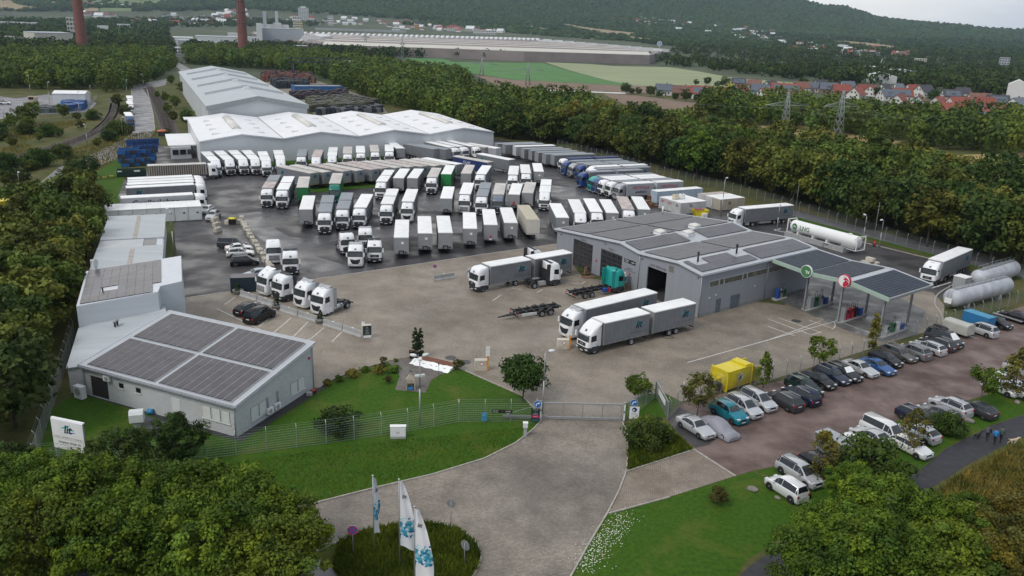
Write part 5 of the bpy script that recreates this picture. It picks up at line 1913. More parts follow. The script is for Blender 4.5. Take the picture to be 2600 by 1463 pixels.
 for sg in(-1,1):
  a,b=sorted((sg*.68,sg*1.1))
  o.append(('headlight',boxm('headlight',S(.7)[0]-.12,a,.62,S(.7)[0]+.015,b,.78,headl),(0,0,0),[]))
  a,b=sorted((sg*1.32,sg*1.52))
  mir=boxm('mirror',2.28,a,1.95,2.42,b,2.62,paint if lower!='dark' or col=='white' else darkplastic)
  o.append(('mirror',mir,(0,0,0),[('mirror_arm',boxm('mirror_arm',2.3,min(sg*1.2,sg*1.34),2.55,2.36,max(sg*1.2,sg*1.34),2.6,black),(0,0,0),[])]))
  o.append(('door',cch(('dr',sg)+key,lambda sg=sg:MB().box(1.08,min(sg*1.25,sg*1.262),.95,2.06,max(sg*1.25,sg*1.262),ws0-.08,paint).build('door')),(0,0,0),[('door_handle',boxm('door_handle',1.12,min(sg*1.262,sg*1.285),1.35,1.28,max(sg*1.262,sg*1.285),1.42,black),(0,0,0),[])]))
  o.append(('wheel_arch',boxm('wheel_arch',.75,min(sg*1.2,sg*1.275),.45,1.95,max(sg*1.2,sg*1.275),1.08,low),(0,0,0),[]))
  o.append(wheel_nodes(1.35,sg*1.06,.5,.34))
 if shape!='dome':
  def vis():
   m=MB()
   x0=S(2.85)[0]
   m.box(x0-.05,-1.05,2.80,x0+.18,1.05,2.88,darkplastic)
   return m.build('sun_visor')
  o.append(('sun_visor',cch(('vis',)+key,vis),(0,0,0),[]))
 zt,zh=(3.5,3.7)if shape!='dome' else(3.35,3.7)
 def hatch():
  m=MB()
  xa,xb_=S(zt+.02)[0],S(zh)[0]
  m.poly([(xa-.12,-.3,zt+.07),(xa-.12,.3,zt+.07),(xb_-.1,.3,zh+.05),(xb_-.1,-.3,zh+.05)],darkplastic if col=='white' else black)
  return m.build('roof_hatch')
 o.append(('roof_hatch',cch(('ht',)+key,hatch),(0,0,0),[]))
 if logo:
  za,zb=(2.95,3.4)if shape!='dome' else(2.75,3.2)
  nx,nz_=zb-za,S(za)[0]-S(zb)[0]
  n=Vector((nx,0,nz_)).normalized()
  rot=face_rot(n)
  zc=(za+zb)/2
  o.append(('logo',cch(('cablogo',),lambda:txm('lit',.46,logo_k,.012,.25)),(S(zc)[0]+.03*n.x+.01,0,zc+.03*n.z),[],rot))
 if deflector is not None:
  dm=darkplastic if deflector=='dark' else(mk('grey_air_deflector',(.36,.37,.38),.45)if deflector=='grey' else paint)
  def df():
   m=MB()
   rings=[]
   for x,z,w in((1.25,3.74,.9),(.9,3.9,1.0),(.5,4.05,1.1),(.42,3.75,1.1)):
    rings.append([(x,-w,z-.1+.08),(x,-w*.6,z+.0),(x,0,z-.06),(x,w*.6,z+.0),(x,w,z-.02)])
   m.loft(rings,dm,cap=0,closed=False,smooth=0)
   for sg in(-1,1):
    a,b=sorted((sg*1.18,sg*1.24))
    m.box(-.25,a,1.0,.38,b,3.7,dm)
   return m.build('air_deflector')
  o.append(('air_deflector',cch(('df',dm.name),df),(0,0,0),[]))
 return o
def tractor_gear(bare=False,lng=False):
 def fr():
  m=MB()
  for y in(-.4,.4):
   m.box(-3.5,y-.06,.62,2.0,y+.06,.92,chassis)
  for x in(-3.4,-2.4,-1.2,0):
   m.box(x-.05,-.4,.66,x+.05,.4,.88,chassis)
  m.box(-3.55,-1.2,.55,-3.45,1.2,.72,chassis)
  m.box(.3,-1.15,.9,.6,1.15,2.6,chassis)
  for sg in(-1,1):
   n=8
   for i in range(n):
    a0,a1=pi*i/n,pi*(i+1)/n
    P=[(-2.4+.6*cos(a),sg*yy,.5+.6*sin(a))for a,yy in((a0,.72),(a1,.72),(a1,1.24),(a0,1.24))]
    m.poly(P if sg<0 else P[::-1],chassis)
  return m.build('chassis')
 o=[('chassis',cch(('tfr',),fr),(0,0,0),[])]
 o.append(('fifth_wheel',cch(('fw5',),lambda:MB().tube((-2.2,0,.95),(-2.2,0,1.08),.48,chassis,18).box(-2.9,-.25,.95,-2.2,.25,1.05,chassis).build('fifth_wheel')),(0,0,0),[]))
 for sg in(-1,1):
  o.append(wheel_nodes(-2.4,sg*.97,.5,.56))
  if lng:
   o.append(('fuel_tank',cch(('lng',sg),lambda sg=sg:MB().tube((-1.55,sg*.9,.72),(.35,sg*.9,.72),.33,alu,16).box(-1.2,sg*.9-.35,.36,-1.12,sg*.9+.35,1.08,steel).box(-.2,sg*.9-.35,.36,-.12,sg*.9+.35,1.08,steel).build('fuel_tank')),(0,0,0),[]))
  else:
   o.append(('fuel_tank',boxm('fuel_tank',-1.5,min(sg*.62,sg*1.2),.42,-.35,max(sg*.62,sg*1.2),1.0,alu),(0,0,0),[]))
   o.append(('battery_box',boxm('battery_box',-.3,min(sg*.62,sg*1.2),.42,.35,max(sg*.62,sg*1.2),.95,chassis),(0,0,0),[]))
  o.append(('tail_light',boxm('tail_light',-3.58,sg*.95-.2,.6,-3.55,sg*.95+.2,.72,redlight),(0,0,0),[]))
 return o
CABS={'A':dict(style='A',col='white',lower='dark',shape='box'),'I':dict(style='I',col='white',lower='paint',shape='high',grille_v=True),'S':dict(style='S',col='white',lower='paint',shape='high'),
  'M':dict(style='M',col='white',lower='dark',shape='high'),'D':dict(style='M',col='white',lower='dark',shape='dome'),'DA':dict(style='A',col='white',lower='dark',shape='dome')}
def cabkw(code,**kw):
 d=dict(CABS[code])
 d.update(kw)
 return d
def _pose(front,heading):
 return(front[0],front[1],0),radians(heading)
def trailer(front,heading,label,side=curtain,roof=tarp_white,fr=endwall,group=None,**kw):
 """uncoupled semi-trailer; front: place of the middle of its front wall"""
 p,h=_pose(front,heading)
 t=thing('semi_trailer',label,'trailer',p,h,group)
 kw.setdefault('coupling',True)
 inst(body_nodes(0,13.6,side,roof,fr,**kw),t)
 inst(trailer_gear((-8.6,-9.9,-11.2),-2.6,-.2,-13.6),t)
 return t
def semi(front,heading,label,cab='A',side=curtain,roof=tarp_white,fr=endwall,group=None,cabargs=None,**kw):
 p,h=_pose(front,heading)
 t=thing('articulated_lorry',label,'lorry',p,h,group)
 inst(cab_nodes(**cabkw(cab,**(cabargs or{}))),t)
 inst(tractor_gear(),t)
 inst(body_nodes(0,13.6,side,roof,fr,**kw),t)
 inst(trailer_gear((-8.6,-9.9,-11.2),-3.9,-3.7,-13.6),t)
 return t
def rtrain(front,heading,label,cab='A',side=curtain,roof=tarp_white,fr=endwall,group=None,cabargs=None,roof2=None,words2=None,words=None,**kw):
 """rigid lorry with a drawbar trailer: two bodies"""
 p,h=_pose(front,heading)
 t=thing('drawbar_lorry',label,'lorry',p,h,group)
 inst(cab_nodes(**cabkw(cab,**(cabargs or{}))),t)
 inst(body_nodes(0,7.75,side,roof,fr,z0=.98,words=words,**kw),t)
 inst(body_nodes(-8.55,7.75,side,roof2 or roof,fr,z0=.98,words=words2 or words,**kw),t)
 inst(trailer_gear((-4.9,),None,2.0,-7.6),t)
 inst(trailer_gear((-11.7,-13.0),None,-8.8,-16.3,drawbar=-6.6),t)
 return t
def tractor(front,heading,label,cab='A',group=None,cabargs=None,lng=False,deflector='dark'):
 p,h=_pose(front,heading)
 t=thing('tractor_unit',label,'lorry',p,h,group)
 inst(cab_nodes(deflector=deflector,**cabkw(cab,**(cabargs or{}))),t)
 inst(tractor_gear(True,lng),t)
 return t
# ---- row A: the parked trailers nearest the paved yard
WA=' in the nearest trailer row'
rowA=[((1,1,1460,938),-83,tarp_white,True,True,'grey trailer with clean white roof at the left end'+WA),((1,1,1700,895),-83,tarp_white,True,True,'grey trailer, second from the left'+WA),((1,1,1905,890),-83,tarp_white,True,False,'grey trailer with white socket box, third from the left'+WA),
  ((1,1,2152,848),-86,tarp_white,True,True,'grey trailer, fourth from the left'+WA),((1,1,2360,810),-86,tarp_white,False,False,'grey trailer with red box on its front'+WA),((2,1,-10,790),-85,tarp_white,True,True,'grey trailer beside the beige one'+WA)]
for(q,hd_,rf_,cp_,no_,lab)in rowA:
 t=trailer(T(*q,4.),hd_,lab,roof=rf_,coupling=cp_,notice=no_,group='trailers in the nearest row',logo=False)
 if 'red box' in lab:
  inst([('red_box',boxm('red_box',.03,-.15,1.45,.15,.15,1.95,red_s),(0,0,0),[]),('socket_box',boxm('socket_box',.03,-.25,1.08,.1,.25,1.4,tarp_white),(0,0,0),[])],t)
ribbed=mk('cream_ribbed_steel',(.60,.57,.50),.6,var=.12,scale=.6,bump=.6,bscale=7,stretch=(1,6,.02))
trailer(T(2,1,215,760,4.),-82,'cream ribbed box trailer with a yellowish roof at the right end of the nearest row',side=ribbed,roof=mk('cream_roof',(.46,.42,.31),.7,var=.1),fr=ribbed,coupling=False,logo=False,group='trailers in the nearest row')
WB=' in the row behind the workshop'
trailer(T(2,1,510,738,4.),-86,'grey trailer with a white roof at the left end'+WB,notice=True,coupling=False,logo=False)
semi(T(2,1,685,690,4.),-88,'all white domed cab lorry, second from the left'+WB,'D',logo=False)
semi(T(2,1,850,680,4.),-88,'white cab lorry with dark windscreen, third from the left'+WB,'M',logo=False)
trailer(T(2,1,1012,690,4.),-89,'grey trailer between two lorries, fourth from the left'+WB,roof=tarp_white,notice=True,coupling=False,logo=False)
semi(T(2,1,1170,655,4.),-91,'white cab lorry with a pinkish beige roof'+WB,'A',roof=tarp_brown,logo=False)
trailer(T(2,1,1330,655,4.),-91,'grey trailer with bright white roof at the right end'+WB,notice=True,coupling=False,logo=False)
WC=' in the second row'
trailer(T(1,1,500,655,4.),-79,'grey trailer with black coupling gear at the left end'+WC,logo=False)
rtrain(T(1,1,690,680,4.),-80,'white cab lorry with grey double roof beside the lone trailer'+WC,roof=tarp_grey)
rtrain(T(1,1,870,648,4.),-82,'white cab lorry with grey double roof, third from the left'+WC,roof=tarp_grey)
semi(T(1,1,1045,635,4.),-86,'white cab lorry with one long white roof, fourth from the left'+WC)
rtrain(T(1,1,1315,600,4.),-86,'white cab lorry with white double roof, fifth from the left'+WC)
semi(T(1,1,1525,575,4.),-87,'white cab lorry with black shield grille, sixth from the left'+WC,'I')
trailer(T(1,1,1910,545,4.),-88,'lone grey trailer in the gap right of the second row',logo=False)
semi(T(1,1,2100,500,4.),-90,'white cab lorry with black windscreen right of the lone trailer'+WC,'S')
rtrain(T(1,1,2270,520,4.),-91,'white cab lorry with grey double roof near the silver lorry'+WC,roof=tarp_grey)
semi(T(1,1,2435,505,4.),-91,'grey blue cab lorry with beige roof'+WC,'A',roof=tarp_beige,cabargs=dict(col='greyblue',logo=False,shape='high'),logo=False)
t=trailer(T(2,1,20,505,4.),-93,'grey trailer with a red notice'+WC,logo=False)
inst([('red_box',boxm('red_box',.03,-.2,1.7,.1,.2,2.4,red_s),(0,0,0),[])],t)
trailer(T(2,1,155,490,4.),-94,'grey trailer with beige roof'+WC,roof=tarp_beige,logo=False)
rtrain(T(2,1,330,480,4.),-93,'white cab lorry with double roof at the right end'+WC,'D')
WD=' in the third row'
rtrain(T(1,1,115,440,4.),-80,'white cab lorry with stained double roof at the left end'+WD,roof=tarp_brown,roof2=tarp_grey)
rtrain(T(1,1,265,455,4.),-80,'white cab lorry with white double roof, second from the left'+WD)
gwords=[('GR\u00dcN',1.1,mk('pale_green_print',(.35,.5,.38),.5),-4.5,2.6)]
trailer(T(1,1,465,435,4.),-78,'green trailer with dusty white roof at the left'+WD,side=curtain_green,fr=curtain_green,roof=tarp_beige,logo=False)
semi(T(1,1,790,395,4.),-81,'dark green lorry with beige roof'+WD,'S',side=curtain_green,fr=curtain_green,roof=tarp_beige,cabargs=dict(col='green',logo=False),logo=False)
rtrain(T(1,1,1260,375,4.),-88,'white cab lorry with white double roof, middle'+WD,'M')
trailer(T(1,1,1430,340,4.),-89,'grey trailer with speckled white roof'+WD,logo=False)
trailer(T(1,1,1570,340,4.),-90,'grey trailer beside the speckled roof one'+WD,logo=False)
semi(T(1,1,1770,330,4.),-89,'white cab lorry with beige roof beside the green trailer'+WD,roof=tarp_beige)
trailer(T(1,1,1910,300,4.),-90,'bright green trailer with white roof on the right'+WD,side=curtain_green,fr=mk('bright_green_wall',(.02,.22,.05),.5),roof=tarp_white,logo=False,coupling=False,words=[('GREEN',.9,mk('pale_green_print',(.30,.48,.34),.5),-5,2.7)])
trailer(T(1,1,2110,295,4.),-91,'grey trailer with beige roof in front of the navy trailer'+WD,roof=tarp_beige,logo=False,coupling=False)
semi(T(1,1,2260,300,4.),-94,'white cab lorry with one long white roof'+WD,'A')
semi(T(2,1,10,305,4.),-91,'white lorry left of a pair with black windscreens'+WD,'S',logo=False)
semi(T(2,1,140,290,4.),-89,'white lorry right of a pair with black windscreens'+WD,'S',logo=False)
trailer(T(2,1,270,275,4.),-89,'grey trailer with white roof at the right end'+WD,logo=False,notice=True)
# ---- row E: the slanting row of long trailers
WE=' in the slanting trailer row'
orange_band=amber
for i,q in enumerate([(590,288),(720,278),(915,270),(1050,262),(1200,252),(1300,241),(1440,234),(1570,226),(1700,221),(1830,214),(1945,206)]):
 lab=['grey trailer with stained roof at the left end','grey trailer next to the left end one'][i]if i<2 else 'grey trailer, %s from the left'%ORD[i]
 f=T(1,1,q[0],q[1],4.)
 t=trailer(f,-39,lab+WE,roof=tarp_brown if i in(2,4,5,8)else tarp_beige,group='grey trailers in the slanting row',coupling=False,fr=endwall)
 inst([('logo',litlogo(.8),(.03,0,3.1),[],FRONT),('warning_band',boxm('warning_band',.026,-1.15,1.1,.034,1.15,1.25,mk('dull_orange',(.40,.2,.05),.5)),(0,0,0),[])],t)
trailer(T(1,1,2050,200,4.),-40,'white roofed trailer before the navy one'+WE,roof=tarp_white,coupling=False)
trailer(T(1,1,2360,180,4.),-42,'navy blue trailer with large white lettering and a pale roof',side=curtain_blue,fr=endwall,roof=tarp_beige,coupling=False,logo=False,words=[('SIVIS',1.5,mk('silver_print',(.55,.57,.6),.5),-8.0,2.7)])
trailer(T(1,1,2573,155,4.),-46,'grey logo trailer with red ends behind the navy trailer',roof=tarp_white,coupling=False)
# ---- row F: lorries against the white hall
WF=' by the white warehouse'
for i,(q,hd_,code,rf_,dbl)in enumerate([((0,1,2160,165),-62,'D',tarp_white,True),((0,1,2300,155),-62,'DA',tarp_white,True),((0,1,2436,150),-63,'DA',tarp_white,True),((0,1,2560,150),-65,'DA',tarp_white,True),((1,1,100,165),-70,'DA',tarp_white,True),((1,1,245,150),-72,'D',tarp_white,True),
           ((1,1,455,120),-78,'A',tarp_grey,False),((1,1,605,130),-80,'D',tarp_brown,False),((1,1,765,115),-79,'D',tarp_white,True),((1,1,920,95),-79,'A',tarp_beige,False),((1,1,1052,85),-79,'A',tarp_white,False),((1,1,1195,75),-79,'A',tarp_beige,False),((1,1,1340,70),-81,'A',tarp_white,False)]):
 lab='white cab lorry with %s roof, %s from the left'%('grey' if rf_ is tarp_grey else 'stained' if rf_ is tarp_brown else 'beige' if rf_ is tarp_beige else 'white',ORD[i])
 (rtrain if dbl else semi)(T(*q,4.),hd_,lab+WF,code,roof=rf_,group='lorries against the white warehouse')
trailer(T(1,1,1455,42,4.),-70,'grey trailer at the right end'+WF,logo=False,coupling=False)
WF2=' in the far slanting row near the trees'
for i,(q,k,rf_)in enumerate([((1815,47),'t',tarp_grey),((1935,52),'t',tarp_grey),((1975,30),'s',tarp_white),((2065,22),'s',tarp_white),((2190,18),'s',tarp_white),((2330,30),'t',tarp_beige),((2440,40),'t',tarp_white)]):
 f=T(1,1,q[0],q[1],4.)
 if k=='t':
  trailer(f,-42,('grey roofed','second grey roofed','','','','beige roofed','white')[i]+' trailer'+WF2,roof=rf_,logo=False,coupling=False,side=curtain if i<6 else curtain_lt,fr=endwall if i<6 else endwall_lt)
 else:
  semi(f,-52,('left','middle','right')[i-2]+' one of three white cab lorries'+WF2,'A',roof=rf_,logo=False)
# ---- row H: lorries on the left, side-on
WH=' by the left grass strip'
for i,(q,side,lab)in enumerate([((0,1,1930,315),curtain,'farthest white roofed lorry'),((0,1,1940,340),curtain,'white roofed lorry second from the far end'),((0,1,1945,365),curtain,'white roofed lorry in the middle'),((0,1,1945,395),curtain,'grey sided logo lorry next to the lettered one')]):
 semi(T(*q,4.),28,lab+WH,'A',side=side,group='lorries by the left grass strip')
semi(T(0,1,1935,493,4.),27,'white lorry with large black lettering on its pale side behind the site containers','A',side=curtain_lt,fr=endwall_lt,logo=False,words=[('Gro\u00dfaslohne',1.7,logo_k,-7.2,2.7)])
def open_trailer():
 p,h=_pose(T(0,1,2070,190,4.),26)
 t=thing('open_sided_lorry','white cab lorry with a drawn open trailer showing pale ribs','lorry',p,h)
 inst(cab_nodes(**cabkw('A')),t)
 inst(tractor_gear(),t)
 inst(trailer_gear((-8.6,-9.9,-11.2),-3.9,-3.7,-13.6),t)
 rib=mk('pale_tarpaulin_ribs',(.42,.38,.32),.7,var=.15)
 b=boxm('inner_wall',-13.5,-.3,1.3,-.1,1.25,3.85,mk('brown_inside',(.16,.13,.10),.8,var=.2))
 inst([('inner_wall',b,(0,0,0),[]),('roof',boxm('open_roof',-13.6,-1.27,3.85,0,1.27,4.0,tarp_beige),(0,0,0),[]),('floor',boxm('trailer_floor',-13.6,-1.25,1.05,0,1.25,1.3,chassis),(0,0,0),[]),('front_wall',boxm('open_front',-.1,-1.25,1.3,0,1.25,3.85,endwall),(0,0,0),[])],t)
 rm=boxm('rib',-.12,-1.26,1.3,.12,-1.2,3.85,rib)
 for k in range(26):
  obj('rib',rm,t,(-13.3+k*.52,0,0))
open_trailer()
# ---- row G: the right-hand rows under the trees (places surveyed on an enlargement)
def R4(x,y,z=4.):
 return at(1200+x/4.6,340+y/4.6,z)
WG=' by the trees'
HG=-155
for i,(q,sd,rf_,lab)in enumerate([((275,110),curtain,tarp_grey,'grey trailer farthest from the camera'),((365,122),curtain,tarp_grey,'grey trailer second from the far end'),((490,142),curtain_lt,tarp_white,'white trailer with a green front edge'),((585,172),curtain,tarp_grey,'grey trailer nearest the white one'),((675,190),curtain,tarp_grey,'grey trailer fifth from the far end'),((748,212),curtain,tarp_grey,'grey trailer sixth from the far end'),((835,232),curtain,tarp_grey,'grey trailer seventh from the far end'),((935,245),curtain,tarp_grey,'grey trailer next to the white cab lorry')]):
 trailer(R4(*q),HG,lab+WG,side=sd,roof=rf_,coupling=False,logo=False,group='trailers by the trees',fr=endwall if sd is curtain else endwall_lt)
rtrain(R4(1110,283),HG,'white cab lorry with navy bodies'+WG,'A',side=curtain_blue,roof=mk('navy_tarpaulin',(.03,.05,.14),.6),fr=curtain_blue,logo=False)
rtrain(R4(1150,313),HG,'dark blue cab lorry, farthest of the blue ones'+WG,'S',side=curtain,roof=tarp_grey,cabargs=dict(col='blue',logo=False),logo=False)
rtrain(R4(1225,338),HG,'silver cab lorry between two blue cabs'+WG,'M',side=curtain,roof=tarp_grey,cabargs=dict(col='silver',logo=False))
rtrain(R4(1310,355),HG,'blue cab lorry beside the silver cab'+WG,'S',side=curtain,roof=tarp_grey,cabargs=dict(col='blue',logo=False))
rtrain(R4(1420,378),HG,'white domed lorry with white bodies'+WG,'D',side=curtain_lt,roof=tarp_white,logo=False)
rtrain(R4(1450,405),HG,'white cab lorry with grey bodies behind the blue cabs'+WG,'M',side=curtain,roof=tarp_grey)
rtrain(R4(1340,440),HG,'blue cab lorry leading the nearer cluster'+WG,'S',side=curtain,roof=tarp_grey,cabargs=dict(col='blue',logo=False))
rtrain(R4(1470,490),HG,'teal cab lorry'+WG,'S',side=curtain,roof=tarp_grey,cabargs=dict(col='teal',logo=False))
rtrain(R4(1515,508),HG,'dull blue cab lorry beside the teal cab'+WG,'S',side=curtain,roof=tarp_white,cabargs=dict(col='midblue',logo=False))
rtrain(R4(1590,530),HG,'white cab lorry with black skirt beside the dull blue cab'+WG,'A',side=curtain,roof=tarp_white,logo=False)
rtrain(R4(1680,552),HG,'white cab lorry next to the silver lettered lorry'+WG,'A',side=curtain,roof=tarp_grey,logo=False)
rtrain(R4(1775,575),HG,'silver lorry with red WESTFALIA lettering on pale sides','M',side=curtain_lt,roof=tarp_white,fr=endwall_lt,logo=False,cabargs=dict(col='silver',logo=False,lower='paint'),words=[('WESTFALIA',.95,text_r,-3.9,2.9,.2),('spedition',.85,logo_k,-4.0,1.9)],words2=[('WESTFALIA',.95,text_r,-12.2,2.9,.2),('intralog.',.85,logo_k,-12.0,1.9)])
# ---- lorries on the paved yard
semi(T(2,1,2310,640,4.),-153,'white cab lorry with grey logo trailer beyond the workshop roof','I')
semi(T(3,1,1690,1165,4.),-136,'white cab lorry with grey trailer beside the white storage tanks','M')
A1=(1536,820)
c=at(*A1,4.)
def off(p,hdg,lat):
 a=radians(hdg)
 return np.array([p[0]-sin(a)*lat,p[1]+cos(a)*lat,0])
fA,fB=at(1536,820,4.),at(1764,770,4.)
hd1=math.degrees(atan2(fA[1]-fB[1],fA[0]-fB[0]))
rtrain(off(fA,hd1,-1.27),hd1,'white domed cab lorry with two grey logo bodies nearest the gate','D')
fA,fB=at(1489,785,4.),at(1676,741,4.)
hd2=math.degrees(atan2(fA[1]-fB[1],fA[0]-fB[0]))
semi(off(fA,hd2,-1.27),hd2,'white cab lorry with long white roof behind the nearest logo lorry','I',cabargs=dict(deflector='grey'))
fA,fB=at(1222+25,580+410/4.262,4.),at(*R5(1000,262),4.)
hd3=math.degrees(atan2(fA[1]-fB[1],fA[0]-fB[0]))
rtrain(off(fA,hd3,-1.27),hd3,'white cab lorry with two logo bodies standing across the paved yard','A')
# tractors
def ground_front(x,y):
 return at(x,y)
def tr_at(px,py,hdg,*a,**k):
 """px, py: ground below the middle of the front bumper"""
 p=at(px,py)
 an=radians(hdg)
 return tractor((p[0]-2.6*cos(an),p[1]-2.6*sin(an)),hdg,*a,**k)
WT=' in the barrier row'
tr_at(520+610/4.262,520+990/4.262,-128,'white tractor unit with slatted grille at the left end'+WT,'S',deflector='paint')
tr_at(520+772/4.262,520+1050/4.262,-128,'white tractor unit with black skirt, second'+WT,'A')
tr_at(520+1015/4.262,520+1130/4.262,-125,'white tractor unit with shield grille, third'+WT,'I',deflector='grey',lng=True)
tr_at(520+1205/4.262,520+1205/4.262,-122,'white tractor unit with long gas tank at the right end'+WT,'I',deflector='grey',lng=True)
tr_at(520+755/4.262,520+650/4.262,-72,'plain white tractor unit beside the block wall','S',deflector=None,cabargs=dict(logo=False))
tr_at(520+935/4.262,520+775/4.262,-75,'white tractor unit with black grille beside the plain white one','A')
WQ=' of the four tractor units mid-yard'
tr_at(520+1555/4.262,520+555/4.262,-68,'back left one'+WQ,'A')
tr_at(520+1740/4.262,520+500/4.262,-80,'back right one'+WQ,'A',deflector='grey')
tr_at(520+1630/4.262,520+690/4.262,-84,'all white front left one with shield grille'+WQ,'I',deflector='grey')
tr_at(520+1838/4.262,520+640/4.262,-82,'front right one with dark bumper'+WQ,'M')
p=at(*R5(780,640))
tractor((p[0]-1.4,p[1]+1.2),30,'white tractor unit seen from behind beside the long logo lorry','A',deflector='dark')
p=at(*R5(1410,705))
def skeleton(p,hdg):
 t=thing('chassis_lorry','teal cab chassis lorry without body in front of the workshop','lorry',(p[0],p[1],0),radians(hdg))
 inst(cab_nodes(**cabkw('A',col='teal',lower='dark',logo=False,deflector='paint')),t)
 inst(trailer_gear((-3.9,-5.2),None,2.0,-7.2),t)
 m=MB()
 for y in(-.55,.55):
  m.box(-7.2,y-.09,1.02,.2,y+.09,1.16,chassis)
 for x in(-7,-5.6,-4,-2.4,-.8):
  m.box(x-.07,-1.2,1.04,x+.07,1.2,1.16,chassis)
 inst([('swap_frame',m.build('swap_frame'),(0,0,0),[]),('barrel',boxm('barrel',-1.6,-1.2,.5,-.9,-.6,1.1,blue_p),(0,0,0),[]),('tank',boxm('tank',-.8,-1.2,.5,-.3,-.6,1.05,red_s),(0,0,0),[])],t)
skeleton((p[0]-.5,p[1]+.6),33)
def chassis_trailer(p,hdg):
 t=thing('chassis_trailer','bare black drawbar trailer chassis lying across the paved yard','trailer',(p[0],p[1],0),radians(hdg))
 inst(trailer_gear((.3,1.75),None,3.6,-3.6),t)
 m=MB()
 for y in(-.55,.55):
  m.box(-3.6,y-.08,1.0,3.7,y+.08,1.15,chassis)
 for x in(-3.5,-2.2,-.9,.5,1.9,3.5):
  m.box(x-.08,-1.2,1.02,x+.08,1.2,1.15,chassis)
 m.hexa([(-6.2,-.05,.45),(-3.5,-.35,.6),(-3.5,.35,.6),(-6.2,.05,.45),(-6.2,-.05,.58),(-3.5,-.35,.8),(-3.5,.35,.8),(-6.2,.05,.58)],chassis)
 inst([('swap_frame',m.build('swap_frame'),(0,0,0),[]),('side_box',boxm('side_box',-2.9,-1.22,.55,-.6,-1.1,.9,pw),(0,0,0),[])],t)
 for x in(.3,1.75):
  for y in(-1.04,1.04):
   m=MB()
   for i in range(8):
    a0,a1=pi*i/8,pi*(i+1)/8
    m.hexa([(x+.58*cos(a1),y-.22,.5+.58*sin(a1)),(x+.58*cos(a0),y-.22,.5+.58*sin(a0)),(x+.58*cos(a0),y+.22,.5+.58*sin(a0)),(x+.58*cos(a1),y+.22,.5+.58*sin(a1)),
      (x+.62*cos(a1),y-.22,.5+.62*sin(a1)),(x+.62*cos(a0),y-.22,.5+.62*sin(a0)),(x+.62*cos(a0),y+.22,.5+.62*sin(a0)),(x+.62*cos(a1),y+.22,.5+.62*sin(a1))],chassis)
   obj('mudguard',m,t)
p0=at(*R5(600,900),.5)
chassis_trailer((p0[0],p0[1]),30)
tr_=at(*R5(600,250),3.6)
tractor((tr_[0]-1.2,tr_[1]+.8),28,'white tractor unit half hidden behind the long logo lorry','M',deflector='dark')
# lorries on the access road at the left
for k,(x,y,cab_,rf_)in enumerate([(336,325,'blue',tarp_white),(335,292,'white',tarp_white),(334,275,'white',tarp_white)]):
 f=at(x,y)
 if k==0:
  semi((f[0]-1.6,f[1]+2.4),-62,'blue cab lorry first in the queue on the access road','S',side=curtain_lt,roof=rf_,cabargs=dict(col='midblue',logo=False),logo=False)
 else:
  semi((f[0]-1.6,f[1]+3),-64,('','red and white lorry second in the queue on the access road','white lorry last in the queue on the access road')[k],'S',side=curtain_lt,roof=rf_,fr=red_s if k==1 else endwall_lt,logo=False,cabargs=dict(logo=False))
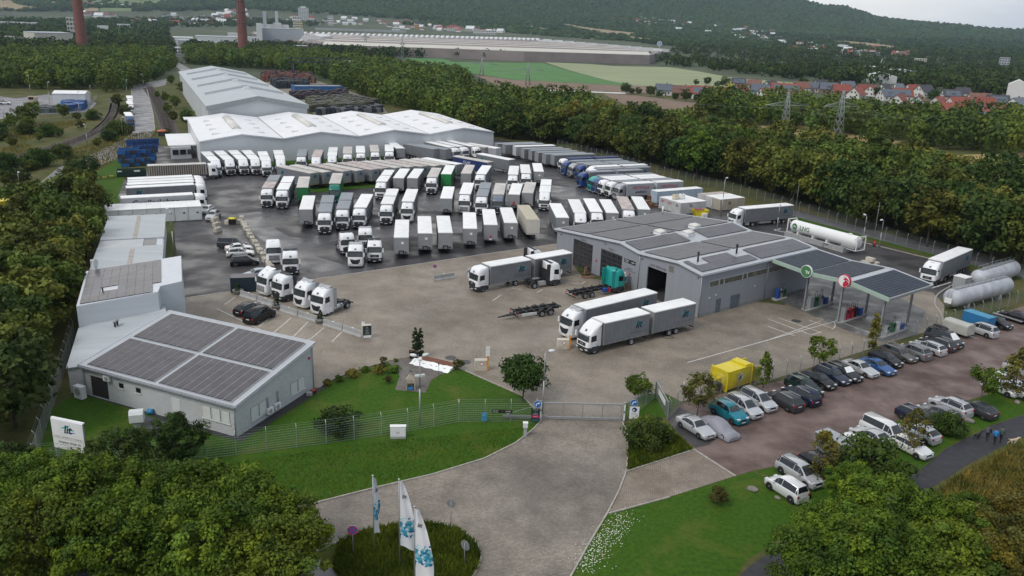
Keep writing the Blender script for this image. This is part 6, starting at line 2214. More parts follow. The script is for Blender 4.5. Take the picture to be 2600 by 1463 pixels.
# --- cars
CARP={}
def carpaint(n,c,metal=.25):
 CARP[n]=mk('car_paint_'+n,c,.22,metal=metal,var=.03,spec=.6)
for n,c in(('silver',(.48,.49,.50)),('white',(.74,.74,.73)),('black',(.012,.012,.014)),('darkgrey',(.05,.052,.056)),('navy',(.018,.022,.05)),('teal',(.01,.19,.25)),('darkgreen',(.012,.035,.028)),('blue',(.035,.10,.27)),('brown',(.10,.095,.09)),('paleblue',(.36,.42,.47)),('grey',(.18,.185,.19)),('beige',(.42,.41,.38))):
 carpaint(n,c)
KINDS={ # length, width, height, [(u, belt, top, width factor)], indices: cowl, roof front, roof rear, tail ; wheel u
 'sedan':(4.6,1.78,1.44,[(0,.52,.52,.80),(.025,.64,.64,.90),(.10,.74,.75,.97),(.26,.88,.90,1),(.31,.91,.94,1),(.45,.94,1.38,1),(.55,.95,1.44,1),(.68,.96,1.40,1),(.83,.98,1.04,.99),(.93,.98,1.0,.96),(.985,.92,.93,.92),(1,.58,.58,.86)],(4,5,7,8),(.19,.79)),
 'hatch':(4.2,1.76,1.5,[(0,.55,.55,.80),(.025,.68,.68,.90),(.10,.80,.81,.97),(.24,.93,.96,1),(.28,.95,.99,1),(.42,.98,1.42,1),(.55,1.0,1.5,1),(.80,1.02,1.45,.99),(.965,1.0,1.06,.96),(.99,.9,.9,.93),(1,.58,.58,.88)],(4,5,7,8),(.19,.81)),
 'wagon':(4.65,1.80,1.5,[(0,.52,.52,.80),(.025,.66,.66,.90),(.10,.76,.77,.97),(.25,.90,.92,1),(.29,.93,.96,1),(.42,.96,1.42,1),(.55,.97,1.5,1),(.88,1.0,1.44,.98),(.975,.98,1.02,.95),(.99,.88,.88,.93),(1,.55,.55,.88)],(4,5,7,8),(.18,.79)),
 'suv':(4.5,1.85,1.70,[(0,.62,.62,.82),(.025,.80,.80,.92),(.10,.95,.96,.98),(.24,1.06,1.08,1),(.28,1.08,1.12,1),(.40,1.10,1.62,1),(.52,1.12,1.70,1),(.86,1.14,1.64,.98),(.965,1.12,1.18,.96),(.99,1.0,1.0,.94),(1,.62,.62,.90)],(4,5,7,8),(.19,.80)),
 'mpv':(4.6,1.82,1.72,[(0,.58,.58,.80),(.03,.76,.76,.92),(.10,.90,.91,.98),(.17,.99,1.02,1),(.20,1.01,1.06,1),(.40,1.05,1.66,1),(.52,1.06,1.72,1),(.90,1.06,1.66,.98),(.975,1.02,1.1,.96),(.99,.95,.95,.94),(1,.6,.6,.9)],(4,5,7,8),(.18,.81)),
 'van':(4.9,1.9,1.95,[(0,.62,.62,.82),(.03,.84,.84,.94),(.09,1.0,1.01,.98),(.13,1.08,1.1,1),(.16,1.1,1.15,1),(.31,1.14,1.85,1),(.42,1.15,1.95,1),(.95,1.15,1.92,.98),(.985,1.12,1.2,.97),(.995,1.0,1.0,.96),(1,.6,.6,.93)],(4,5,7,8),(.17,.81)),
 'minivan':(3.97,1.70,1.74,[(0,.58,.58,.78),(.03,.76,.76,.90),(.12,.92,.93,.97),(.20,.99,1.01,1),(.23,1.0,1.05,1),(.40,1.04,1.68,1),(.52,1.05,1.74,1),(.92,1.06,1.70,.98),(.98,1.05,1.12,.97),(.992,.95,.95,.95),(1,.55,.55,.9)],(4,5,7,8),(.20,.83)),
}
def car_nodes(kind,paint,glass_m=None,shade=False):
 L,Wd,H_,st,(ic,irf,irr,it),wu=KINDS[kind]
 pm=CARP[paint]
 key=(kind,paint)
 X_=lambda u:L/2-u*L
 def dims(s):
  u,zb,zt,wf=s
  w=Wd/2*wf
  cab_=max(0,zt-zb)
  wt=w*(.90-.26*min(cab_,.6)/.6)if cab_>.15 else w*.90
  return X_(u),zb,zt,w,wt
 def ring(s):
  x,zb,zt,w,wt=dims(s)
  half=[(w*.88,.2),(w*.985,.34),(w,(zb+.34)/2),(w*.985,zb-.06),(w*.945,zb),(wt,max(zt-.05,zb)),(wt*.80,zt-.005),(0,zt+.015)]
  return[(x,0,.19)]+[(x,y,z)for y,z in half]+[(x,-y,z)for y,z in half[-2::-1]]
 def body():
  m=MB()
  m.loft([ring(s)for s in st],pm)
  return m.build('body')
 def lerp(a,b,t):
  return tuple(a[i]+(b[i]-a[i])*t for i in range(3))
 def sideglass(sg):
  m=MB()
  for i in range(ic,it):
   a,b=ring(st[i]),ring(st[i+1])
   ia=5 if sg>0 else-5
   ja=6 if sg>0 else-6
   pa0,pa1,pb0,pb1=a[ia],a[ja],b[ia],b[ja]
   t0,t1=.10,.94
   P=[lerp(pa0,pa1,t0),lerp(pb0,pb1,t0),lerp(pb0,pb1,t1),lerp(pa0,pa1,t1)]
   if i==ic:
    P[0]=lerp(P[0],P[1],.25)
    P[3]=lerp(P[3],P[2],.35)
   if i==it-1:
    P[1]=lerp(P[1],P[0],.30)
    P[2]=lerp(P[2],P[1],.25)
   P2=[lerp(P[0],P[1],.025),lerp(P[1],P[0],.025),lerp(P[2],P[3],.025),lerp(P[3],P[2],.025)]
   P2=[(x,y+sg*.014,z+.006)for x,y,z in P2]
   m.poly(P2 if sg<0 else P2[::-1],glass)
  return m.build('side_window')
 def endglass(i,j,nm,mat):
  m=MB()
  a,b=dims(st[i]),dims(st[j])
  sgn=1 if i==ic else-1
  t0,t1=(.08,.95)if i==ic else(.06,.86)
  def pt(t,y):
   x=a[0]+(b[0]-a[0])*t
   z=a[2]+(b[2]-a[2])*t
   w=a[4]+(b[4]-a[4])*t
   bulge=.015-.03*abs(y)**3
   return(x+sgn*.012,y*w*.86,z+.014+bulge)
  ys=[-1,-.5,0,.5,1]
  for p,q in zip(ys,ys[1:]):
   P=[pt(t0,p),pt(t0,q),pt(t1,q),pt(t1,p)]
   m.poly(P if(i==ic)else P[::-1],mat,True)
  return m.build(nm)
 gl=glass_m or glass_lt
 o=[('body',cch(('car',)+key,body),(0,0,0),[])]
 o.append(('windscreen',cch(('cws',gl.name)+key,lambda:endglass(ic,irf,'windscreen',gl)),(0,0,0),[]))
 o.append(('rear_window',cch(('crw',)+key,lambda:endglass(it,irr,'rear_window',glass)),(0,0,0),[]))
 for sg in(-1,1):
  o.append(('side_window',cch(('csw',sg)+key,lambda sg=sg:sideglass(sg)),(0,0,0),[]))
  zb=st[1][1]
  w=Wd/2
  a,b=sorted((sg*w*.45,sg*w*.86))
  o.append(('headlight',boxm('headlight',L/2-.28,a,zb-.06,L/2-.055,b,zb+.06,headl),(0,0,0),[]))
  zt=st[-3][1]
  a,b=sorted((sg*w*.66,sg*w*.90))
  o.append(('tail_light',boxm('tail_light',-L/2-.01,a,zt-.30,-L/2+.12,b,zt-.08,redlight),(0,0,0),[]))
  a,b=sorted((sg*w*.96,sg*(w+.17)))
  xm=X_(st[irf][0])+.42*(X_(st[ic][0])-X_(st[irf][0]))
  o.append(('mirror',boxm('mirror',xm-.06,a,st[ic][1]+.02,xm+.06,b,st[ic][1]+.16,pm),(0,0,0),[]))
  for u in wu:
   x=X_(u)
   R_=.33 if H_<1.65 else .36
   arch=cch(('arch',R_,sg),lambda sg=sg:MB().tube((0,0,0),(0,sg*.02,0),R_+.05,black,18).build('wheel_arch'))
   o.append(('wheel_arch',arch,(x,sg*(w-.012),R_+.01),[]))
   wn=wheel_nodes(x,sg*(w-.075),R_,.21)
   o.append(wn)
 o.append(('grille',boxm('grille',L/2-.07,-.42*Wd/2,st[1][1]-.22,L/2+.004,.42*Wd/2,st[1][1]-.04,black),(0,0,0),[]))
 o.append(('number_plate',boxm('number_plate',L/2+.004,-.26,.38,L/2+.016,.26,.49,plate),(0,0,0),[]))
 o.append(('number_plate',boxm('number_plate',-L/2-.016,-.26,st[-3][1]-.36,-L/2-.004,.26,st[-3][1]-.25,plate),(0,0,0),[]))
 o.append(('bumper_strip',boxm('bumper_strip',L/2-.02,-Wd*.34,.24,L/2+.012,Wd*.34,.32,black),(0,0,0),[]))
 if kind in('wagon','suv','mpv'):
  for sg in(-1,1):
   o.append(('roof_rail',boxm('roof_rail',X_(.86),sg*Wd*.34-.02,H_-.03,X_(.48),sg*Wd*.34+.02,H_+.045,darkplastic if paint in('silver','white')else alu),(0,0,0),[]))
 if shade:
  m=MB()
  a,b=dims(st[ic]),dims(st[irf])
  m.poly([(a[0]+.03,-a[4]*.85,a[2]+.05),(a[0]+.03,a[4]*.85,a[2]+.05),(b[0]+.03,b[4]*.85,b[2]+.05),(b[0]+.03,-b[4]*.85,b[2]+.05)],white)
  o.append(('windscreen_cover',m.build('windscreen_cover'),(0,0,0),[]))
 return o
def car(px,py,heading,kind,paint,label,shade=False,group=None):
 """px, py: the middle of the car's roof in the survey"""
 h=KINDS[kind][2]
 p=at(px,py,h)
 t=thing('parked_car' if kind!='van' else 'parked_van',label,'car' if kind!='van' else 'van',(p[0],p[1],0),radians(heading),group)
 inst(car_nodes(kind,paint,shade=shade),t)
 return t
def R7(x,y):
 return 1560+x/5.176,880+y/5.176
def R8(x,y):
 return 1900+x/3.68,1000+y/3.68
# heading of the long row from its own survey: rear wheel and front wheel of the first car
_a,_b=at(*R7(880,1080)),at(*R7(1145,1250))
HC=math.degrees(atan2(_b[1]-_a[1],_b[0]-_a[0]))
FR_=' in the fence row'
car(*R7(1080,950),HC,'sedan','silver','silver coupe with rear spoiler nearest the gate'+FR_)
car(*R7(1520,745),HC,'suv','teal','teal off-roader'+FR_)
car(*R7(1710,672),HC,'mpv','silver','silver people carrier beside the teal off-roader')
car(*R7(1900,588),HC,'mpv','silver','second silver people carrier from the teal off-roader')
for(x,y,f,k,c,lab,sh)in((175,1040,1,'suv','darkgrey','dark grey off-roader with red tail lights facing the fence',0),(345,985,1,'mpv','navy','navy people carrier parked rear to the lane',0),(375,905,0,'mpv','darkgreen','very dark green people carrier with papers in the windscreen',0),(520,852,0,'hatch','black','black hatchback under the young green tree',0),
         (655,803,0,'wagon','navy','navy estate car next to the white screened car',0),(770,775,0,'wagon','black','black car with a white windscreen cover',1),(940,738,0,'sedan','silver','silver saloon between black and blue cars',0),(1110,718,0,'sedan','blue','bright blue coupe',0),(1195,645,0,'hatch','black','black hatchback next to the blue coupe',0),
         (1330,592,0,'wagon','brown','brownish grey estate car',0),(1475,560,1,'suv','grey','grey boxy off-roader parked rear to the lane',0),(1620,528,1,'wagon','silver','silver estate car parked rear to the lane',0),(1725,490,1,'wagon','darkgrey','dark grey estate car between silver estate and van',0)):
 px_,py_=T33(x,y)
 car(px_,py_,HC+180*f,k,c,lab+FR_,bool(sh))
t=car(*T33(1790,425),HC,'van','darkgrey','dark grey van with a white windscreen cover and a roof box',True)
m=MB()
rb=[]
for x,w,h in((-1.15,.2,.1),(-1.0,.34,.25),(-.3,.4,.34),(.6,.36,.3),(1.05,.22,.14)):
 rb.append([(x,w*cos(a),2.05+h*.5+h*.5*sin(a))for a in np.linspace(0,2*pi,11)[:-1]])
m.loft(rb,black)
obj('roof_box',m,t,(-.9,.2,0))
car(*T33(2155,345),HC+180,'mpv','silver','silver people carrier beside the pale tarpaulin trailer')
car(*T33(2310,285),HC,'hatch','black','black hatchback beside the blue box trailer')
car(*T33(2490,228),HC+180,'sedan','black','black saloon at the right end of the car park')
def cover_car():
 p=at(*R7(1390,985),1.25)
 t=thing('covered_car','car under a grey fabric cover beside the silver coupe','car',(p[0],p[1],0),radians(HC))
 cm_=mk('grey_car_cover',(.25,.25,.28),.7,var=.12,scale=1.2,bump=.5,bscale=4)
 m=MB()
 rr=[]
 for u,zt,w in((0,.5,.7),(.03,.72,.86),(.12,.85,.92),(.28,.98,.94),(.45,1.38,.92),(.58,1.45,.92),(.72,1.38,.92),(.88,1.08,.92),(.97,.98,.86),(1,.6,.75)):
  x=2.25-4.5*u
  rr.append([(x,-w,.12),(x,-w*.98,.6),(x,-w*.82,zt-.16),(x,-w*.5,zt-.03),(x,0,zt),(x,w*.5,zt-.03),(x,w*.82,zt-.16),(x,w*.98,.6),(x,w,.12)])
 m.loft(rr,cm_,cap=0,closed=False)
 m.poly(rr[0][::-1],cm_)
 m.poly(rr[-1],cm_)
 obj('cover',m,t)
 for x in(1.4,-1.35):
  for y in(-.82,.82):
   o=wheel_nodes(x,y,.32,.2)
   inst([o],t)
cover_car()
def box_trailer(px,py,heading,L,Wd,h0,h1,mat,roofm,name,label,rounded=False):
 p=at(px,py,h1)
 t=thing(name,label,'trailer',(p[0],p[1],0),radians(heading))
 m=MB()
 if rounded:
  rr=[[(x,Wd/2*math.copysign(min(1,abs(cos(a))**.5),cos(a)),h1-.35+.35*sin(a))for a in np.linspace(0,pi,9)]+[(x,-Wd/2,h0),(x,Wd/2,h0)]for x in(L/2,-L/2)]
  m.loft(rr,mat,smooth=0)
 else:
  m.box(-L/2,-Wd/2,h0,L/2,Wd/2,h1-.05,mat)
  m.box(-L/2-.03,-Wd/2-.03,h1-.05,L/2+.03,Wd/2+.03,h1,roofm)
 obj('tarpaulin_body',m,t)
 obj('drawbar',MB().box(L/2,-.04,.42,L/2+1.2,.04,.5,steel),t)
 obj('frame',MB().box(-L/2,-Wd/2+.1,h0-.12,L/2,Wd/2-.1,h0,chassis),t)
 for y in(-Wd/2-.02,Wd/2+.02):
  inst([wheel_nodes(-.2,y,.31,.2)],t)
box_trailer(*T33(1930,330),HC,3.6,1.75,.55,2.05,mk('pale_canvas',(.42,.42,.38),.8,var=.1,bump=.3,bscale=3),tarp_white,'tarpaulin_trailer','pale canvas trailer with rounded top beside the grey van',True)
box_trailer(*T33(2130,255),HC,3.9,1.75,.5,2.05,mk('bright_blue_panel',(.025,.16,.36),.5,var=.06),mk('blue_trailer_top',(.05,.25,.40),.5),'box_trailer','bright blue box trailer behind the silver people carrier')
box_trailer(*R8(850,420),HC,4.2,1.8,.5,2.2,mk('grey_canvas',(.20,.22,.24),.7,var=.06),mk('grey_canvas_top',(.32,.34,.35),.7),'box_trailer','grey box trailer in the near row of cars')
p=at(*T33(2430,320))
t=thing('car_transport_trailer','low flat car trailer at the right end of the fence row','trailer',(p[0],p[1],0),radians(HC))
obj('deck',MB().box(-2.2,-.95,.5,2.2,-.4,.58,steel).box(-2.2,.4,.5,2.2,.95,.58,steel).box(2.2,-.04,.48,3.4,.04,.56,steel),t)
for y in(-1.,1.):
 inst([wheel_nodes(-.3,y,.3,.2)],t)
NRW=' in the near row'
car(*R8(370,775),HC+180,'minivan','white','white van-like car with dark rear window on the verge',group=None)
car(*R8(495,640),HC,'mpv','silver','silver people carrier half hidden by a straggly tree'+NRW)
car(*R8(690,585),HC,'hatch','black','dark car between the silver people carrier and the grey box trailer')
car(*R8(1020,405),HC,'hatch','white','white hatchback beside the grey box trailer')
car(*R8(1170,330),HC+180,'sedan','silver','silver saloon beside the big white people carrier'+NRW)
car(*R8(1290,250),HC,'van','white','big white people carrier behind a thin young tree'+NRW)
car(*R8(1610,285),HC+180,'hatch','silver','silver hatchback with red tail light behind the thin tree'+NRW)
car(*R8(1530,415),HC,'hatch','white','white hatchback partly hidden by a dark shrub'+NRW)
car(*R8(1600,150),HC,'wagon','navy','dark blue estate car facing the footpath'+NRW)
car(*R8(1800,110),HC+180,'wagon','grey','grey estate car with panoramic roof'+NRW)
car(*R8(1905,35),HC+180,'suv','silver','silver white off-roader with red tail lights'+NRW)
car(*R8(2150,72),HC+180,'hatch','darkgrey','dark grey hatchback behind the olive tree'+NRW)
car(*T33(2390,855),HC,'sedan','white','white saloon at the right edge behind a brownish tree')
car(*T33(2360,925),HC,'hatch','white','white hatchback in front of the white saloon at the right edge')
car(*T33(2540,965),HC+180,'hatch','white','white hatchback with its tail to the footpath at the right edge')
car(*T33(2590,745),HC,'mpv','silver','silver car at the far right edge of the car park')
# cars in the depot
_c,_d=at(*R2(430,1250)),at(*R2(720,1160))
HV=math.degrees(atan2(_d[1]-_c[1],_d[0]-_c[0]))+12
car(*R2(590,1100),HV,'van','black','black van in the parking bay in front of the office')
car(*R2(470,1055),HV,'wagon','black','black estate car beside the black van')
HL=20
car(*R2(290,350),HL-20,'van','darkgrey','dark grey van at the top of the staff car line')
car(*R2(365,415),HL+8,'sedan','white','white saloon in the staff car line')
car(*R2(380,465),HL,'wagon','white','white estate car below the white saloon')
car(*R2(425,545),HL,'mpv','black','black people carrier with a white door badge in the staff car line')
car(*R2(560,690),HL+190,'hatch','paleblue','pale blue hatchback beside the block wall')
car(*R2(85,65),-90,'suv','silver','silver off-roader beside the site containers')
car(*R2(20,8),-92,'hatch','white','white car behind the silver off-roader')
p=far(12,258)
car(12,255,12,'mpv','white','white car in the depot left of the railway')
for i,(x,y)in enumerate(((1975,176),(2003,178),(2075,185),(2215,191))):
 q=far(x,y)
 t=thing('driving_car','white car on the main road beyond the fields','car',q,.1,'cars on the main road')
 inst(car_nodes('hatch','white'),t)
# --- fences, barriers and yard furniture
wire=mk('green_grey_wire',(.26,.31,.27),.5,metal=.2,var=.1)
wire_d=mk('dull_wire',(.20,.215,.21),.5,metal=.2,var=.1)
def fence(label,pts,h=2.0,step=2.5,mat=wire,arms=True,horiz=9,vert=.25,wr=.011,plate_=None):
 t=thing('wire_fence',label,'fence',(float(pts[0][0]),float(pts[0][1]),0))
 O=np.array(pts[0][:2])
 for a,b in zip(pts,pts[1:]):
  a,b=np.array(a[:2],float)-O,np.array(b[:2],float)-O
  L_=np.linalg.norm(b-a)
  k=max(1,round(L_/step))
  u=(b-a)/L_
  n=np.array([-u[1],u[0]])
  w=L_/k
  def bay():
   m=MB()
   for j in range(horiz):
    z=.08+(h-.12)*j/(horiz-1)
    q0,q1=np.array([0,0]),u*w
    m.hexa([(*(q0-n*wr),z-wr),(*(q1-n*wr),z-wr),(*(q1+n*wr),z-wr),(*(q0+n*wr),z-wr),(*(q0-n*wr),z+wr),(*(q1-n*wr),z+wr),(*(q1+n*wr),z+wr),(*(q0+n*wr),z+wr)],mat)
   s=vert
   while s<w:
    q=u*s
    m.poly([(*(q-u*.004),.06),(*(q+u*.004),.06),(*(q+u*.004),h),(*(q-u*.004),h)],mat)
    s+=vert
   if arms:
    for dz,dd in((.18,.12),(.34,.22)):
     for sg in(1,):
      q0,q1=n*dd*sg,u*w+n*dd*sg
      m.hexa([(*(q0-n*.006),h+dz-.006),(*(q1-n*.006),h+dz-.006),(*(q1+n*.006),h+dz-.006),(*(q0+n*.006),h+dz-.006),(*(q0-n*.006),h+dz+.006),(*(q1-n*.006),h+dz+.006),(*(q1+n*.006),h+dz+.006),(*(q0+n*.006),h+dz+.006)],mat)
   return m.build('fence_panel')
  pm=bay()
  def post():
   m=MB().box(-.035,-.035,0,.035,.035,h+.05,steel)
   if arms:
    m.tube((0,0,h),(*(n*.24),h+.38),.022,shutter,5)
   return m.build('post')
  po=post()
  for i in range(k):
   q=a+u*w*i
   obj('fence_panel',pm,t,(q[0],q[1],0))
   obj('post',po,t,(q[0],q[1],0))
  obj('post',po,t,(b[0],b[1],0))
 return t
P_=lambda*q:[at(*p)for p in q]
fence('wire mesh fence with barbed wire arms along the garden lawn left of the gate',P_((85,1192),(300,1185),(520,1166),(678,1146),(829,1127),(1036,1096),(1165,1072),(1362,1070)),2.1,2.55)
fence('grey wire fence running up beside the dark thicket left of the office',P_((85,1192),(118,1085),(160,960),(190,855)),2.1,2.5,wire_d,True,12,.12)
fence('short wire fence between the sliding gate and the small side gate',P_((1592,1068),(1662,1012)),2.0,2.5,wire,False)
fence('wire fence with barbed wire arms along the long row of parked cars',P_((1700,1062),(1735,1021),(1960,968),(2160,915),(2300,862),(2420,825),(2640,755)),2.0,2.6,wire_d)
fence('long wire fence below the wooded belt',P_((1415,374),(1540,405),(1650,437),(1760,466),(1900,500),(2100,562),(2300,625),(2640,725)),2.2,3.0,wire_d,True,8,.4,.014)
fence('low wire fence round the depot beyond the railway',P_((0,296),(100,298),(190,290),(228,270),(246,250)),2.,3.,wire_d,False,8,.3)
# concrete block wall
def block(x,y,rz,label,w=1.6,d_=.8,h=.8,z=0.,group='stacked concrete blocks along the staff cars'):
 p=at(x,y)
 t=thing('concrete_block',label,'block',(p[0],p[1],z),rz,group)
 def b():
  m=MB()
  c=.04
  rr=[[(x_*s,y_*s2,z_)for x_,y_ in((-w/2,-d_/2),(w/2,-d_/2),(w/2,d_/2),(-w/2,d_/2))]for s,s2,z_ in((1,1,0),(1,1,h-c),(1-2*c/w,1-2*c/d_,h))]
  m.loft(rr,concrete_lt,smooth=0)
  return m.build('block')
 obj('block',cch(('blk',w,d_,h),b),t)
 stud=cch(('stud',h),lambda:MB().tube((0,0,h),(0,0,h+.12),.14,concrete_lt,10).build('stud'))
 for s in(-.4,.4):
  obj('stud',stud,t,(s*w/1.6,0,0))
BW=[(400,165),(420,225),(432,250),(448,275),(470,315),(490,350),(515,390),(545,430),(570,480),(600,520),(630,565),(655,620),(690,665),(715,695)]
for i,q in enumerate(BW):
 a=at(*R2(*BW[max(i-1,0)]))
 b=at(*R2(*BW[min(i+1,len(BW)-1)]))
 block(*R2(*q),atan2(b[1]-a[1],b[0]-a[0])+(.12 if i%2 else-.1),'pale concrete block in the block wall, %s from the far end'%ORD[i])
for i,(x,y)in enumerate(((545,562),(549,575),(552,588))):
 block(x+1,y,radians(70),'pale concrete block at the end of the site containers, %s from the back'%ORD[i],group='blocks at the end of the site containers')
def barrier(p,q,label):
 a,b=at(*p),at(*q)
 L_=float(np.linalg.norm(b-a))
 c=(a+b)/2
 t=thing('concrete_barrier',label,'barrier',(c[0],c[1],0),atan2(b[1]-a[1],b[0]-a[0]),'concrete barriers along the parking bays')
 m=MB()
 pr=[(-.3,0),(.3,0),(.3,.08),(.13,.32),(.09,.85),(-.09,.85),(-.13,.32),(-.3,.08)]
 m.loft([[(x,y,z)for y,z in pr]for x in(-L_/2+.02,L_/2-.02)],concrete,smooth=0)
 obj('body',m,t)
 obj('reflector',MB().box(-.12,-.1,.85,.12,.1,.9,tarp_white),t)
BB=[(392,980),(580,1050),(740,1105)]
for i,(a,b)in enumerate((((390,985),(570,1040)),((575,1042),(745,1100)),((822,1145),(1012,1205)),((1018,1207),(1220,1270)),((1287,1300),(1495,1362)),((1500,1366),(1705,1435)))):
 barrier(R2(*a),R2(*b),'grey concrete barrier, %s from the green container end'%ORD[i])
barrier((1102,713),(1153,705),'lone grey concrete barrier on the paved yard with a no stopping sign')
barrier((1184,702),(1197,690),'short grey concrete barrier behind the long logo lorry')
def planter(x,y,label):
 p=at(x,y)
 t=thing('planter',label,'planter',(p[0],p[1],0),0,'round concrete planters')
 m=MB()
 n=18
 m.loft([[(r*cos(2*pi*i/n),r*sin(2*pi*i/n),z)for i in range(n)]for r,z in((.62,0),(.8,.6),(.82,.62),(.72,.62),(.70,.5),(.05,.5))],concrete)
 obj('pot',m,t)
 cm_,tm_,_,_=PROTO[('cone',0)]
 c=thing('potted_conifer',label.replace('planter','conifer').replace('round concrete','small pointed'),'shrub',(p[0],p[1],.5),RND.uniform(0,6),'pointed conifers in planters')
 obj('crown',cm_,c)
 obj('trunk',tm_,c)
planter(*R2(362,965),'round concrete planter beside the dark green container')
planter(*R2(782,1125),'round concrete planter in the middle of the barriers')
planter(*R2(1255,1278),'round concrete planter near the info pillar')
# info pillar
p=at(931,857)
t=thing('info_pillar','pale stone pillar with a dark site notice at the end of the barriers','sign',(p[0],p[1],0),radians(18))
obj('pillar',MB().box(-.62,-.35,0,.62,.35,1.75,concrete_lt).box(-.6,.2,1.75,-.2,.24,2.1,tarp_white),t)
b=obj('notice',MB().box(-.5,-.38,.08,.56,-.352,1.72,mk('green_black_board',(.018,.035,.035),.4)),t)
obj('lower_panel',MB().box(-.46,-.39,.08,.56,-.381,.42,tarp_white),b)
for tx,z,s in(('lit',1.45,.26),('Besucher',1.16,.13),('Lager',1.0,.13),('Werkstatt',.84,.13),('Anmeldung',.62,.13)):
 obj('lettering',txm(tx,s,text_w),b,(0.03,-.385,z)).rotation_euler=SIDE_R
# ---- gate
gL,gR=at(1379,1065),at(1577,1070)
t=thing('sliding_gate','long grey sliding gate across the entrance road','gate',(gL[0],gL[1],0),atan2(gR[1]-gL[1],gR[0]-gL[0]))
GLN=float(np.linalg.norm(gR-gL))
m=MB()
m.box(0,-.06,1.85,GLN,.06,1.98,steel)
m.box(-4.2,-.08,.12,GLN,.08,.38,steel)
for x in(0.05,GLN*.25,GLN*.5,GLN*.75,GLN-.05):
 m.box(x-.04,-.05,.38,x+.04,.05,1.85,steel)
m.hexa([(-4.2,-.04,.38),(-4.1,-.04,.38),(0,-.04,1.85),(-.1,-.04,1.85),(-4.2,.04,.38),(-4.1,.04,.38),(0,.04,1.85),(-.1,.04,1.85)],steel)
obj('gate_frame',m,t)
bm=MB().box(-.012,-.012,.38,.012,.012,1.85,steel).build('bar')
nb=int(GLN/.12)
for i in range(nb):
 obj('bar',bm,t,(.06+(GLN-.12)*i/nb,0,0))
for x,lab in((-.28,'left'),(GLN+.25,'right')):
 m=MB().box(x-.12,-.12,0,x+.12,.12,2.15,steel)
 g_=obj('gate_post',m,t)
 for z0,z1 in((.15,.95),(1.25,1.95)):
  obj('safety_edge',MB().box(x-.07,-.16,z0,x+.07,-.12,z1,tarp_white),g_)
sblue=mk('sign_blue',(.02,.13,.42),.4,var=.03)
def roundsign(p,h,r,face,label,name='traffic_sign',rz=0.,draw=None,back=False):
 t=thing(name,label,'sign',(p[0],p[1],0),rz)
 obj('pole',MB().tube((0,.04,0),(0,.04,h+r*.6),.03,steel,8),t)
 d=obj('sign_disc',MB().tube((0,0,h),(0,-.02,h),r,steel if back else shutter,24).tube((0,-.02,h),(0,-.025,h),r*.93,face,24),t)
 if draw:
  draw(d,h,r)
 return t
def arrow(d,h,r):
 m=MB()
 y=-.03
 for P in([(-.5,-.55),(-.25,-.55),(-.25,-.05),(-.5,-.05)],[(-.5,-.05),(-.25,-.05),(0,.12),(0,.36),(-.2,.32)],[(0,.12),(.2,.12),(.2,.36),(0,.36)],[(.2,-.08),(.62,.24),(.2,.58)]):
  m.poly([(x*r,y,h+z*r)for x,z in P],text_w)
 obj('arrow',m,d)
def nostop(d,h,r):
 m=MB()
 for a in(45,-45):
  c,s=cos(radians(a)),sin(radians(a))
  m.poly([(r*(.85*c-.1*s)*q1+r*q2*(-.1*s),-.03,h+r*(.85*s*q1)+r*.1*c*q2)for q1,q2 in((1,1),(-1,1),(-1,-1),(1,-1))],red_s)
 obj('cross_bars',m,d)
 m=MB()
 n=24
 for i in range(n):
  a0,a1=2*pi*i/n,2*pi*(i+1)/n
  m.poly([(r*q*cos(a),-.032,h+r*q*sin(a))for q,a in((.78,a0),(.97,a0),(.97,a1),(.78,a1))],red_s)
 obj('red_rim',m,d)
roundsign(at(1363,1071)+np.array([0,-.3,0]),2.15,.40,sblue,'blue right arrow sign at the left gate post',draw=arrow)
roundsign(at(1606,1068)+np.array([0,-.1,0]),2.1,.40,sblue,'blue right arrow sign on the white board side of the gate',draw=arrow)
p=at(1608,1070)
t=thing('notice_board','white notice board with a dark round emblem beside the gate','sign',(p[0],p[1]-.15,0),0)
obj('panel',MB().box(-.5,-.02,.35,.5,.02,1.75,white),t)
for x in(-.4,.4):
 obj('leg',MB().box(x-.03,.02,0,x+.03,.07,1.7,steel),t)
obj('emblem',MB().tube((0,-.02,1.42),(0,-.03,1.42),.26,mk('emblem_blue',(.02,.04,.12),.4),22).tube((-.08,-.03,1.38),(-.08,-.034,1.38),.1,text_w,10),t)
for i,(tx,z)in enumerate((('HERZLICH',1.02),('WILLKOMMEN',.9),('Anmeldung im B\u00fcro',.68),('bitte klingeln',.5))):
 obj('lettering',txm(tx,.1,darkplastic),t,(0,-.024,z)).rotation_euler=SIDE_R
p=at(1352,1074)
t=thing('site_board','dark board of company logos at the left gate post','sign',(p[0]+.25,p[1]-.25,0),0)
obj('panel',MB().box(-.45,-.02,.3,.45,.02,1.75,mk('board_green_black',(.018,.03,.032),.4)),t)
obj('leg',MB().box(-.4,.02,0,-.34,.06,1.7,steel),t)
obj('leg',MB().box(.34,.02,0,.4,.06,1.7,steel),t)
obj('red_band',MB().box(-.45,-.03,.72,.45,-.021,1.0,mk('magenta_red',(.38,.02,.08),.4)),t)
for tx,z,s,mt in(('BESUCHER',1.62,.11,text_w),('lit',1.42,.2,logo_t),('LOGISTIK',1.22,.1,text_w),('WERKSTATT',1.08,.1,text_w),('TANKEN',.86,.12,text_w),('autohof',.48,.2,logo_t)):
 obj('lettering',txm(tx,s,mt),t,(0,-.034,z)).rotation_euler=SIDE_R
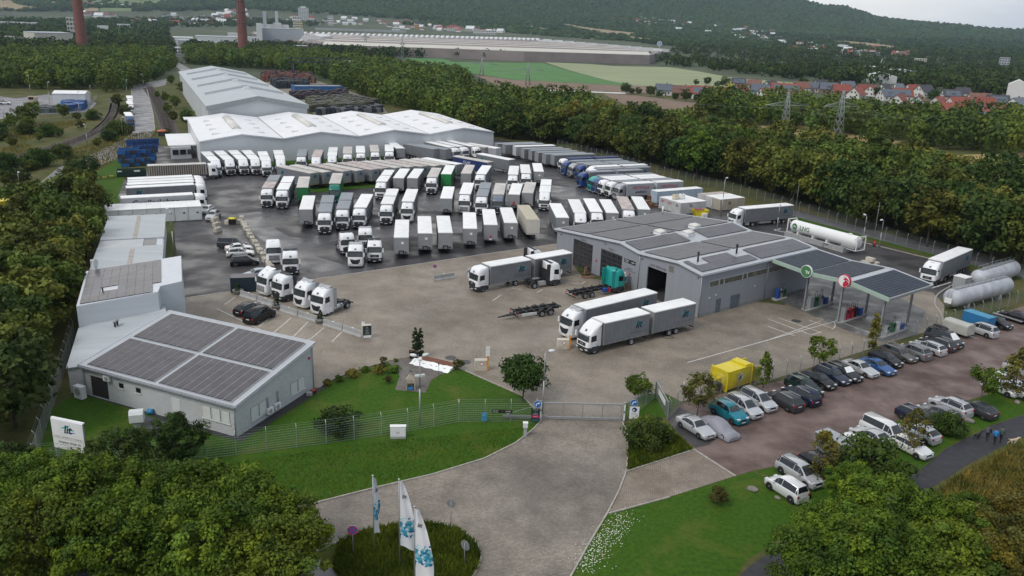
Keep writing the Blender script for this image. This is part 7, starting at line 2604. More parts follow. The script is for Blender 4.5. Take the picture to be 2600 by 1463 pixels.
def fsign(px,py,w,h,z,mat,name,label,words):
 p=at(px,py)
 t=thing(name,label,'sign',(p[0],p[1]-.12,0),.03)
 b=obj('panel',MB().box(-w/2,-.015,z,w/2,.015,z+h,mat),t)
 for tx,x,zz,s,mt in words:
  obj('lettering',txm(tx,s,mt),b,(x,-.02,z+zz)).rotation_euler=SIDE_R
fsign(1274,1072,2.1,.36,1.1,logo_k,'banner','black service partner banner hanging on the garden fence',[('SERVICE',-.68,.25,.16,text_w),('PARTNER',-.68,.09,.12,text_w),('\u2228',.02,.2,.3,steel),('LDW',.62,.18,.24,text_w)])
fsign(1229,1073,.55,.95,.25,mk('poster_blue',(.05,.22,.42),.5),'poster','small blue poster with a pale square on the garden fence',[('Wir stellen ein',0,.82,.07,text_w),('Fahrer',0,.65,.12,text_w)])
def sidegate():
 a,b=at(1664,1010),at(1694,1066)
 L_=float(np.linalg.norm(b-a))
 t=thing('side_gate','small grey side gate with a white sign beside the car park','gate',(a[0],a[1],0),atan2(b[1]-a[1],b[0]-a[0]))
 m=MB()
 for x in(0,L_):
  m.box(x-.06,-.06,0,x+.06,.06,2.1,steel)
 m.box(.06,-.04,1.95,L_-.06,.04,2.03,steel)
 obj('gate_frame',m,t)
 bm=MB().box(-.01,-.01,.1,.01,.01,1.95,steel).build('bar')
 for i in range(1,int(L_/.14)):
  obj('bar',bm,t,(i*.14,0,0))
 s=obj('sign_panel',MB().box(L_*.25,-.08,1.1,L_*.8,-.05,1.7,white),t)
sidegate()
p=at(1333,1108)
t=thing('post_box','pale grey intercom and letter pillar before the gate','post box',(p[0],p[1],0),0)
obj('pedestal',MB().box(-.16,-.12,0,.16,.12,1.0,grey_p),t)
obj('box',MB().box(-.24,-.2,1.0,.24,.2,1.5,shutter).box(-.26,-.22,1.5,.26,.22,1.54,white),t)
p=at(1011,1112)
t=thing('utility_cabinet','white two-door utility cabinet on the verge before the fence','cabinet',(p[0],p[1],0),.1)
obj('plinth',MB().box(-.75,-.22,0,.75,.22,.22,concrete),t)
obj('body',MB().box(-.75,-.22,.22,.75,.22,1.28,white).box(-.79,-.26,1.28,.79,.26,1.34,white),t)
for x in(-.73,.01):
 d=obj('door',MB().box(x,-.245,.28,x+.71,-.221,1.24,white),t)
 obj('handle',MB().box(x+(.6 if x<0 else .05),-.265,.6,x+(.64 if x<0 else .09),-.246,.8,black),d)
def gaspillar(px,py,label,rz):
 p=at(px,py)
 t=thing('warning_pillar',label,'sign',(p[0],p[1],0),rz,'block pillars with orange guards')
 obj('block',MB().box(-.8,-.4,0,.8,.4,.6,concrete_lt),t)
 obj('block',MB().box(-.8,-.4,.61,.8,.4,1.25,concrete_lt),t)
 obj('guard',MB().box(.62,-.55,.1,.80,-.405,1.9,mk('signal_orange',(.62,.25,.02),.5)),t)
 obj('pole',MB().tube((.7,-.3,1.25),(.7,-.3,3.2),.03,steel,6),t)
 for z in(1.75,2.2,2.65):
  obj('plate',MB().box(.45,-.36,z,.95,-.34,z+.4,white),t)
 obj('ban_disc',MB().tube((0,-.41,.85),(0,-.42,.85),.24,red_s,18).tube((0,-.42,.85),(0,-.425,.85),.18,white,18),t)
gaspillar(1222,938,'block pillar with orange guard and white plates left of the round maple',.15)
gaspillar(1430,884,'block pillar with orange guard beside the nearest logo lorry',.15)
roundsign(at(1104,716),2.6,.32,sblue,'red and blue no stopping sign at the lone barrier',draw=nostop)
# lamp posts
def lamp(px,py,h,label,arms=1,rz=0.,reach=.9,pos=None,group=None):
 p=at(px,py)if pos is None else pos
 t=thing('street_lamp',label,'lamp',(p[0],p[1],0),rz,group)
 obj('pole',MB().tube((0,0,0),(0,0,h*.55),.085,steel,10,.075).tube((0,0,h*.55),(0,0,h),.07,steel,10,.05),t)
 for k in range(arms):
  a=2*pi*k/max(arms,1)+.3 if arms>1 else 0
  c,s=cos(a),sin(a)
  arm=obj('arm',MB().tube((0,0,h),(reach*.4*c,reach*.4*s,h+.15),.035,steel,6),t)
  hd=MB()
  x=reach*.4
  rr=[]
  for d_,w,hh in((0,.1,.08),(.15,.2,.16),(.45,.22,.18),(.72,.12,.1)):
   rr.append([(c*(x+d_)-s*w*cos(q),s*(x+d_)+c*w*cos(q),h+.16+hh*sin(q))for q in np.linspace(0,2*pi,9)[:-1]])
  hd.loft(rr,shutter)
  obj('lamp_head',hd,arm)
 return t
t=lamp(1066,1080,7.4,'tall grey lamp post with three floodlights on the garden lawn',3,.4,.9)
obj('side_lamp',MB().box(-.5,-.12,5.4,.5,.12,5.6,shutter),t)
lamp(1377,1052,7.0,'tall grey lamp post right of the round maple',1,.3)
lamp(1831,550,8.5,'tall lamp post with a red disc in the far corner by the containers',1,.8)
lamp(462,765,8.2,'tall grey lamp post at the corner of the grey sheds',1,2.8)if False else lamp(0,0,8.0,'tall grey lamp post between the grey sheds and the yard',1,2.6,pos=LF(10.6,27))
for x,y,h,lab in((2191,610,5.0,'slim white lamp post behind the end of the gas tank'),(1972,585,5.2,'slim lamp post left of the gas tank'),(2232,628,5.4,'slim lamp post beside the red extinguisher'),(53,495,5.,'lamp post in the bushes left of the access road'),(126,262,9.,'tall lamp post in front of the white shed by the railway'),(222,366,6.,'lamp post by the curve of the railway'),(312,345,6.,'lamp post beside the access road curve'),(203,293,9,'tall lamp post at the blue containers beyond the railway'),(323,240,7,'lamp post at the top of the access road'),(365,222,7,'lamp post beside the level crossing'),(232,252,6,'lamp post at the depot fence beyond the railway'),(78,240,9,'tall lamp post among the trees left of the white shed'),(10,300,8,'lamp post at the left depot edge')):
 lamp(x,y,h,lab,1,RND.uniform(0,6),.7)
for x,y,h,lab in((2017,555,8,'thin bare mast left of the gas tank'),(2215,627,9,'thin bare mast right of the gas tank')):
 p=at(x,y)
 t=thing('lightning_mast',lab,'mast',(p[0],p[1],0))
 obj('pole',MB().tube((0,0,0),(0,0,h),.05,steel,6,.02),t)
# ---- street name board
pl,pr_=at(147,1172),at(226,1190)
t=thing('street_board','white company board reading Salzgitter Stra\u00dfe 28 on grey legs','sign',(pl[0],pl[1],0),atan2(pr_[1]-pl[1],pr_[0]-pl[0]))
BL=float(np.linalg.norm(pr_-pl))
for x in(.05,BL-.05):
 obj('leg',MB().box(x-.07,-.06,0,x+.07,.06,4.35,steel),t)
b=obj('panel',MB().box(-.0,-.13,1.55,BL,-.062,4.4,white),t)
obj('panel_frame',MB().box(-.04,-.06,4.4,BL+.04,.14,4.5,white),t)
obj('logo',litlogo(.85),b,(BL*.5,-.135,3.55)).rotation_euler=SIDE_R
obj('lettering',txm('LOGISTIK \u00b7 INFORMATION \u00b7 TRANSPORT',.148*BL/3,logo_k),b,(BL*.5,-.135,2.75)).rotation_euler=SIDE_R
obj('lettering',txm('Salzgitter Stra\u00dfe 28',.27*BL/3,logo_k,.004),b,(BL*.52,-.135,2.25)).rotation_euler=SIDE_R
for z in(2.58,1.95):
 obj('rule',MB().box(.1,-.136,z,BL-.1,-.131,z+.02,darkplastic),b)
# ---- flags
def flagmat(name,seed,teal=False):
 m=bpy.data.materials.new(name)
 m.use_nodes=True
 t=m.node_tree
 b=t.nodes['Principled BSDF']
 I(b,'Roughness',.7)
 g=N(t,'ShaderNodeTexCoord')
 sx=N(t,'ShaderNodeSeparateXYZ')
 t.links.new(g.outputs['Object'],sx.inputs[0])
 v=N(t,'ShaderNodeTexVoronoi',Scale=5.5)
 v.distance='CHEBYCHEV'
 t.links.new(g.outputs['Object'],v.inputs['Vector'])
 r=N(t,'ShaderNodeValToRGB')
 r.color_ramp.interpolation='CONSTANT'
 e=r.color_ramp.elements
 e[0].color=(.02,.16,.32,1)
 e[1].position=.75
 e[1].color=(.75,.76,.77,1)
 for p,c in((.2,(.05,.35,.5,1)),(.4,(.25,.55,.65,1)),(.58,(.02,.25,.36,1))):
  q=e.new(p)
  q.color=c
 sp=N(t,'ShaderNodeSeparateColor')
 t.links.new(v.outputs['Color'],sp.inputs[0])
 t.links.new(sp.outputs[0],r.inputs[0])
 a1=N(t,'ShaderNodeMath',operation='SUBTRACT')
 a1.inputs[1].default_value=3.3
 t.links.new(sx.outputs[2],a1.inputs[0])
 a2=N(t,'ShaderNodeMath',operation='ABSOLUTE')
 t.links.new(a1.outputs[0],a2.inputs[0])
 wv=N(t,'ShaderNodeMath',operation='MULTIPLY_ADD')
 wv.inputs[1].default_value=.5
 t.links.new(sp.outputs[1],wv.inputs[0])
 t.links.new(a2.outputs[0],wv.inputs[2])
 lt=N(t,'ShaderNodeMath',operation='LESS_THAN')
 lt.inputs[1].default_value=.95
 t.links.new(wv.outputs[0],lt.inputs[0])
 mx_=N(t,'ShaderNodeMixRGB')
 mx_.inputs[1].default_value=(.75,.75,.77,1)
 t.links.new(lt.outputs[0],mx_.inputs[0])
 t.links.new(r.outputs[0],mx_.inputs[2])
 t.links.new(mx_.outputs[0],b.inputs['Base Color'])
 return m
fmat=flagmat('flag_print',1)
def flag(px,py,h,label,w,zb,rz,swing):
 p=at(px,py)
 t=thing('flagpole',label,'flag',(p[0],p[1],0),rz,'flagpoles on the roundabout island')
 obj('pole',MB().tube((0,0,0),(0,0,h),.05,steel,8,.035).tube((0,0,h),(0,0,h+.1),.07,alu,8),t)
 nz_,nx_=16,9
 V_,F_=[],[]
 for j in range(nz_+1):
  v=j/nz_
  z=zb+(h-.1-zb)*v
  ww=w*(1-.75*v**2.2)
  for i in range(nx_+1):
   u=i/nx_
   x=.06+u*ww
   y=.16*sin(u*7+v*4+swing)*u+.1*sin(v*9)*u
   V_.append((x,y,z-.55*u*(1-v)*swing-.25*u*u))
 for j in range(nz_):
  for i in range(nx_):
   a=j*(nx_+1)+i
   F_.append((a,a+1,a+nx_+2,a+nx_+1))
 me=bpy.data.meshes.new('flag_cloth')
 me.from_pydata(V_,[],F_)
 me.materials.append(fmat)
 me.polygons.foreach_set('use_smooth',[True]*len(F_))
 f=obj('flag_cloth',me,t)
 obj('lettering',txm('lit',.42,logo_k,.01,.2),f,(.25+w*.1,-.1,h-1.35)).rotation_euler=SIDE_R
flag(950,1402,6.6,'flagpole at the back of the roundabout island with its narrow flag seen edge-on',.9,1.6,radians(65),.3)
flag(1015,1440,7.4,'white and blue flag on the middle pole of the roundabout island',1.25,1.9,radians(8),.9)
flag(1053,1512,7.2,'white and blue flag nearest the camera on the roundabout island',1.3,1.2,radians(-5),-.6)
roundsign(at(897,1412),2.3,.42,sblue,'red and blue no stopping sign leaning beside the roundabout',draw=nostop,rz=.1)
roundsign(at(1145,1353),2.7,.38,steel,'back of a round sign at the top of the roundabout island',rz=2.9,back=True)
roundsign(at(1180,1440),1.9,.42,steel,'back of a round sign on the right edge of the roundabout island',rz=2.5,back=True)
# ---- patio
p1=at(1105,925)
t=thing('tarpaulin_heap','low pallet pile partly covered by a white sheet on the patio edge','pallet pile',(p1[0],p1[1],0),radians(-27))
wood=mk('pallet_wood',(.30,.19,.11),.85,var=.25,scale=3)
redwood=mk('reddish_wood',(.22,.09,.06),.85,var=.25,scale=3)
bl=boxm('board',-.06,-.55,.22,.06,.55,.26,wood)
for k in range(14):
 obj('board',bl,t,(-1.9+k*.3,.35,0))
bl2=boxm('beam',-2.1,-.05,.26,2.1,.05,.33,redwood)
for y in(-.1,.2,.55,.85):
 obj('beam',bl2,t,(0,y,0))
obj('stack',MB().box(-2.3,-.9,.02,2.3,.9,.2,wood),t)
m=MB()
rr=[]
for i in range(13):
 x=-2.75+5.5*i/12
 rr.append([(x,-1.55+.12*sin(i*2.1),.02),(x,-1.1,.1+.06*sin(i*1.7)),(x,-.75,.27+.05*sin(i*2.9)),(x,-.35+.1*sin(i*1.3),.345+.02*sin(i*3.3))])
m.loft(rr,tarp_white,cap=0,closed=False)
for sx in(-2.75,2.3):
 m.hexa([(sx,-1.3,.02),(sx+.45,-1.3,.02),(sx+.45,1.,.02),(sx,1.,.02),(sx,-1.2,.1),(sx+.45,-1.0,.33),(sx+.45,.95,.33),(sx,.95,.1)],tarp_white)
obj('sheet',m,t)
p=at(1043,988)
t=thing('stone_barbecue','pale stone barbecue with a small chimney on the patio','barbecue',(p[0],p[1],0),.1)
st_=mk('barbecue_stone',(.40,.34,.28),.85,var=.2,scale=3)
obj('base',MB().box(-.5,-.3,0,-.38,.3,.8,st_).box(.38,-.3,0,.5,.3,.8,st_).box(-.38,.2,0,.38,.3,.8,st_).box(-.5,-.3,.8,.5,.3,.9,st_),t)
obj('hood',MB().loft([[(x*s,y*s2,z)for x,y in((-.5,-.3),(.5,-.3),(.5,.3),(-.5,.3))]for s,s2,z in((1,1,.9),(1,1,1.25),(.35,.5,1.75))],st_,smooth=0),t)
obj('chimney',MB().box(-.13,-.12,1.7,.13,.12,2.15,st_).box(-.17,-.16,2.15,.17,.16,2.2,darkplastic),t)
obj('grate',MB().box(-.36,-.28,.78,.36,.15,.80,redwood),t)
obj('wood_box',MB().box(-.3,-.33,.05,.3,.1,.3,mk('blue_crate',(.05,.20,.42),.6)),t)
def bin_(px,py,mat,label,r=.32,h=.95,plant=None):
 p=at(px,py)
 t=thing('tub',label,'tub',(p[0],p[1],0))
 n=14
 m=MB().loft([[(q*r*cos(2*pi*i/n),q*r*sin(2*pi*i/n),z)for i in range(n)]for q,z in((.8,0),(1,h),(1.05,h),(.92,h),(.9,h-.1),(.05,h-.1))],mat)
 obj('shell',m,t)
 return t
bin_(1045,909,mk('rust_brown',(.14,.06,.04),.7),'brown rusty barrel beside the slim conifers')
bin_(1055,913,black,'black bin beside the slim conifers')
bin_(973,932,darkplastic,'dark tub with dry plants at the patio corner',.32,.5)
bin_(1006,944,mk('dark_teal_tub',(.02,.06,.055),.6),'dark green tub on the patio',.34,.5)
bin_(797,999,mk('terracotta',(.36,.10,.06),.8),'red terracotta pot at the office corner',.34,.45)
px_tree(('bush',4),973,930,.5,'dry brown plant in the dark tub at the patio corner','plant','potted_plant').location[2]=.42
p=at(786,1003)
obj('crate',MB().box(-.3,-.25,0,.3,.25,.35,concrete),tag(thing('stone_trough','small grey stone trough beside the red pot','trough',(p[0],p[1],0)),'small grey stone trough beside the red pot','trough'))
p=at(1114,957)
t=thing('patio_post','thin dark post with a small box on the lawn edge by the white sheet','post',(p[0],p[1],0))
obj('pole',MB().tube((0,0,0),(0,0,1.7),.025,steel,6),t)
obj('box',MB().box(-.06,-.05,1.45,.06,.05,1.75,darkplastic),t)
# garden bits by the office front
p=at(350,1085)
t=thing('vent_shelter','pale grey hooded metal vent housing on the lawn in front of the office','vent housing',(p[0],p[1],0),.3)
obj('pedestal',MB().box(-.35,-.35,0,.35,.35,1.0,grey_p),t)
obj('hood',MB().loft([[(x,y,z)for y,z in((-.55,.75),(.55,.75),(.55,1.55),(.3,1.85),(-.3,1.85),(-.55,1.55))]for x in(-.65,.65)],shutter,smooth=0),t)
t=thing('heat_pump','white heat pump cabinet at the left corner of the office','heat pump',O_(20.3,-1.0),atan2(O_.u[1],O_.u[0]))
obj('body',MB().box(-.6,-.3,.1,.6,.3,1.5,white),t)
obj('fan_grille',MB().tube((0,.301,.9),(0,.32,.9),.42,grey_p,18),t)
p=at(383,1052)
t=thing('hose_reel','blue hose drum beside the office wall','hose',(p[0],p[1],0))
obj('drum',MB().tube((-.3,0,.3),(.3,0,.3),.28,mk('hose_blue',(.03,.22,.42),.5),14),t)
p=at(388,1042)
t=thing('bicycle','dark bicycle leaning at the office front wall','bicycle',(p[0],p[1],0),2.6)
for x in(-.5,.5):
 n=16
 m=MB()
 for i in range(n):
  a0,a1=2*pi*i/n,2*pi*(i+1)/n
  m.tube((x+.33*cos(a0),0,.34+.33*sin(a0)),(x+.33*cos(a1),0,.34+.33*sin(a1)),.02,rubber,5,cap=0)
 obj('wheel',m,t)
obj('frame',MB().path([(-.5,0,.34),(-.1,0,.34),(-.2,0,.8),(.35,0,.85),(.5,0,.34)],.025,darkplastic).path([(-.1,0,.34),(.35,0,.85)],.025,darkplastic).tube((.35,0,.85),(.38,0,1.05),.02,darkplastic).tube((.38,-.28,1.05),(.38,.28,1.05),.02,black),t)
obj('saddle',MB().box(-.32,-.07,.9,-.08,.07,.95,black),t)
# ---- containers, skips and stores
def container(O,u,L_,Wd,H_,mat,name,label,cat='container',top=None,doors=True,corr=.28,words=(),group=None):
 t=thing(name,label,cat,(O[0],O[1],O[2]if len(O)>2 else 0),atan2(u[1],u[0]),group)
 m=MB()
 m.box(0,0,.12,L_,Wd,H_-.04,mat)
 k=int(L_/corr)
 for i in range(k):
  x=.1+(L_-.2)*i/k
  m.box(x,-.03,.2,x+corr*.5,0,H_-.15,mat)
  m.box(x,Wd,.2,x+corr*.5,Wd+.03,H_-.15,mat)
 obj('body',m,t)
 obj('roof',MB().box(-.02,-.04,H_-.04,L_+.02,Wd+.04,H_,top or mat),t)
 m=MB()
 for x in(.0,L_-.15):
  for y in(-.045,Wd-.1):
   m.box(x,y,0,x+.15,y+.145,H_+.01,mat)
 obj('corner_post',m,t)
 if doors:
  for y in(.04,Wd/2+.02):
   d=obj('door',MB().box(-.05,y,.18,-.001,y+Wd/2-.06,H_-.14,mat),t)
   obj('lock_rod',MB().box(-.08,y+Wd*.25-.02,.2,-.05,y+Wd*.25+.02,H_-.16,steel),d)
 for tx,s,mt,side,x,z in words:
  o=obj('lettering',txm(tx,s,mt,.01),t)
  if side=='end':
   o.location=(-.09,x,z)
   o.rotation_euler=(pi/2,0,-pi/2)
  else:
   o.location=(x,-.04,z)
   o.rotation_euler=SIDE_R
 return t
swapw=mk('swap_body_white',(.50,.50,.49),.6,var=.14,scale=.8)
swapb=mk('swap_body_blue',(.40,.48,.55),.6,var=.1,scale=.8)
swapbg=mk('swap_body_beige',(.42,.38,.30),.7,var=.15,scale=.6)
ud=np.array([.875,.484])
vd=np.array([-.484,.875])
B0=at(1300+1688/3.9585,366+715/3.959)[:2]
for k,(words,lab)in enumerate(((('end','lit',.9,logo_k),'white swap body with a dark logo on its side behind the yellow skip'),(('end','GRT',.75,text_r),'white swap body with faded red letters between two others'),(('end','GRT',.75,text_r),'white swap body with faded red letters at the left of the stack'))):
 o=B0+vd*2.6*k
 w_=[(words[1],words[2],words[3],'end',1.2,2.0)]
 if k==0:
  w_.append(('lit',1.1,logo_k,'side',3.0,2.0))
 container(o,ud,7.45,2.5,2.75,swapw,'swap_body',lab,top=tarp_white,words=w_,group='swap bodies beyond the workshop')
B1=at(1300+2085/3.9585,366+675/3.959)[:2]
container(B1,ud,7.45,2.5,2.75,swapbg,'swap_body','brown sided swap body with a teal logo near the lamp post',top=tarp_white,words=[('lit',1.1,logo_k,'side',2.9,1.7)],group='swap bodies beyond the workshop')
container(B1+vd*2.7,ud,7.45,2.5,2.75,swapw,'swap_body','white swap body behind the brown sided one',top=tarp_white,group='swap bodies beyond the workshop')
container(B1+vd*5.4,ud,7.45,2.5,2.75,swapw,'swap_body','weathered swap body with a rusty stained roof',top=tarp_brown,group='swap bodies beyond the workshop')
B2=at(1300+1452/3.9585,366+600/3.959)[:2]
container(B2,ud,6.9,2.5,2.9,swapb,'swap_body','pale blue swap body standing behind the pallet stacks',top=tarp_white,words=[('dac',.8,logo_k,'side',5.8,1.6)])
container(B2+ud*7.1,ud,6.9,2.5,2.9,swapb,'swap_body','pale blue swap body at the right end of its line',top=tarp_white)
def pallets(px,py,n,label):
 p=at(px,py)
 t=thing('pallet_stack',label,'pallets',(p[0],p[1],0),.5,'stacks of wooden pallets')
 bd=boxm('deck_board',-.6,-.05,.11,.6,.05,.135,wood)
 bl_=boxm('bearer',-.6,-.05,0,.6,.05,.11,redwood)
 for k in range(n):
  for y in(-.34,0,.34):
   obj('bearer',bl_,t,(0,y,k*.144))
  for y in(-.36,-.18,0,.18,.36):
   obj('deck_board',bd,t,(0,y,k*.144))
for i,(x,y,n)in enumerate(((*TP(1360,615),8),(*TP(1400,635),7),(*TP(1440,632),3),(*TP(1385,580),11))):
 pallets(x,y,n,('middle wooden pallet stack left of the pale blue body','front wooden pallet stack','lowest wooden pallet stack','tallest wooden pallet stack')[i])
yel=mk('yellow_steel',(.62,.50,.02),.45,var=.08,scale=1.2)
def skip(p,rz,L_,Wd,H_,mat,name,label):
 t=thing(name,label,'skip',(p[0],p[1],0),rz)
 m=MB()
 o_=[[(x*s,y*s2,z)for x,y in((-L_/2,-Wd/2),(L_/2,-Wd/2),(L_/2,Wd/2),(-L_/2,Wd/2))]for s,s2,z in((.6,.95,.08),(1,1,H_),(.96,.94,H_),(.58,.88,.2))]
 m.loft(o_,mat,cap=True,smooth=0)
 obj('tub',m,t)
 obj('rim',MB().box(-L_/2,-Wd/2-.05,H_-.08,L_/2,-Wd/2,H_+.02,mat).box(-L_/2,Wd/2,H_-.08,L_/2,Wd/2+.05,H_+.02,mat),t)
 return t
p=at(1300+1885/3.9585,366+735/3.959)
t=skip(p,.2,3.6,1.9,1.7,yel,'yellow_skip','yellow open skip in front of the white swap bodies')
t['category']='skip'
obj('red_lid',MB().box(-1.2,-.8,1.7,.6,.5,1.85,mk('dark_red_sheet',(.25,.03,.04),.6)),t)
p=at(1300+1910/3.9585,366+740/3.959)
t=thing('liquid_tank','white caged liquid tank in front of the yellow skip','tank',(p[0]+.3,p[1]-.6,0),.2)
obj('bottle',MB().box(-.55,-.45,.15,.55,.45,1.1,tarp_white),t)
obj('cage',MB().box(-.58,-.48,.05,.58,.48,.15,steel).box(-.58,-.48,.6,.58,-.451,.64,steel).box(-.02,-.48,.15,.02,-.451,1.1,steel),t)
for k,(dx,dy,mt,lab)in enumerate(((1.9,5.2,mk('cream_plastic',(.6,.53,.38),.6),'cream liquid tank standing on top of the swap bodies'),(4.2,5.2,tarp_white,'white liquid tank standing on top of the swap bodies'))):
 q=B0+ud*dx*.8+vd*dy*.75
 t=thing('liquid_tank',lab,'tank',(q[0],q[1],2.76),.5)
 obj('bottle',MB().box(-.55,-.5,.12,.55,.5,1.15,mt).box(-.15,-.15,1.15,.15,.15,1.22,darkplastic),t)
 obj('pallet',MB().box(-.6,-.5,0,.6,.5,.12,steel),t)
# the big yellow compactor
ca,cb_=at(1950-650+2150/3.9585,732+1050/3.959),T(2,2,2400,965)
rz=atan2(cb_[1]-ca[1],cb_[0]-ca[0])
t=thing('waste_compactor','big yellow waste compactor behind the fence','container',(ca[0],ca[1],0),rz)
m=MB()
m.loft([[(x,y,z)for y,z in((0,.25),(2.3,.25),(2.35,1.2),(2.3,2.45),(0,2.45),(-.05,1.2))]for x in(0,.02,4.3)],yel,smooth=0)
obj('body',m,t)
m=MB()
for x in(-.08,4.25):
 for a in((-.12,2.3,2.6),(2.25,2.42,2.6)):
  m.box(x,a[0],.05,x+.14,a[1]if a[1]<1 else a[1],.3,yel)
 m.box(x,-.1,2.3,x+.14,2.42,2.6,yel)
 m.box(x,-.12,.1,x+.14,.02,2.5,yel)
 m.box(x,2.3,.1,x+.14,2.44,2.5,yel)
obj('end_frame',m,t)
obj('hopper',MB().box(4.4,.1,.2,5.9,2.2,1.6,yel).hexa([(4.4,0,1.6),(5.9,0,1.6),(5.9,.1,1.6),(4.4,.1,1.6),(4.4,-.1,2.3),(5.9,-.1,2.0),(5.9,0,2.0),(4.4,0,2.3)],yel).box(4.4,2.1,1.6,5.9,2.2,2.3,yel),t)
obj('hook',MB().box(-1.0,.9,.3,-.1,1.4,1.5,yel).tube((-.9,0.2,.9),(-.9,2.1,.9),.42,darkplastic,14),t)
obj('top_hatch',MB().box(3.2,.1,2.46,4.2,2.2,2.66,yel),t)
b=obj('badge',MB().tube((2.3,-.06,1.45),(2.3,-.075,1.45),.42,shutter,20),t)
obj('badge_print',MB().tube((2.15,-.076,1.35),(2.15,-.085,1.35),.26,darkplastic,12).tube((2.4,-.076,1.62),(2.4,-.085,1.62),.14,mk('badge_red',(.4,.08,.05),.5),10),b)
# dark green container by the staff cars and its yellow neighbour
p=at(*R2(275,960))
t=container((p[0],p[1]+.3),(.97,.24),3.6,2.1,2.3,mk('dark_petrol_steel',(.014,.03,.042),.5,var=.1),'storage_container','dark petrol storage container beside the planter',doors=False,top=mk('dark_grey_top',(.15,.14,.14),.6))
p=at(*R2(525,870))
t=thing('yellow_bin','black wheeled bin with a yellow lid beside the white tractor units','bin',(p[0],p[1],0),.2)
obj('body',MB().box(-.5,-.4,.1,.5,.4,.9,black),t)
obj('lid',MB().box(-.55,-.45,.9,.55,.45,1.1,mk('yellow_lid',(.6,.55,.03),.5)),t)
p=at(*R2(300,215))
t=thing('wheeled_bin','dark wheeled bin with a yellow lid at the end of the block wall','bin',(p[0],p[1]+.3,0),0)
obj('body',MB().loft([[(x*s,y*s,z)for x,y in((-.68,-.5),(.68,-.5),(.68,.5),(-.68,.5))]for s,z in((.82,.12),(1,1.1))],black,smooth=0),t)
obj('lid',MB().loft([[(x,.55*cos(a),1.1+.3*sin(a))for a in np.linspace(0,pi,8)]for x in(-.7,.7)],mk('yellow_lid',(.6,.55,.03),.5)),t)
block(*R2(255,205),1.4,'pale concrete block left of the yellow lidded bin',group='blocks beside the yellow lidded bin')
block(*R2(360,205),.3,'pale concrete block right of the yellow lidded bin',group='blocks beside the yellow lidded bin')
# blue crates, green skip
bluec=mk('blue_crate_steel',(.015,.06,.20),.5,var=.15,scale=1.5)
bluec2=mk('bright_blue_crate',(.02,.11,.30),.5,var=.15,scale=1.5)
def crate(p,rz,mat,label,w=1.6,d_=1.2,h=1.0,z=0.):
 t=thing('stillage_crate',label,'crate',(p[0],p[1],z),rz,'blue crates stacked by the grass strip')
 def b():
  m=MB()
  for sx in(-w/2,w/2-.06):
   m.box(sx,-d_/2,.1,sx+.06,d_/2,h,mat)
  for sy in(-d_/2,d_/2-.06):
   m.box(-w/2+.06,sy,.1,w/2-.06,sy+.06,h,mat)
  m.box(-w/2,-d_/2,.08,w/2,d_/2,.14,mat)
  for x in(-w/2,w/2-.12):
   for y in(-d_/2,d_/2-.12):
    m.box(x-.01,y-.01,0,x+.13,y+.13,h+.06,mat)
  return m.build('crate_body')
 obj('crate_body',cch(('crate',mat.name,w),b),t)
ci=0
for row,(x0,y0,x1,y1,n,st2)in enumerate(((330,372,395,368,6,2),(312,394,345,392,3,2),(348,388,392,384,4,2),(310,412,388,406,7,3),(318,424,385,418,6,2))):
 for i in range(n):
  p=at(x0+(x1-x0)*i/max(1,n-1),y0+(y1-y0)*i/max(1,n-1))
  for k in range(st2):
   mt=(bluec,bluec2,bluec,darkplastic)[(ci*7+k*3+row)%4]if row!=1 else bluec2
   if row==2 and k==0 and i<3:
    mt=mk('ochre_crate',(.32,.2,.07),.7,var=.2)
   crate(p,.45+.05*sin(ci*3),mt,'steel crate in the blue stacks by the grass strip',2.0,1.5,1.0,k*1.02)
   ci+=1
p=at(335,447)
t=thing('green_skip','long dark green roll-off skip before the blue crates','skip',(p[0],p[1],0),.42)
gs=mk('dark_green_steel',(.012,.04,.03),.55,var=.12)
m=MB()
for a,b,c,d_ in((-3.4,-1.2,3.4,-1.1),(-3.4,1.1,3.4,1.2),(-3.4,-1.1,-3.3,1.1),(3.3,-1.1,3.4,1.1)):
 m.box(a,b,.2,c,d_,1.8,gs)
m.box(-3.4,-1.2,.15,3.4,1.2,.25,gs)
obj('tub',m,t)
for i in range(8):
 obj('rib',boxm('rib',-.06,-1.28,.2,.06,-1.2,1.75,gs),t,(-3.1+i*.88,0,0))
obj('label_plate',MB().box(-3.2,-1.3,1.3,-2.2,-1.285,1.6,tarp_white).box(.6,-1.3,1.25,2.0,-1.285,1.65,tarp_white),t)
for i,(x,y)in enumerate(((247,454),(265,453),(283,450))):
 p=at(x,y)
 t=thing('yellow_stone','yellow painted stone at the end of the grass strip','stone',(p[0],p[1],0),.5,'yellow painted stones')
 obj('stone',boxm('stone',-.5,-.3,0,.5,.3,.4,mk('yellow_stone_paint',(.45,.40,.04),.7,var=.2)),t)
p=far(20,560)
t=thing('yellow_lorry','yellow box lorry at the left edge of the picture','lorry',(p[0],p[1]+2,0),1.0)
obj('body',MB().box(-4,-1.25,1.0,3.5,1.25,3.9,yel),t)
obj('cab',MB().box(3.6,-1.2,.5,5.6,1.2,2.9,red_s),t)
for x in(-2.5,4.6):
 for y in(-1,1):
  inst([wheel_nodes(x,y,.5,.3)],t)
p=at(415,345)
t=thing('red_bin_store','small dark hut with a red lid by the railway','hut',(p[0],p[1],0),.5)
obj('body',MB().box(-1.6,-1.2,0,1.6,1.2,1.6,darkplastic),t)
obj('lid',MB().loft([[(x*s,y*s,z)for x,y in((-1.7,-1.3),(1.7,-1.3),(1.7,1.3),(-1.7,1.3))]for s,z in((1,1.6),(.6,2.0))],mk('orange_red_lid',(.5,.1,.04),.5),smooth=0),t)
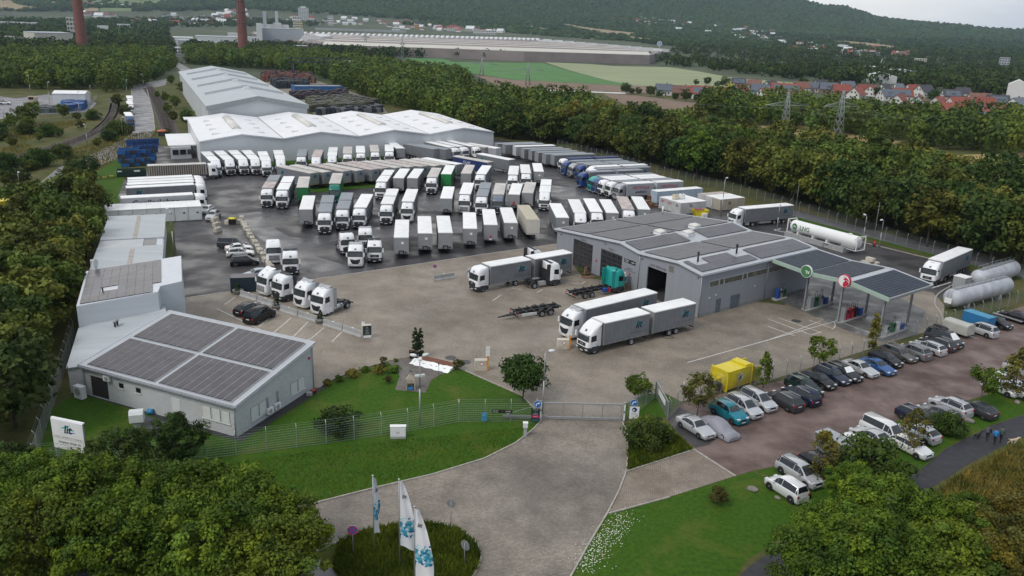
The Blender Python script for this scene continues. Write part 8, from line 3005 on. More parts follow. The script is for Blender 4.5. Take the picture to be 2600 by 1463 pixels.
# ---- LNG tank on its trough
la,lb=at(1998,589.5,.7),at(2172.3,638.8,.7)
ang=atan2(lb[1]-la[1],lb[0]-la[0])
la=la+1.22*np.array([-sin(ang),cos(ang),0])
t=thing('gas_tank','long white LNG tank in a white frame on a grey trough','tank',(la[0],la[1],0),ang)
LT=float(np.linalg.norm((lb-at(1998,589.5,.7))[:2]))
tw=mk('tank_white',(.76,.76,.74),.35,var=.03,scale=.8)
m=MB()
n=28
rr=[]
for x,r in((.25,.05),(.27,.6),(.4,1.0),(.65,1.18),(.9,1.2),(LT-.9,1.2),(LT-.65,1.18),(LT-.4,1.0),(LT-.27,.6),(LT-.25,.05)):
 rr.append([(x,r*cos(2*pi*i/n),2.15+r*sin(2*pi*i/n))for i in range(n)])
m.loft(rr,tw)
obj('vessel',m,t)
for x in(0,LT):
 m=MB()
 for y in(-1.22,1.22):
  m.box(x-.08,y-.08,.7,x+.08,y+.08,3.5,tw)
 for z in(.7,3.4):
  m.box(x-.08,-1.22,z,x+.08,1.22,z+.14,tw)
 sgn=1 if x==0 else-1
 for y in(-1.22,1.22):
  m.tube((x,y,3.4),(x+sgn*.9,y*.8,2.6),.05,tw,6)
 obj('end_frame',m,t)
m=MB()
for y in(-1.2,1.2):
 m.box(0,y-.06,.7,LT,y+.06,.82,tw)
for x in(2.6,6.4,9.8):
 m.box(x-.15,-1.2,.7,x+.15,1.2,1.3,tw)
obj('saddle',m,t)
obj('manhole',MB().tube((LT-2.6,0,3.3),(LT-2.6,0,3.5),.35,tw,14),t)
obj('valve_box',MB().box(LT-3.4,-1.28,1.0,LT-.3,-1.0,1.5,grey_p).path([(LT-3,-1.3,.9),(LT-2,-1.3,1.3),(LT-1,-1.3,.9),(LT-.3,-1.3,1.2)],.05,steel),t)
m=txm('LNG',1.25,text_g,.012)
obj('lettering',m,t,(4.3,-1.225,2.25)).rotation_euler=SIDE_R
b=obj('badge',MB().tube((1.75,-1.2,2.3),(1.75,-1.225,2.3),.62,green_s,24),t)
obj('lettering',txm('rhv',.62,text_w,.012),b,(1.75,-1.23,2.3)).rotation_euler=SIDE_R
tt=thing('tank_trough','grey concrete containment walls under the gas tank','wall',(la[0],la[1],0),ang)
m=MB()
obj('wall',MB().box(.2,-2.1,0,9.8,-1.85,1.0,concrete),tt)
obj('wall',MB().box(11.2,-2.1,0,14.6,-1.85,1.0,concrete),tt)
obj('wall',MB().box(14.35,-1.85,0,14.6,2.2,1.0,concrete),tt)
obj('wall',MB().box(.2,2.0,0,14.35,2.2,1.0,concrete),tt)
obj('floor',MB().box(.2,-1.85,.0,14.35,2.0,.06,concrete),tt)
obj('support',MB().box(.2,-1.2,.06,.8,1.2,.7,concrete).box(6,-1.2,.06,6.6,1.2,.7,concrete).box(12.4,-1.2,.06,13.2,1.2,.7,concrete),tt)
p=at(2210,672)
for k,(dx,dy,z)in enumerate(((-.9,0,0),(.75,.1,0),(0,.3,.62))):
 tq=thing('concrete_block',('left pale block at the end of the gas tank trough','right pale block at the end of the gas tank trough','upper pale block at the end of the gas tank trough')[k],'block',(p[0]+dx,p[1]+dy,z),ang,'blocks at the gas tank')
 obj('block',boxm('block',-.8,-.4,0,.8,.4,.6,concrete_lt),tq)
p=at(2219,627)
t=thing('fire_extinguisher','red extinguisher trolley at the end of the gas tank','extinguisher',(p[0],p[1],0))
obj('bottle',MB().tube((0,0,.2),(0,0,1.2),.22,red_s,12).tube((0,0,1.2),(0,0,1.4),.1,black,8),t)
# ---- big storage tanks at the right
tankm=mk('tank_grey_white',(.42,.43,.46),.5,var=.22,scale=.5,detail=8,stretch=(1,1,.6))
def storage(pxa,pxb,r,z,L_,label):
 a,b=at(*pxa,z),at(*pxb,z)
 ang_=atan2(b[1]-a[1],b[0]-a[0])
 t=thing('storage_tank',label,'tank',(a[0],a[1],0),ang_)
 n=32
 m=MB()
 rr=[]
 for x,q in((-.9,.04),(-.85,.35),(-.6,.7),(-.25,.92),(.1,1),(L_,1),(L_+.35,.92),(L_+.7,.7),(L_+.95,.35),(L_+1,.04)):
  rr.append([(x,q*r*cos(2*pi*i/n),z+q*r*sin(2*pi*i/n))for i in range(n)])
 m.loft(rr,tankm)
 obj('vessel',m,t)
 for x in(L_*.2,L_*.8):
  obj('saddle',MB().box(x-.3,-r*.8,0,x+.3,r*.8,z-r*.55,concrete),t)
 m=MB()
 for y in(-.35,.35):
  m.tube((0,y,z+r+.6),(L_,y,z+r+.6),.03,steel,5)
  x=0
  while x<=L_:
   m.tube((x,y,z+r*.95),(x,y,z+r+.6),.025,steel,5)
   x+=1.6
 m.box(0,-.35,z+r+.02,L_,.35,z+r+.06,steel)
 obj('walkway',m,t)
 return t
t=storage((2418,757),(2585,715),1.45,1.75,15,'nearest long grey white storage tank with a ladder at its end')
m=MB()
for y in(-.3,.3):
 m.tube((-1.0,y,.3),(-.95,y,3.9),.03,steel,5)
for k in range(11):
 m.tube((-1,-.3,.5+k*.3),(-1,.3,.5+k*.3),.02,steel,5)
obj('ladder',m,t)
obj('hatch_box',MB().box(-1.15,-.55,1.1,-1.0,.55,1.9,tarp_white),t)
storage((2485,707),(2600,672),1.45,1.75,12,'white storage tank farthest from the fence')
storage((2470,735),(2600,700),.8,2.6,11,'slim pale tank between the two large storage tanks')if False else None
p=at(2442,735)
t=thing('pump_cabin','small grey cabin with a white lid beside the storage tanks','cabin',(p[0],p[1]+.4,0),.6)
obj('body',MB().box(-1,-1,.3,1,1,2.1,grey_p),t)
obj('lid',MB().box(-1.05,-1.05,2.1,1.05,1.05,2.2,tarp_white),t)
obj('base',MB().box(-.9,-.9,0,.9,.9,.3,concrete),t)
# clutter in front of the gate doors
p=G(25.0,-1.4)
t=thing('cage_trolley','rusty mesh trolley between the two workshop gates','trolley',p,.6)
rust=mk('rusty_steel',(.16,.085,.05),.8,var=.25,scale=4)
m=MB()
for x in(-.6,.6):
 for y in(-.5,.5):
  m.box(x-.03,y-.03,.1,x+.03,y+.03,1.7,rust)
for z in(.2,.7,1.2,1.65):
 m.box(-.6,-.52,z,.6,-.49,z+.03,rust)
 m.box(-.6,.49,z,.6,.52,z+.03,rust)
m.box(-.6,-.5,.15,.6,.5,.2,rust)
obj('cage',m,t)
obj('timber',MB().box(-.3,-.2,.2,0,.1,1.3,wood),t)
p=at(1300+770/3.9585,366+1340/3.959)
t=thing('steel_grate','rusty flat grate lying before the workshop','grate',(p[0],p[1],0),.5)
obj('plate',MB().box(-1.1,-.6,.01,1.1,.6,.1,rust),t)
p=G(14.0,-.8)
for k in range(3):
 t=thing('wall_pallet',('left','middle','right')[k]+' pallet leaning by the workshop office door','pallet',G(16.9-k*.9,-.5),atan2(G.u[1],G.u[0]))
 obj('pallet',MB().box(-.4,-.06,0,.4,.06,.9,wood).box(-.4,-.1,.1,.4,-.06,.2,wood).box(-.4,-.1,.6,.4,-.06,.7,wood),t)
p=G(11.9,-.5)
t=thing('machine','white pressure washer by the open wash bay','machine',p,.4)
obj('body',MB().box(-.4,-.3,.15,.4,.3,.9,tarp_white),t)
obj('wheel',MB().tube((-.3,-.32,.18),(-.3,.32,.18),.17,rubber,12),t)
obj('cable_reel',MB().tube((.1,-.31,1.0),(.1,.31,1.0),.18,sblue,12),t)
t=thing('cable_loop','black cable ring lying on the paving beside the nearest trailer','cable',T(2,2,1570,495))
m=MB()
for i in range(20):
 a0,a1=i/20*2*pi,(i+1)/20*2*pi
 m.tube((.75*cos(a0),.45*sin(a0),.04),(.75*cos(a1),.45*sin(a1),.04),.03,black,5)
obj('cable',m,t)
# boulders on the verges
def boulder(px,py,s,label,seed):
 rg=np.random.default_rng(seed)
 p=at(px,py)
 m=MB()
 rr=[]
 for z,q in((0,.85),(.2,1),(.45,.9),(.62,.55)):
  rr.append([(s*q*rg.uniform(.85,1.15)*cos(a),s*.6*q*rg.uniform(.85,1.15)*sin(a),s*z)for a in np.linspace(0,2*pi,10)[:-1]])
 m.loft(rr,mk('boulder_stone',(.20,.185,.16),.95,var=.3,scale=3,bump=.4,bscale=8),smooth=0)
 t=thing('boulder',label,'stone',(p[0],p[1],0),rg.uniform(0,3))
 obj('stone',m,t)
boulder(1910,1245,.55,'grey boulder on the verge left of the white van-like car',1)
boulder(1974,1266,.32,'small boulder below the white van-like car',2)
boulder(2458,1071,.65,'grey boulder on the grass above the footpath',3)
boulder(2515,1046,.6,'boulder at the tail of the dark grey hatchback',4)
boulder(2582,1024,.5,'boulder near the right edge of the verge',5)
boulder(2050,1275,.35,'small boulder in the shade of the bush by the verge',6)
# --- people and dogs
skin=mk('skin',(.45,.27,.19),.6,var=.05)
hairm=mk('dark_hair',(.03,.022,.018),.7)
def skinned(name,verts,edges,radii,matfn,mats):
 me=bpy.data.meshes.new(name)
 me.from_pydata(verts,edges,[])
 o=bpy.data.objects.new(name,me)
 COL.objects.link(o)
 o.modifiers.new('skin','SKIN')
 for i,r in enumerate(radii):
  me.skin_vertices[0].data[i].radius=(r,r)if not isinstance(r,tuple)else r
 me.skin_vertices[0].data[0].use_root=True
 s=o.modifiers.new('sub','SUBSURF')
 s.levels=2
 s.render_levels=2
 bpy.context.view_layer.update()
 out_=bpy.data.meshes.new_from_object(o.evaluated_get(bpy.context.evaluated_depsgraph_get()))
 bpy.data.objects.remove(o)
 out_.materials.clear()
 for m_ in mats:
  out_.materials.append(m_)
 for p in out_.polygons:
  p.material_index=matfn(p.center)
  p.use_smooth=True
 out_.name=name
 return out_
def person(pos,heading,jacket,trousers,label,stride=.22,h=1.75,arm=.25,leash=None):
 s=h/1.75
 V_=[(0,0,.95),(0,.0,1.15),(.01,0,1.40),(.02,0,1.52),(.04,0,1.64),(.05,0,1.72),
   (0,.10,.90),(stride*.55,.10,.50),(stride,.10,.09),(stride+.14,.10,.04),
   (0,-.10,.90),(-stride*.1,-.10,.48),(-stride,-.10,.12),(-stride+.13,-.10,.04),
   (.0,.20,1.38),(-arm*.4,.24,1.12),(arm*.1,.25,.88),(arm*.25,.25,.80),
   (.0,-.20,1.38),(arm*.2,-.24,1.12),(arm*.9,-.24,.92),(arm*1.2,-.24,.86)]
 V_=[(x*s,y*s,z*s)for x,y,z in V_]
 E_=[(0,1),(1,2),(2,3),(3,4),(4,5),(0,6),(6,7),(7,8),(8,9),(0,10),(10,11),(11,12),(12,13),(2,14),(14,15),(15,16),(16,17),(2,18),(18,19),(19,20),(20,21)]
 Rr_=[.15,.145,.155,.055,.095,.075,.095,.07,.05,.04,.095,.07,.05,.04,.075,.058,.045,.04,.075,.058,.045,.04]
 jm,tm=jacket,trousers
 def mf(c):
  z=c[2]/s
  if z>1.53:
   return 0
  if z>.93 or abs(c[1]/s)>.19:
   return 1 if z>.86 else 0
  return 2 if z>.09 else 3
 me=skinned('body',V_,E_,[r*s for r in Rr_],mf,[skin,jm,tm,black])
 t=thing('person',label,'person',(pos[0],pos[1],.006),heading)
 obj('body',me,t)
 m=MB()
 rr=[]
 for k in range(6):
  a=k/5*1.75
  rr.append([((.03-.02*sin(a)+.112*cos(q)*sin(a+.05))*s,.108*sin(q)*sin(a+.05)*s,(1.655+.115*cos(a))*s)for q in np.linspace(0,2*pi,13)[:-1]])
 m.loft(rr,hairm,cap=0)
 obj('hair',m,t)
 m=MB().tube((.135*s,0,1.64*s),(.165*s,0,1.62*s),.022*s,skin,6)
 for sg in(-1,1):
  m.tube((.04*s,sg*.095*s,1.64*s),(.04*s,sg*.115*s,1.64*s),.03*s,skin,6)
 obj('nose_and_ears',m,t)
 return t
pa,pb=at(2400,1180),at(2560,1085)
WALK=atan2(pb[1]-pa[1],pb[0]-pa[0])
jb=mk('bright_blue_jacket',(.02,.20,.52),.6,var=.08)
jg=mk('green_grey_jacket',(.06,.10,.085),.7,var=.1)
jd=mk('dark_jacket',(.03,.033,.045),.7,var=.1)
tr_d=mk('dark_trousers',(.02,.022,.03),.8)
def R8g(x,y):
 return at(*R8(x,y))
q=R8g(2225,440)
person(q,WALK+.1,jd,tr_d,'person in dark clothes walking left of the blue jacket',.24,1.75)
t=thing('rucksack','grey rucksack on the back of the darkly dressed walker','bag',(q[0]-.18*cos(WALK),q[1]-.18*sin(WALK),1.05),WALK)
obj('pack',MB().box(-.14,-.15,0,.02,.15,.42,mk('rucksack_grey',(.10,.11,.13),.7)),t)
q=R8g(2295,470)
person(q,WALK,jb,tr_d,'person in a bright blue jacket walking in the middle',.2,1.72)
q3=R8g(2350,455)
person(q3,WALK-.1,jg,tr_d,'person in a green grey jacket walking with the pale dog',.24,1.78)
def dog(pos,heading,mat,label,s=1.,step=.12):
 V_=[(0,0,.50),(.25,0,.52),(.42,0,.62),(.55,0,.74),(.70,0,.72),(.80,0,.68),(-.25,0,.50),(-.36,0,.56),(-.58,0,.66),
   (.28,.09,.42),(.26+step,.09,.22),(.24+step,.09,.03),(.28,-.09,.42),(.26-step,-.09,.22),(.22-step,-.09,.03),
   (-.28,.09,.42),(-.20-step*.4,.09,.28),(-.34-step,.09,.17),(-.30-step,.09,.03),(-.28,-.09,.42),(-.18+step,-.09,.28),(-.30+step,-.09,.17),(-.26+step,-.09,.03)]
 V_=[(x*s,y*s,z*s)for x,y,z in V_]
 E_=[(0,1),(1,2),(2,3),(3,4),(4,5),(0,6),(6,7),(7,8),(1,9),(9,10),(10,11),(1,12),(12,13),(13,14),(6,15),(15,16),(16,17),(17,18),(6,19),(19,20),(20,21),(21,22)]
 Rr_=[.12,.14,.10,.09,.075,.045,.11,.05,.025,.06,.04,.032,.06,.04,.032,.075,.045,.03,.03,.075,.045,.03,.03]
 me=skinned('body',V_,E_,[r*s for r in Rr_],lambda c:0,[mat])
 t=thing('dog',label,'dog',(pos[0],pos[1],.006),heading)
 obj('body',me,t)
 for sg in(-1,1):
  obj('ear',MB().hexa([(.50*s,sg*.05*s-.01,.80*s),(.56*s,sg*.05*s-.01,.80*s),(.56*s,sg*.05*s+.01,.80*s),(.50*s,sg*.05*s+.01,.80*s),(.5*s,sg*.10*s-.01,.70*s),(.55*s,sg*.10*s-.01,.70*s),(.55*s,sg*.10*s+.01,.70*s),(.5*s,sg*.10*s+.01,.70*s)],mat),t)
 return t
qd=R8g(2465,475)
dog(qd,WALK-.55,mk('cream_fur',(.50,.40,.26),.9,var=.12,scale=8),'pale cream dog on a lead',1.05)
dog(R8g(2135,425),WALK-.2,mk('black_fur',(.02,.018,.017),.8,var=.2,scale=8),'black dog behind the walkers',1.05)
t=thing('dog_lead','thin lead from the green grey jacket to the pale dog','lead',(q3[0],q3[1],0))
dx=qd-q3
a_=np.array([.2*cos(WALK-.9),.2*sin(WALK-.9),.88])
obj('strap',MB().path([tuple(a_),(dx[0]*.5,dx[1]*.5,.60),(dx[0]+.2,dx[1]+.1,.68)],.012,black,5),t)
person(at(1300+1262/3.9585,366+535/3.959),2.4,jb,mk('blue_overalls',(.03,.10,.28),.7),'worker in blue overalls beside the silver lettered lorry',.12,1.78)
# --- village
roof_red=mk('red_tiles',(.235,.062,.042),.8,var=.16,scale=.6,rnd=.12)
roof_brown=mk('brown_tiles',(.17,.085,.065),.8,var=.15,scale=.6,rnd=.1)
roof_dark=mk('dark_tiles',(.055,.055,.06),.7,var=.15,scale=.6)
roof_solar=mk('slate_solar_roof',(.10,.115,.14),.35,var=.12,scale=.6)
wall_w=mk('white_render',(.62,.61,.58),.85,var=.06,scale=.3)
wall_y=mk('yellow_render',(.55,.45,.12),.85,var=.06)
wall_t=mk('turquoise_render',(.25,.50,.55),.85,var=.06)
wall_p=mk('pale_blue_render',(.50,.56,.62),.85,var=.06)
wall_b=mk('brown_render',(.24,.17,.14),.85,var=.08)
wglass=mk('house_window',(.03,.035,.04),.25,var=.2)
def house_parts(L_,Wd,hw,hr,roof,wall):
 def walls():
  m=MB()
  m.box(-L_/2,-Wd/2,-1.0,L_/2,Wd/2,hw,wall)
  for x in(-L_/2,L_/2):
   a=x-.1 if x>0 else x
   m.loft([[(a,-Wd/2,hw),(a,Wd/2,hw),(a,0,hw+hr)],[(a+.1,-Wd/2,hw),(a+.1,Wd/2,hw),(a+.1,0,hw+hr)]],wall,smooth=0)
  return m.build('house_wall')
 def rf():
  m=MB()
  o_=.5
  k=hr/(Wd/2)
  for sg in(-1,1):
   y0,z0=sg*(Wd/2+o_),hw-o_*k
   P=[(-L_/2-o_,y0,z0),(L_/2+o_,y0,z0),(L_/2+o_,0,hw+hr),(-L_/2-o_,0,hw+hr)]
   Q=[(x,y,z+.22)for x,y,z in P]
   if sg>0:
    P,Q=P[::-1],Q[::-1]
   m.hexa(P+Q,roof)
  return m.build('house_roof')
 k=(L_,Wd,hw,hr)
 return cch(('hwall',wall.name)+k,walls),cch(('hroof',roof.name)+k,rf)
def house(p,rz,L_,Wd,hw,hr,roof,wall,label,group=None,dormer=False,solar_=False):
 w,r=house_parts(L_,Wd,hw,hr,roof,wall)
 t=thing('village_house',label,'house',p,rz,group)
 obj('wall',w,t)
 ro=obj('roof',r,t)
 obj('chimney',boxm('chimney',-.35,-.35,hw+hr*.4,.35,.35,hw+hr+.9,roof_brown),ro,(L_*.2,.8,0))
 win=boxm('window',-.5,-.04,0,.5,.04,1.2,wglass)
 winx=boxm('window_end',-.04,-.5,0,.04,.5,1.2,wglass)
 for sg in(-1,1):
  for x in(-L_*.3,0,L_*.3):
   obj('window',win,t,(x,sg*(Wd/2+.02),1.0))
  for y in(-1.6,1.6):
   obj('window',winx,t,(sg*(L_/2+.02),y,1.0))
   obj('window',winx,t,(sg*(L_/2+.02),y*.7,hw+.6))
 obj('door',boxm('house_door',-.5,-.05,0,.5,.05,2.1,roof_brown),t,(L_*.12,-Wd/2-.03,0))
 if dormer:
  k=hr/(Wd/2)
  for sg in(-1,1):
   d=obj('dormer',cch(('dorm',Wd,hw,hr,wall.name),lambda:MB().box(-1.1,-Wd*.36,hw+.4,1.1,-Wd*.1,hw+.4+1.5,wall)),ro)
   d.rotation_euler=(0,0,0 if sg<0 else pi)
   obj('dormer_roof',cch(('dormr',Wd,hw,roof.name),lambda:MB().box(-1.3,-Wd*.40,hw+1.9,1.3,-Wd*.05,hw+2.1,roof)),d)
 if solar_:
  k=hr/(Wd/2)
  m=cch(('hsol',L_,Wd,hw,hr),lambda:MB().hexa([(-L_*.4,-Wd*.48,hw+Wd*.02*k+.26),(L_*.4,-Wd*.48,hw+Wd*.02*k+.26),(L_*.4,-Wd*.12,hw+Wd*.38*k+.26),(-L_*.4,-Wd*.12,hw+Wd*.38*k+.26),(-L_*.4,-Wd*.48,hw+Wd*.02*k+.32),(L_*.4,-Wd*.48,hw+Wd*.02*k+.32),(L_*.4,-Wd*.12,hw+Wd*.38*k+.32),(-L_*.4,-Wd*.12,hw+Wd*.38*k+.32)],roof_solar).build('solar_array'))
  obj('solar_array',m,ro)
RC={'r':(roof_red,'red'),'b':(roof_brown,'brown'),'d':(roof_dark,'dark'),'s':(roof_solar,'slate grey')}
WC_={'w':wall_w,'y':wall_y,'t':wall_t,'p':wall_p,'n':wall_b}
HOUSES=[(2,1520,930,'s','w',20,10,0),(2,1700,955,'b','n',15,11,1),(2,1890,965,'r','w',15,12,1),(2,2110,985,'r','n',10,12,0),(2,2190,880,'d','y',100,9,0),(2,2290,935,'r','w',60,10,0),(2,2270,868,'d','w',20,10,1),(2,2430,872,'b','w',10,10,0),(2,2480,932,'s','t',20,11,0),(2,2530,972,'r','w',70,10,0),
   (3,20,900,'d','w',60,10,0),(3,110,925,'r','w',15,12,1),(3,220,940,'r','w',15,13,1),(3,330,900,'b','w',20,11,0),(3,430,900,'s','w',20,10,0),(3,520,880,'d','w',40,10,0),(3,600,915,'s','n',15,12,1),(3,730,935,'r','n',20,12,0),(3,790,885,'s','w',30,10,0),(3,880,970,'r','w',75,12,0),
   (3,950,930,'r','w',40,11,0),(3,1040,940,'r','w',75,11,0),(3,1160,930,'d','w',65,10,0),(3,1300,910,'s','w',60,10,0),(3,1450,925,'r','w',40,11,0),(3,1560,950,'d','w',50,12,0),(3,1190,985,'s','w',40,11,1),(3,1330,985,'r','w',20,13,1),(3,1300,1060,'r','w',80,13,0),(3,1500,1085,'r','p',85,15,0),
   (3,1700,1080,'r','w',70,12,0),(3,1830,1005,'d','w',20,12,1),(3,1940,965,'d','w',30,10,0),(3,1900,1090,'r','w',40,13,0),(3,2110,1040,'b','w',15,13,1),(3,2160,1075,'r','w',15,11,0),(3,2290,1070,'d','w',15,12,1),(3,2400,1050,'d','w',50,11,0),(3,2490,1085,'s','w',60,12,0),(3,1400,1140,'r','w',70,9,0),
   (3,2350,1175,'r','w',30,12,0),(3,2190,1245,'r','w',20,13,1),(3,2380,1265,'r','w',25,14,1),(3,2570,1055,'b','w',30,11,0),(3,2040,1150,'r','w',25,12,1),(3,1820,1150,'r','w',20,11,0)]
cnt={}
HOUSES.sort(key=lambda h:h[0]*2600+h[1])
for c,zx,zy,rk,wk,hd_,L_,dm in HOUSES:
 p=T(c,0,zx,zy+25)
 cnt[rk]=cnt.get(rk,0)+1
 wn={'w':'white','y':'yellow','t':'turquoise','p':'pale blue','n':'brown'}[wk]
 lab='%s village house with %s roof%s, %s such roof from the left'%(wn,RC[rk][1],' and dormers' if dm else '',ORD[cnt[rk]-1])
 house((p[0],p[1],0),radians(hd_-25),L_,L_*.78,3.4+(rk=='d')*.8,L_*.36,RC[rk][0],WC_[wk],lab,'houses of the village',bool(dm),bool(dm)and rk in 'rd')
for zx,zy in((2,0),):
 pass
VT=[(1140,935),(1200,945),(1270,945),(1390,960),(1480,975),(1640,1000),(1750,1010),(1860,1010),(1850,850),(1960,850),(2060,870),(2110,860),(2140,850),(2380,1000)]
for i,(zx,zy)in enumerate(VT):
 p=T(2,0,zx,zy+10)
 tree(('dark',i%2),(p[0],p[1],0),.42+.2*(i%3==0),'garden tree between the village houses','tree','garden trees in the village')
VT=[(350,850),(620,850),(870,880),(1100,960),(1250,960),(1680,960),(1650,1000),(1990,1090),(2100,1130),(2180,1140),(2240,1100),(2330,1100),(2440,1150),(2560,1180),(1780,960),(2050,960),(2260,1000)]
for i,(zx,zy)in enumerate(VT):
 p=T(3,0,zx,zy+25)
 tree(('dark',i%2),(p[0],p[1],0),.5+.2*(i%3==0),'garden tree between the village houses','tree','garden trees in the village')
# --- far buildings, each where it stands
hor=lambda x:70.5+.0341*(x-1300)
plantgrey=mk('plant_grey_cladding',(.36,.38,.40),.6,var=.06,scale=.05)
plantwhite=mk('plant_white_cladding',(.58,.59,.58),.6,var=.06,scale=.05)
plantbeige=mk('plant_beige_cladding',(.52,.50,.43),.6,var=.06,scale=.05)
sawroof=mk('saw_tooth_roof',(.235,.20,.19),.85,var=.2,scale=.03)
brickred=mk('red_brick',(.19,.075,.06),.9,var=.14,scale=.25)
farglass=mk('far_window',(.05,.06,.07),.3)
def far_block(x0,x1,ytop,r,depth,mat,name,label,roof=None,storeys=0,cols=0,yaw=0.,gable=0.,cat='building',ybase=None):
 xm=(x0+x1)/2
 d=ray(xm,hor(xm))
 d=d/np.linalg.norm(d[:2])
 c=d[:2]*r
 h=CAM_H-(ytop-hor(xm))*r/F_PX
 zb=float(terrain(c[0],c[1]))if ybase is None else CAM_H-(ybase-hor(xm))*r/F_PX
 w=(x1-x0)*r/F_PX
 t=thing(name,label,cat,(c[0],c[1],zb),atan2(-d[0],d[1])+yaw)
 hh=h-zb
 m=MB()
 m.box(-w/2,0,-2 if ybase is None else 0,w/2,depth,hh,mat)
 if gable:
  m.loft([[(-w/2,y,hh),(0,y,hh+gable),(w/2,y,hh)]for y in(0,depth)],mat,smooth=0)
 obj('wall',m,t)
 if roof is not None:
  obj('roof',MB().box(-w/2-.3,-.3,hh,w/2+.3,depth+.3,hh+.5,roof),t)
 if storeys:
  ww,hs_=w/cols,hh/storeys
  wm=MB().box(-ww*.32,-.12,hs_*.25,ww*.32,-.01,hs_*.75,farglass).build('window')
  for i in range(cols):
   for j in range(storeys):
    obj('window',wm,t,(-w/2+ww*(i+.5),0,hs_*j))
 return t
def chimney(xt,yb,r,wpx,label,rungs):
 d=ray(xt,hor(xt))
 d=d/np.linalg.norm(d[:2])
 c=d[:2]*r
 rad=wpx*r/F_PX/2
 hh=75.
 t=thing('brick_chimney',label,'chimney',(c[0],c[1],0))
 m=MB()
 n=24
 m.loft([[(q*rad*cos(2*pi*i/n),q*rad*sin(2*pi*i/n),z)for i in range(n)]for q,z in((1.25,0),(1.08,15),(1.0,35),(.9,58),(.86,hh))],brickred)
 obj('shaft',m,t)
 if rungs:
  m=MB()
  for a in(3.6,4.5):
   m.tube((1.02*rad*cos(a),1.02*rad*sin(a),10),(.9*rad*cos(a),.9*rad*sin(a),hh),.25,darkplastic,5)
  for z in(24,34,44,54):
   q=1.06-z*.0026
   m.loft([[(q*rad*s_*cos(2*pi*i/n),q*rad*s_*sin(2*pi*i/n),zz)for i in range(n)]for s_,zz in((1.0,z),(1.04,z),(1.04,z+.7),(1.0,z+.7))],darkplastic,cap=0)
  obj('ladder_and_rings',m,t)
chimney(199,88,900,20.5,'plain tapered red brick chimney at the left of the picture',False)
chimney(613,104,900,20.5,'brick chimney with dark rings and ladder near the grey plant',True)
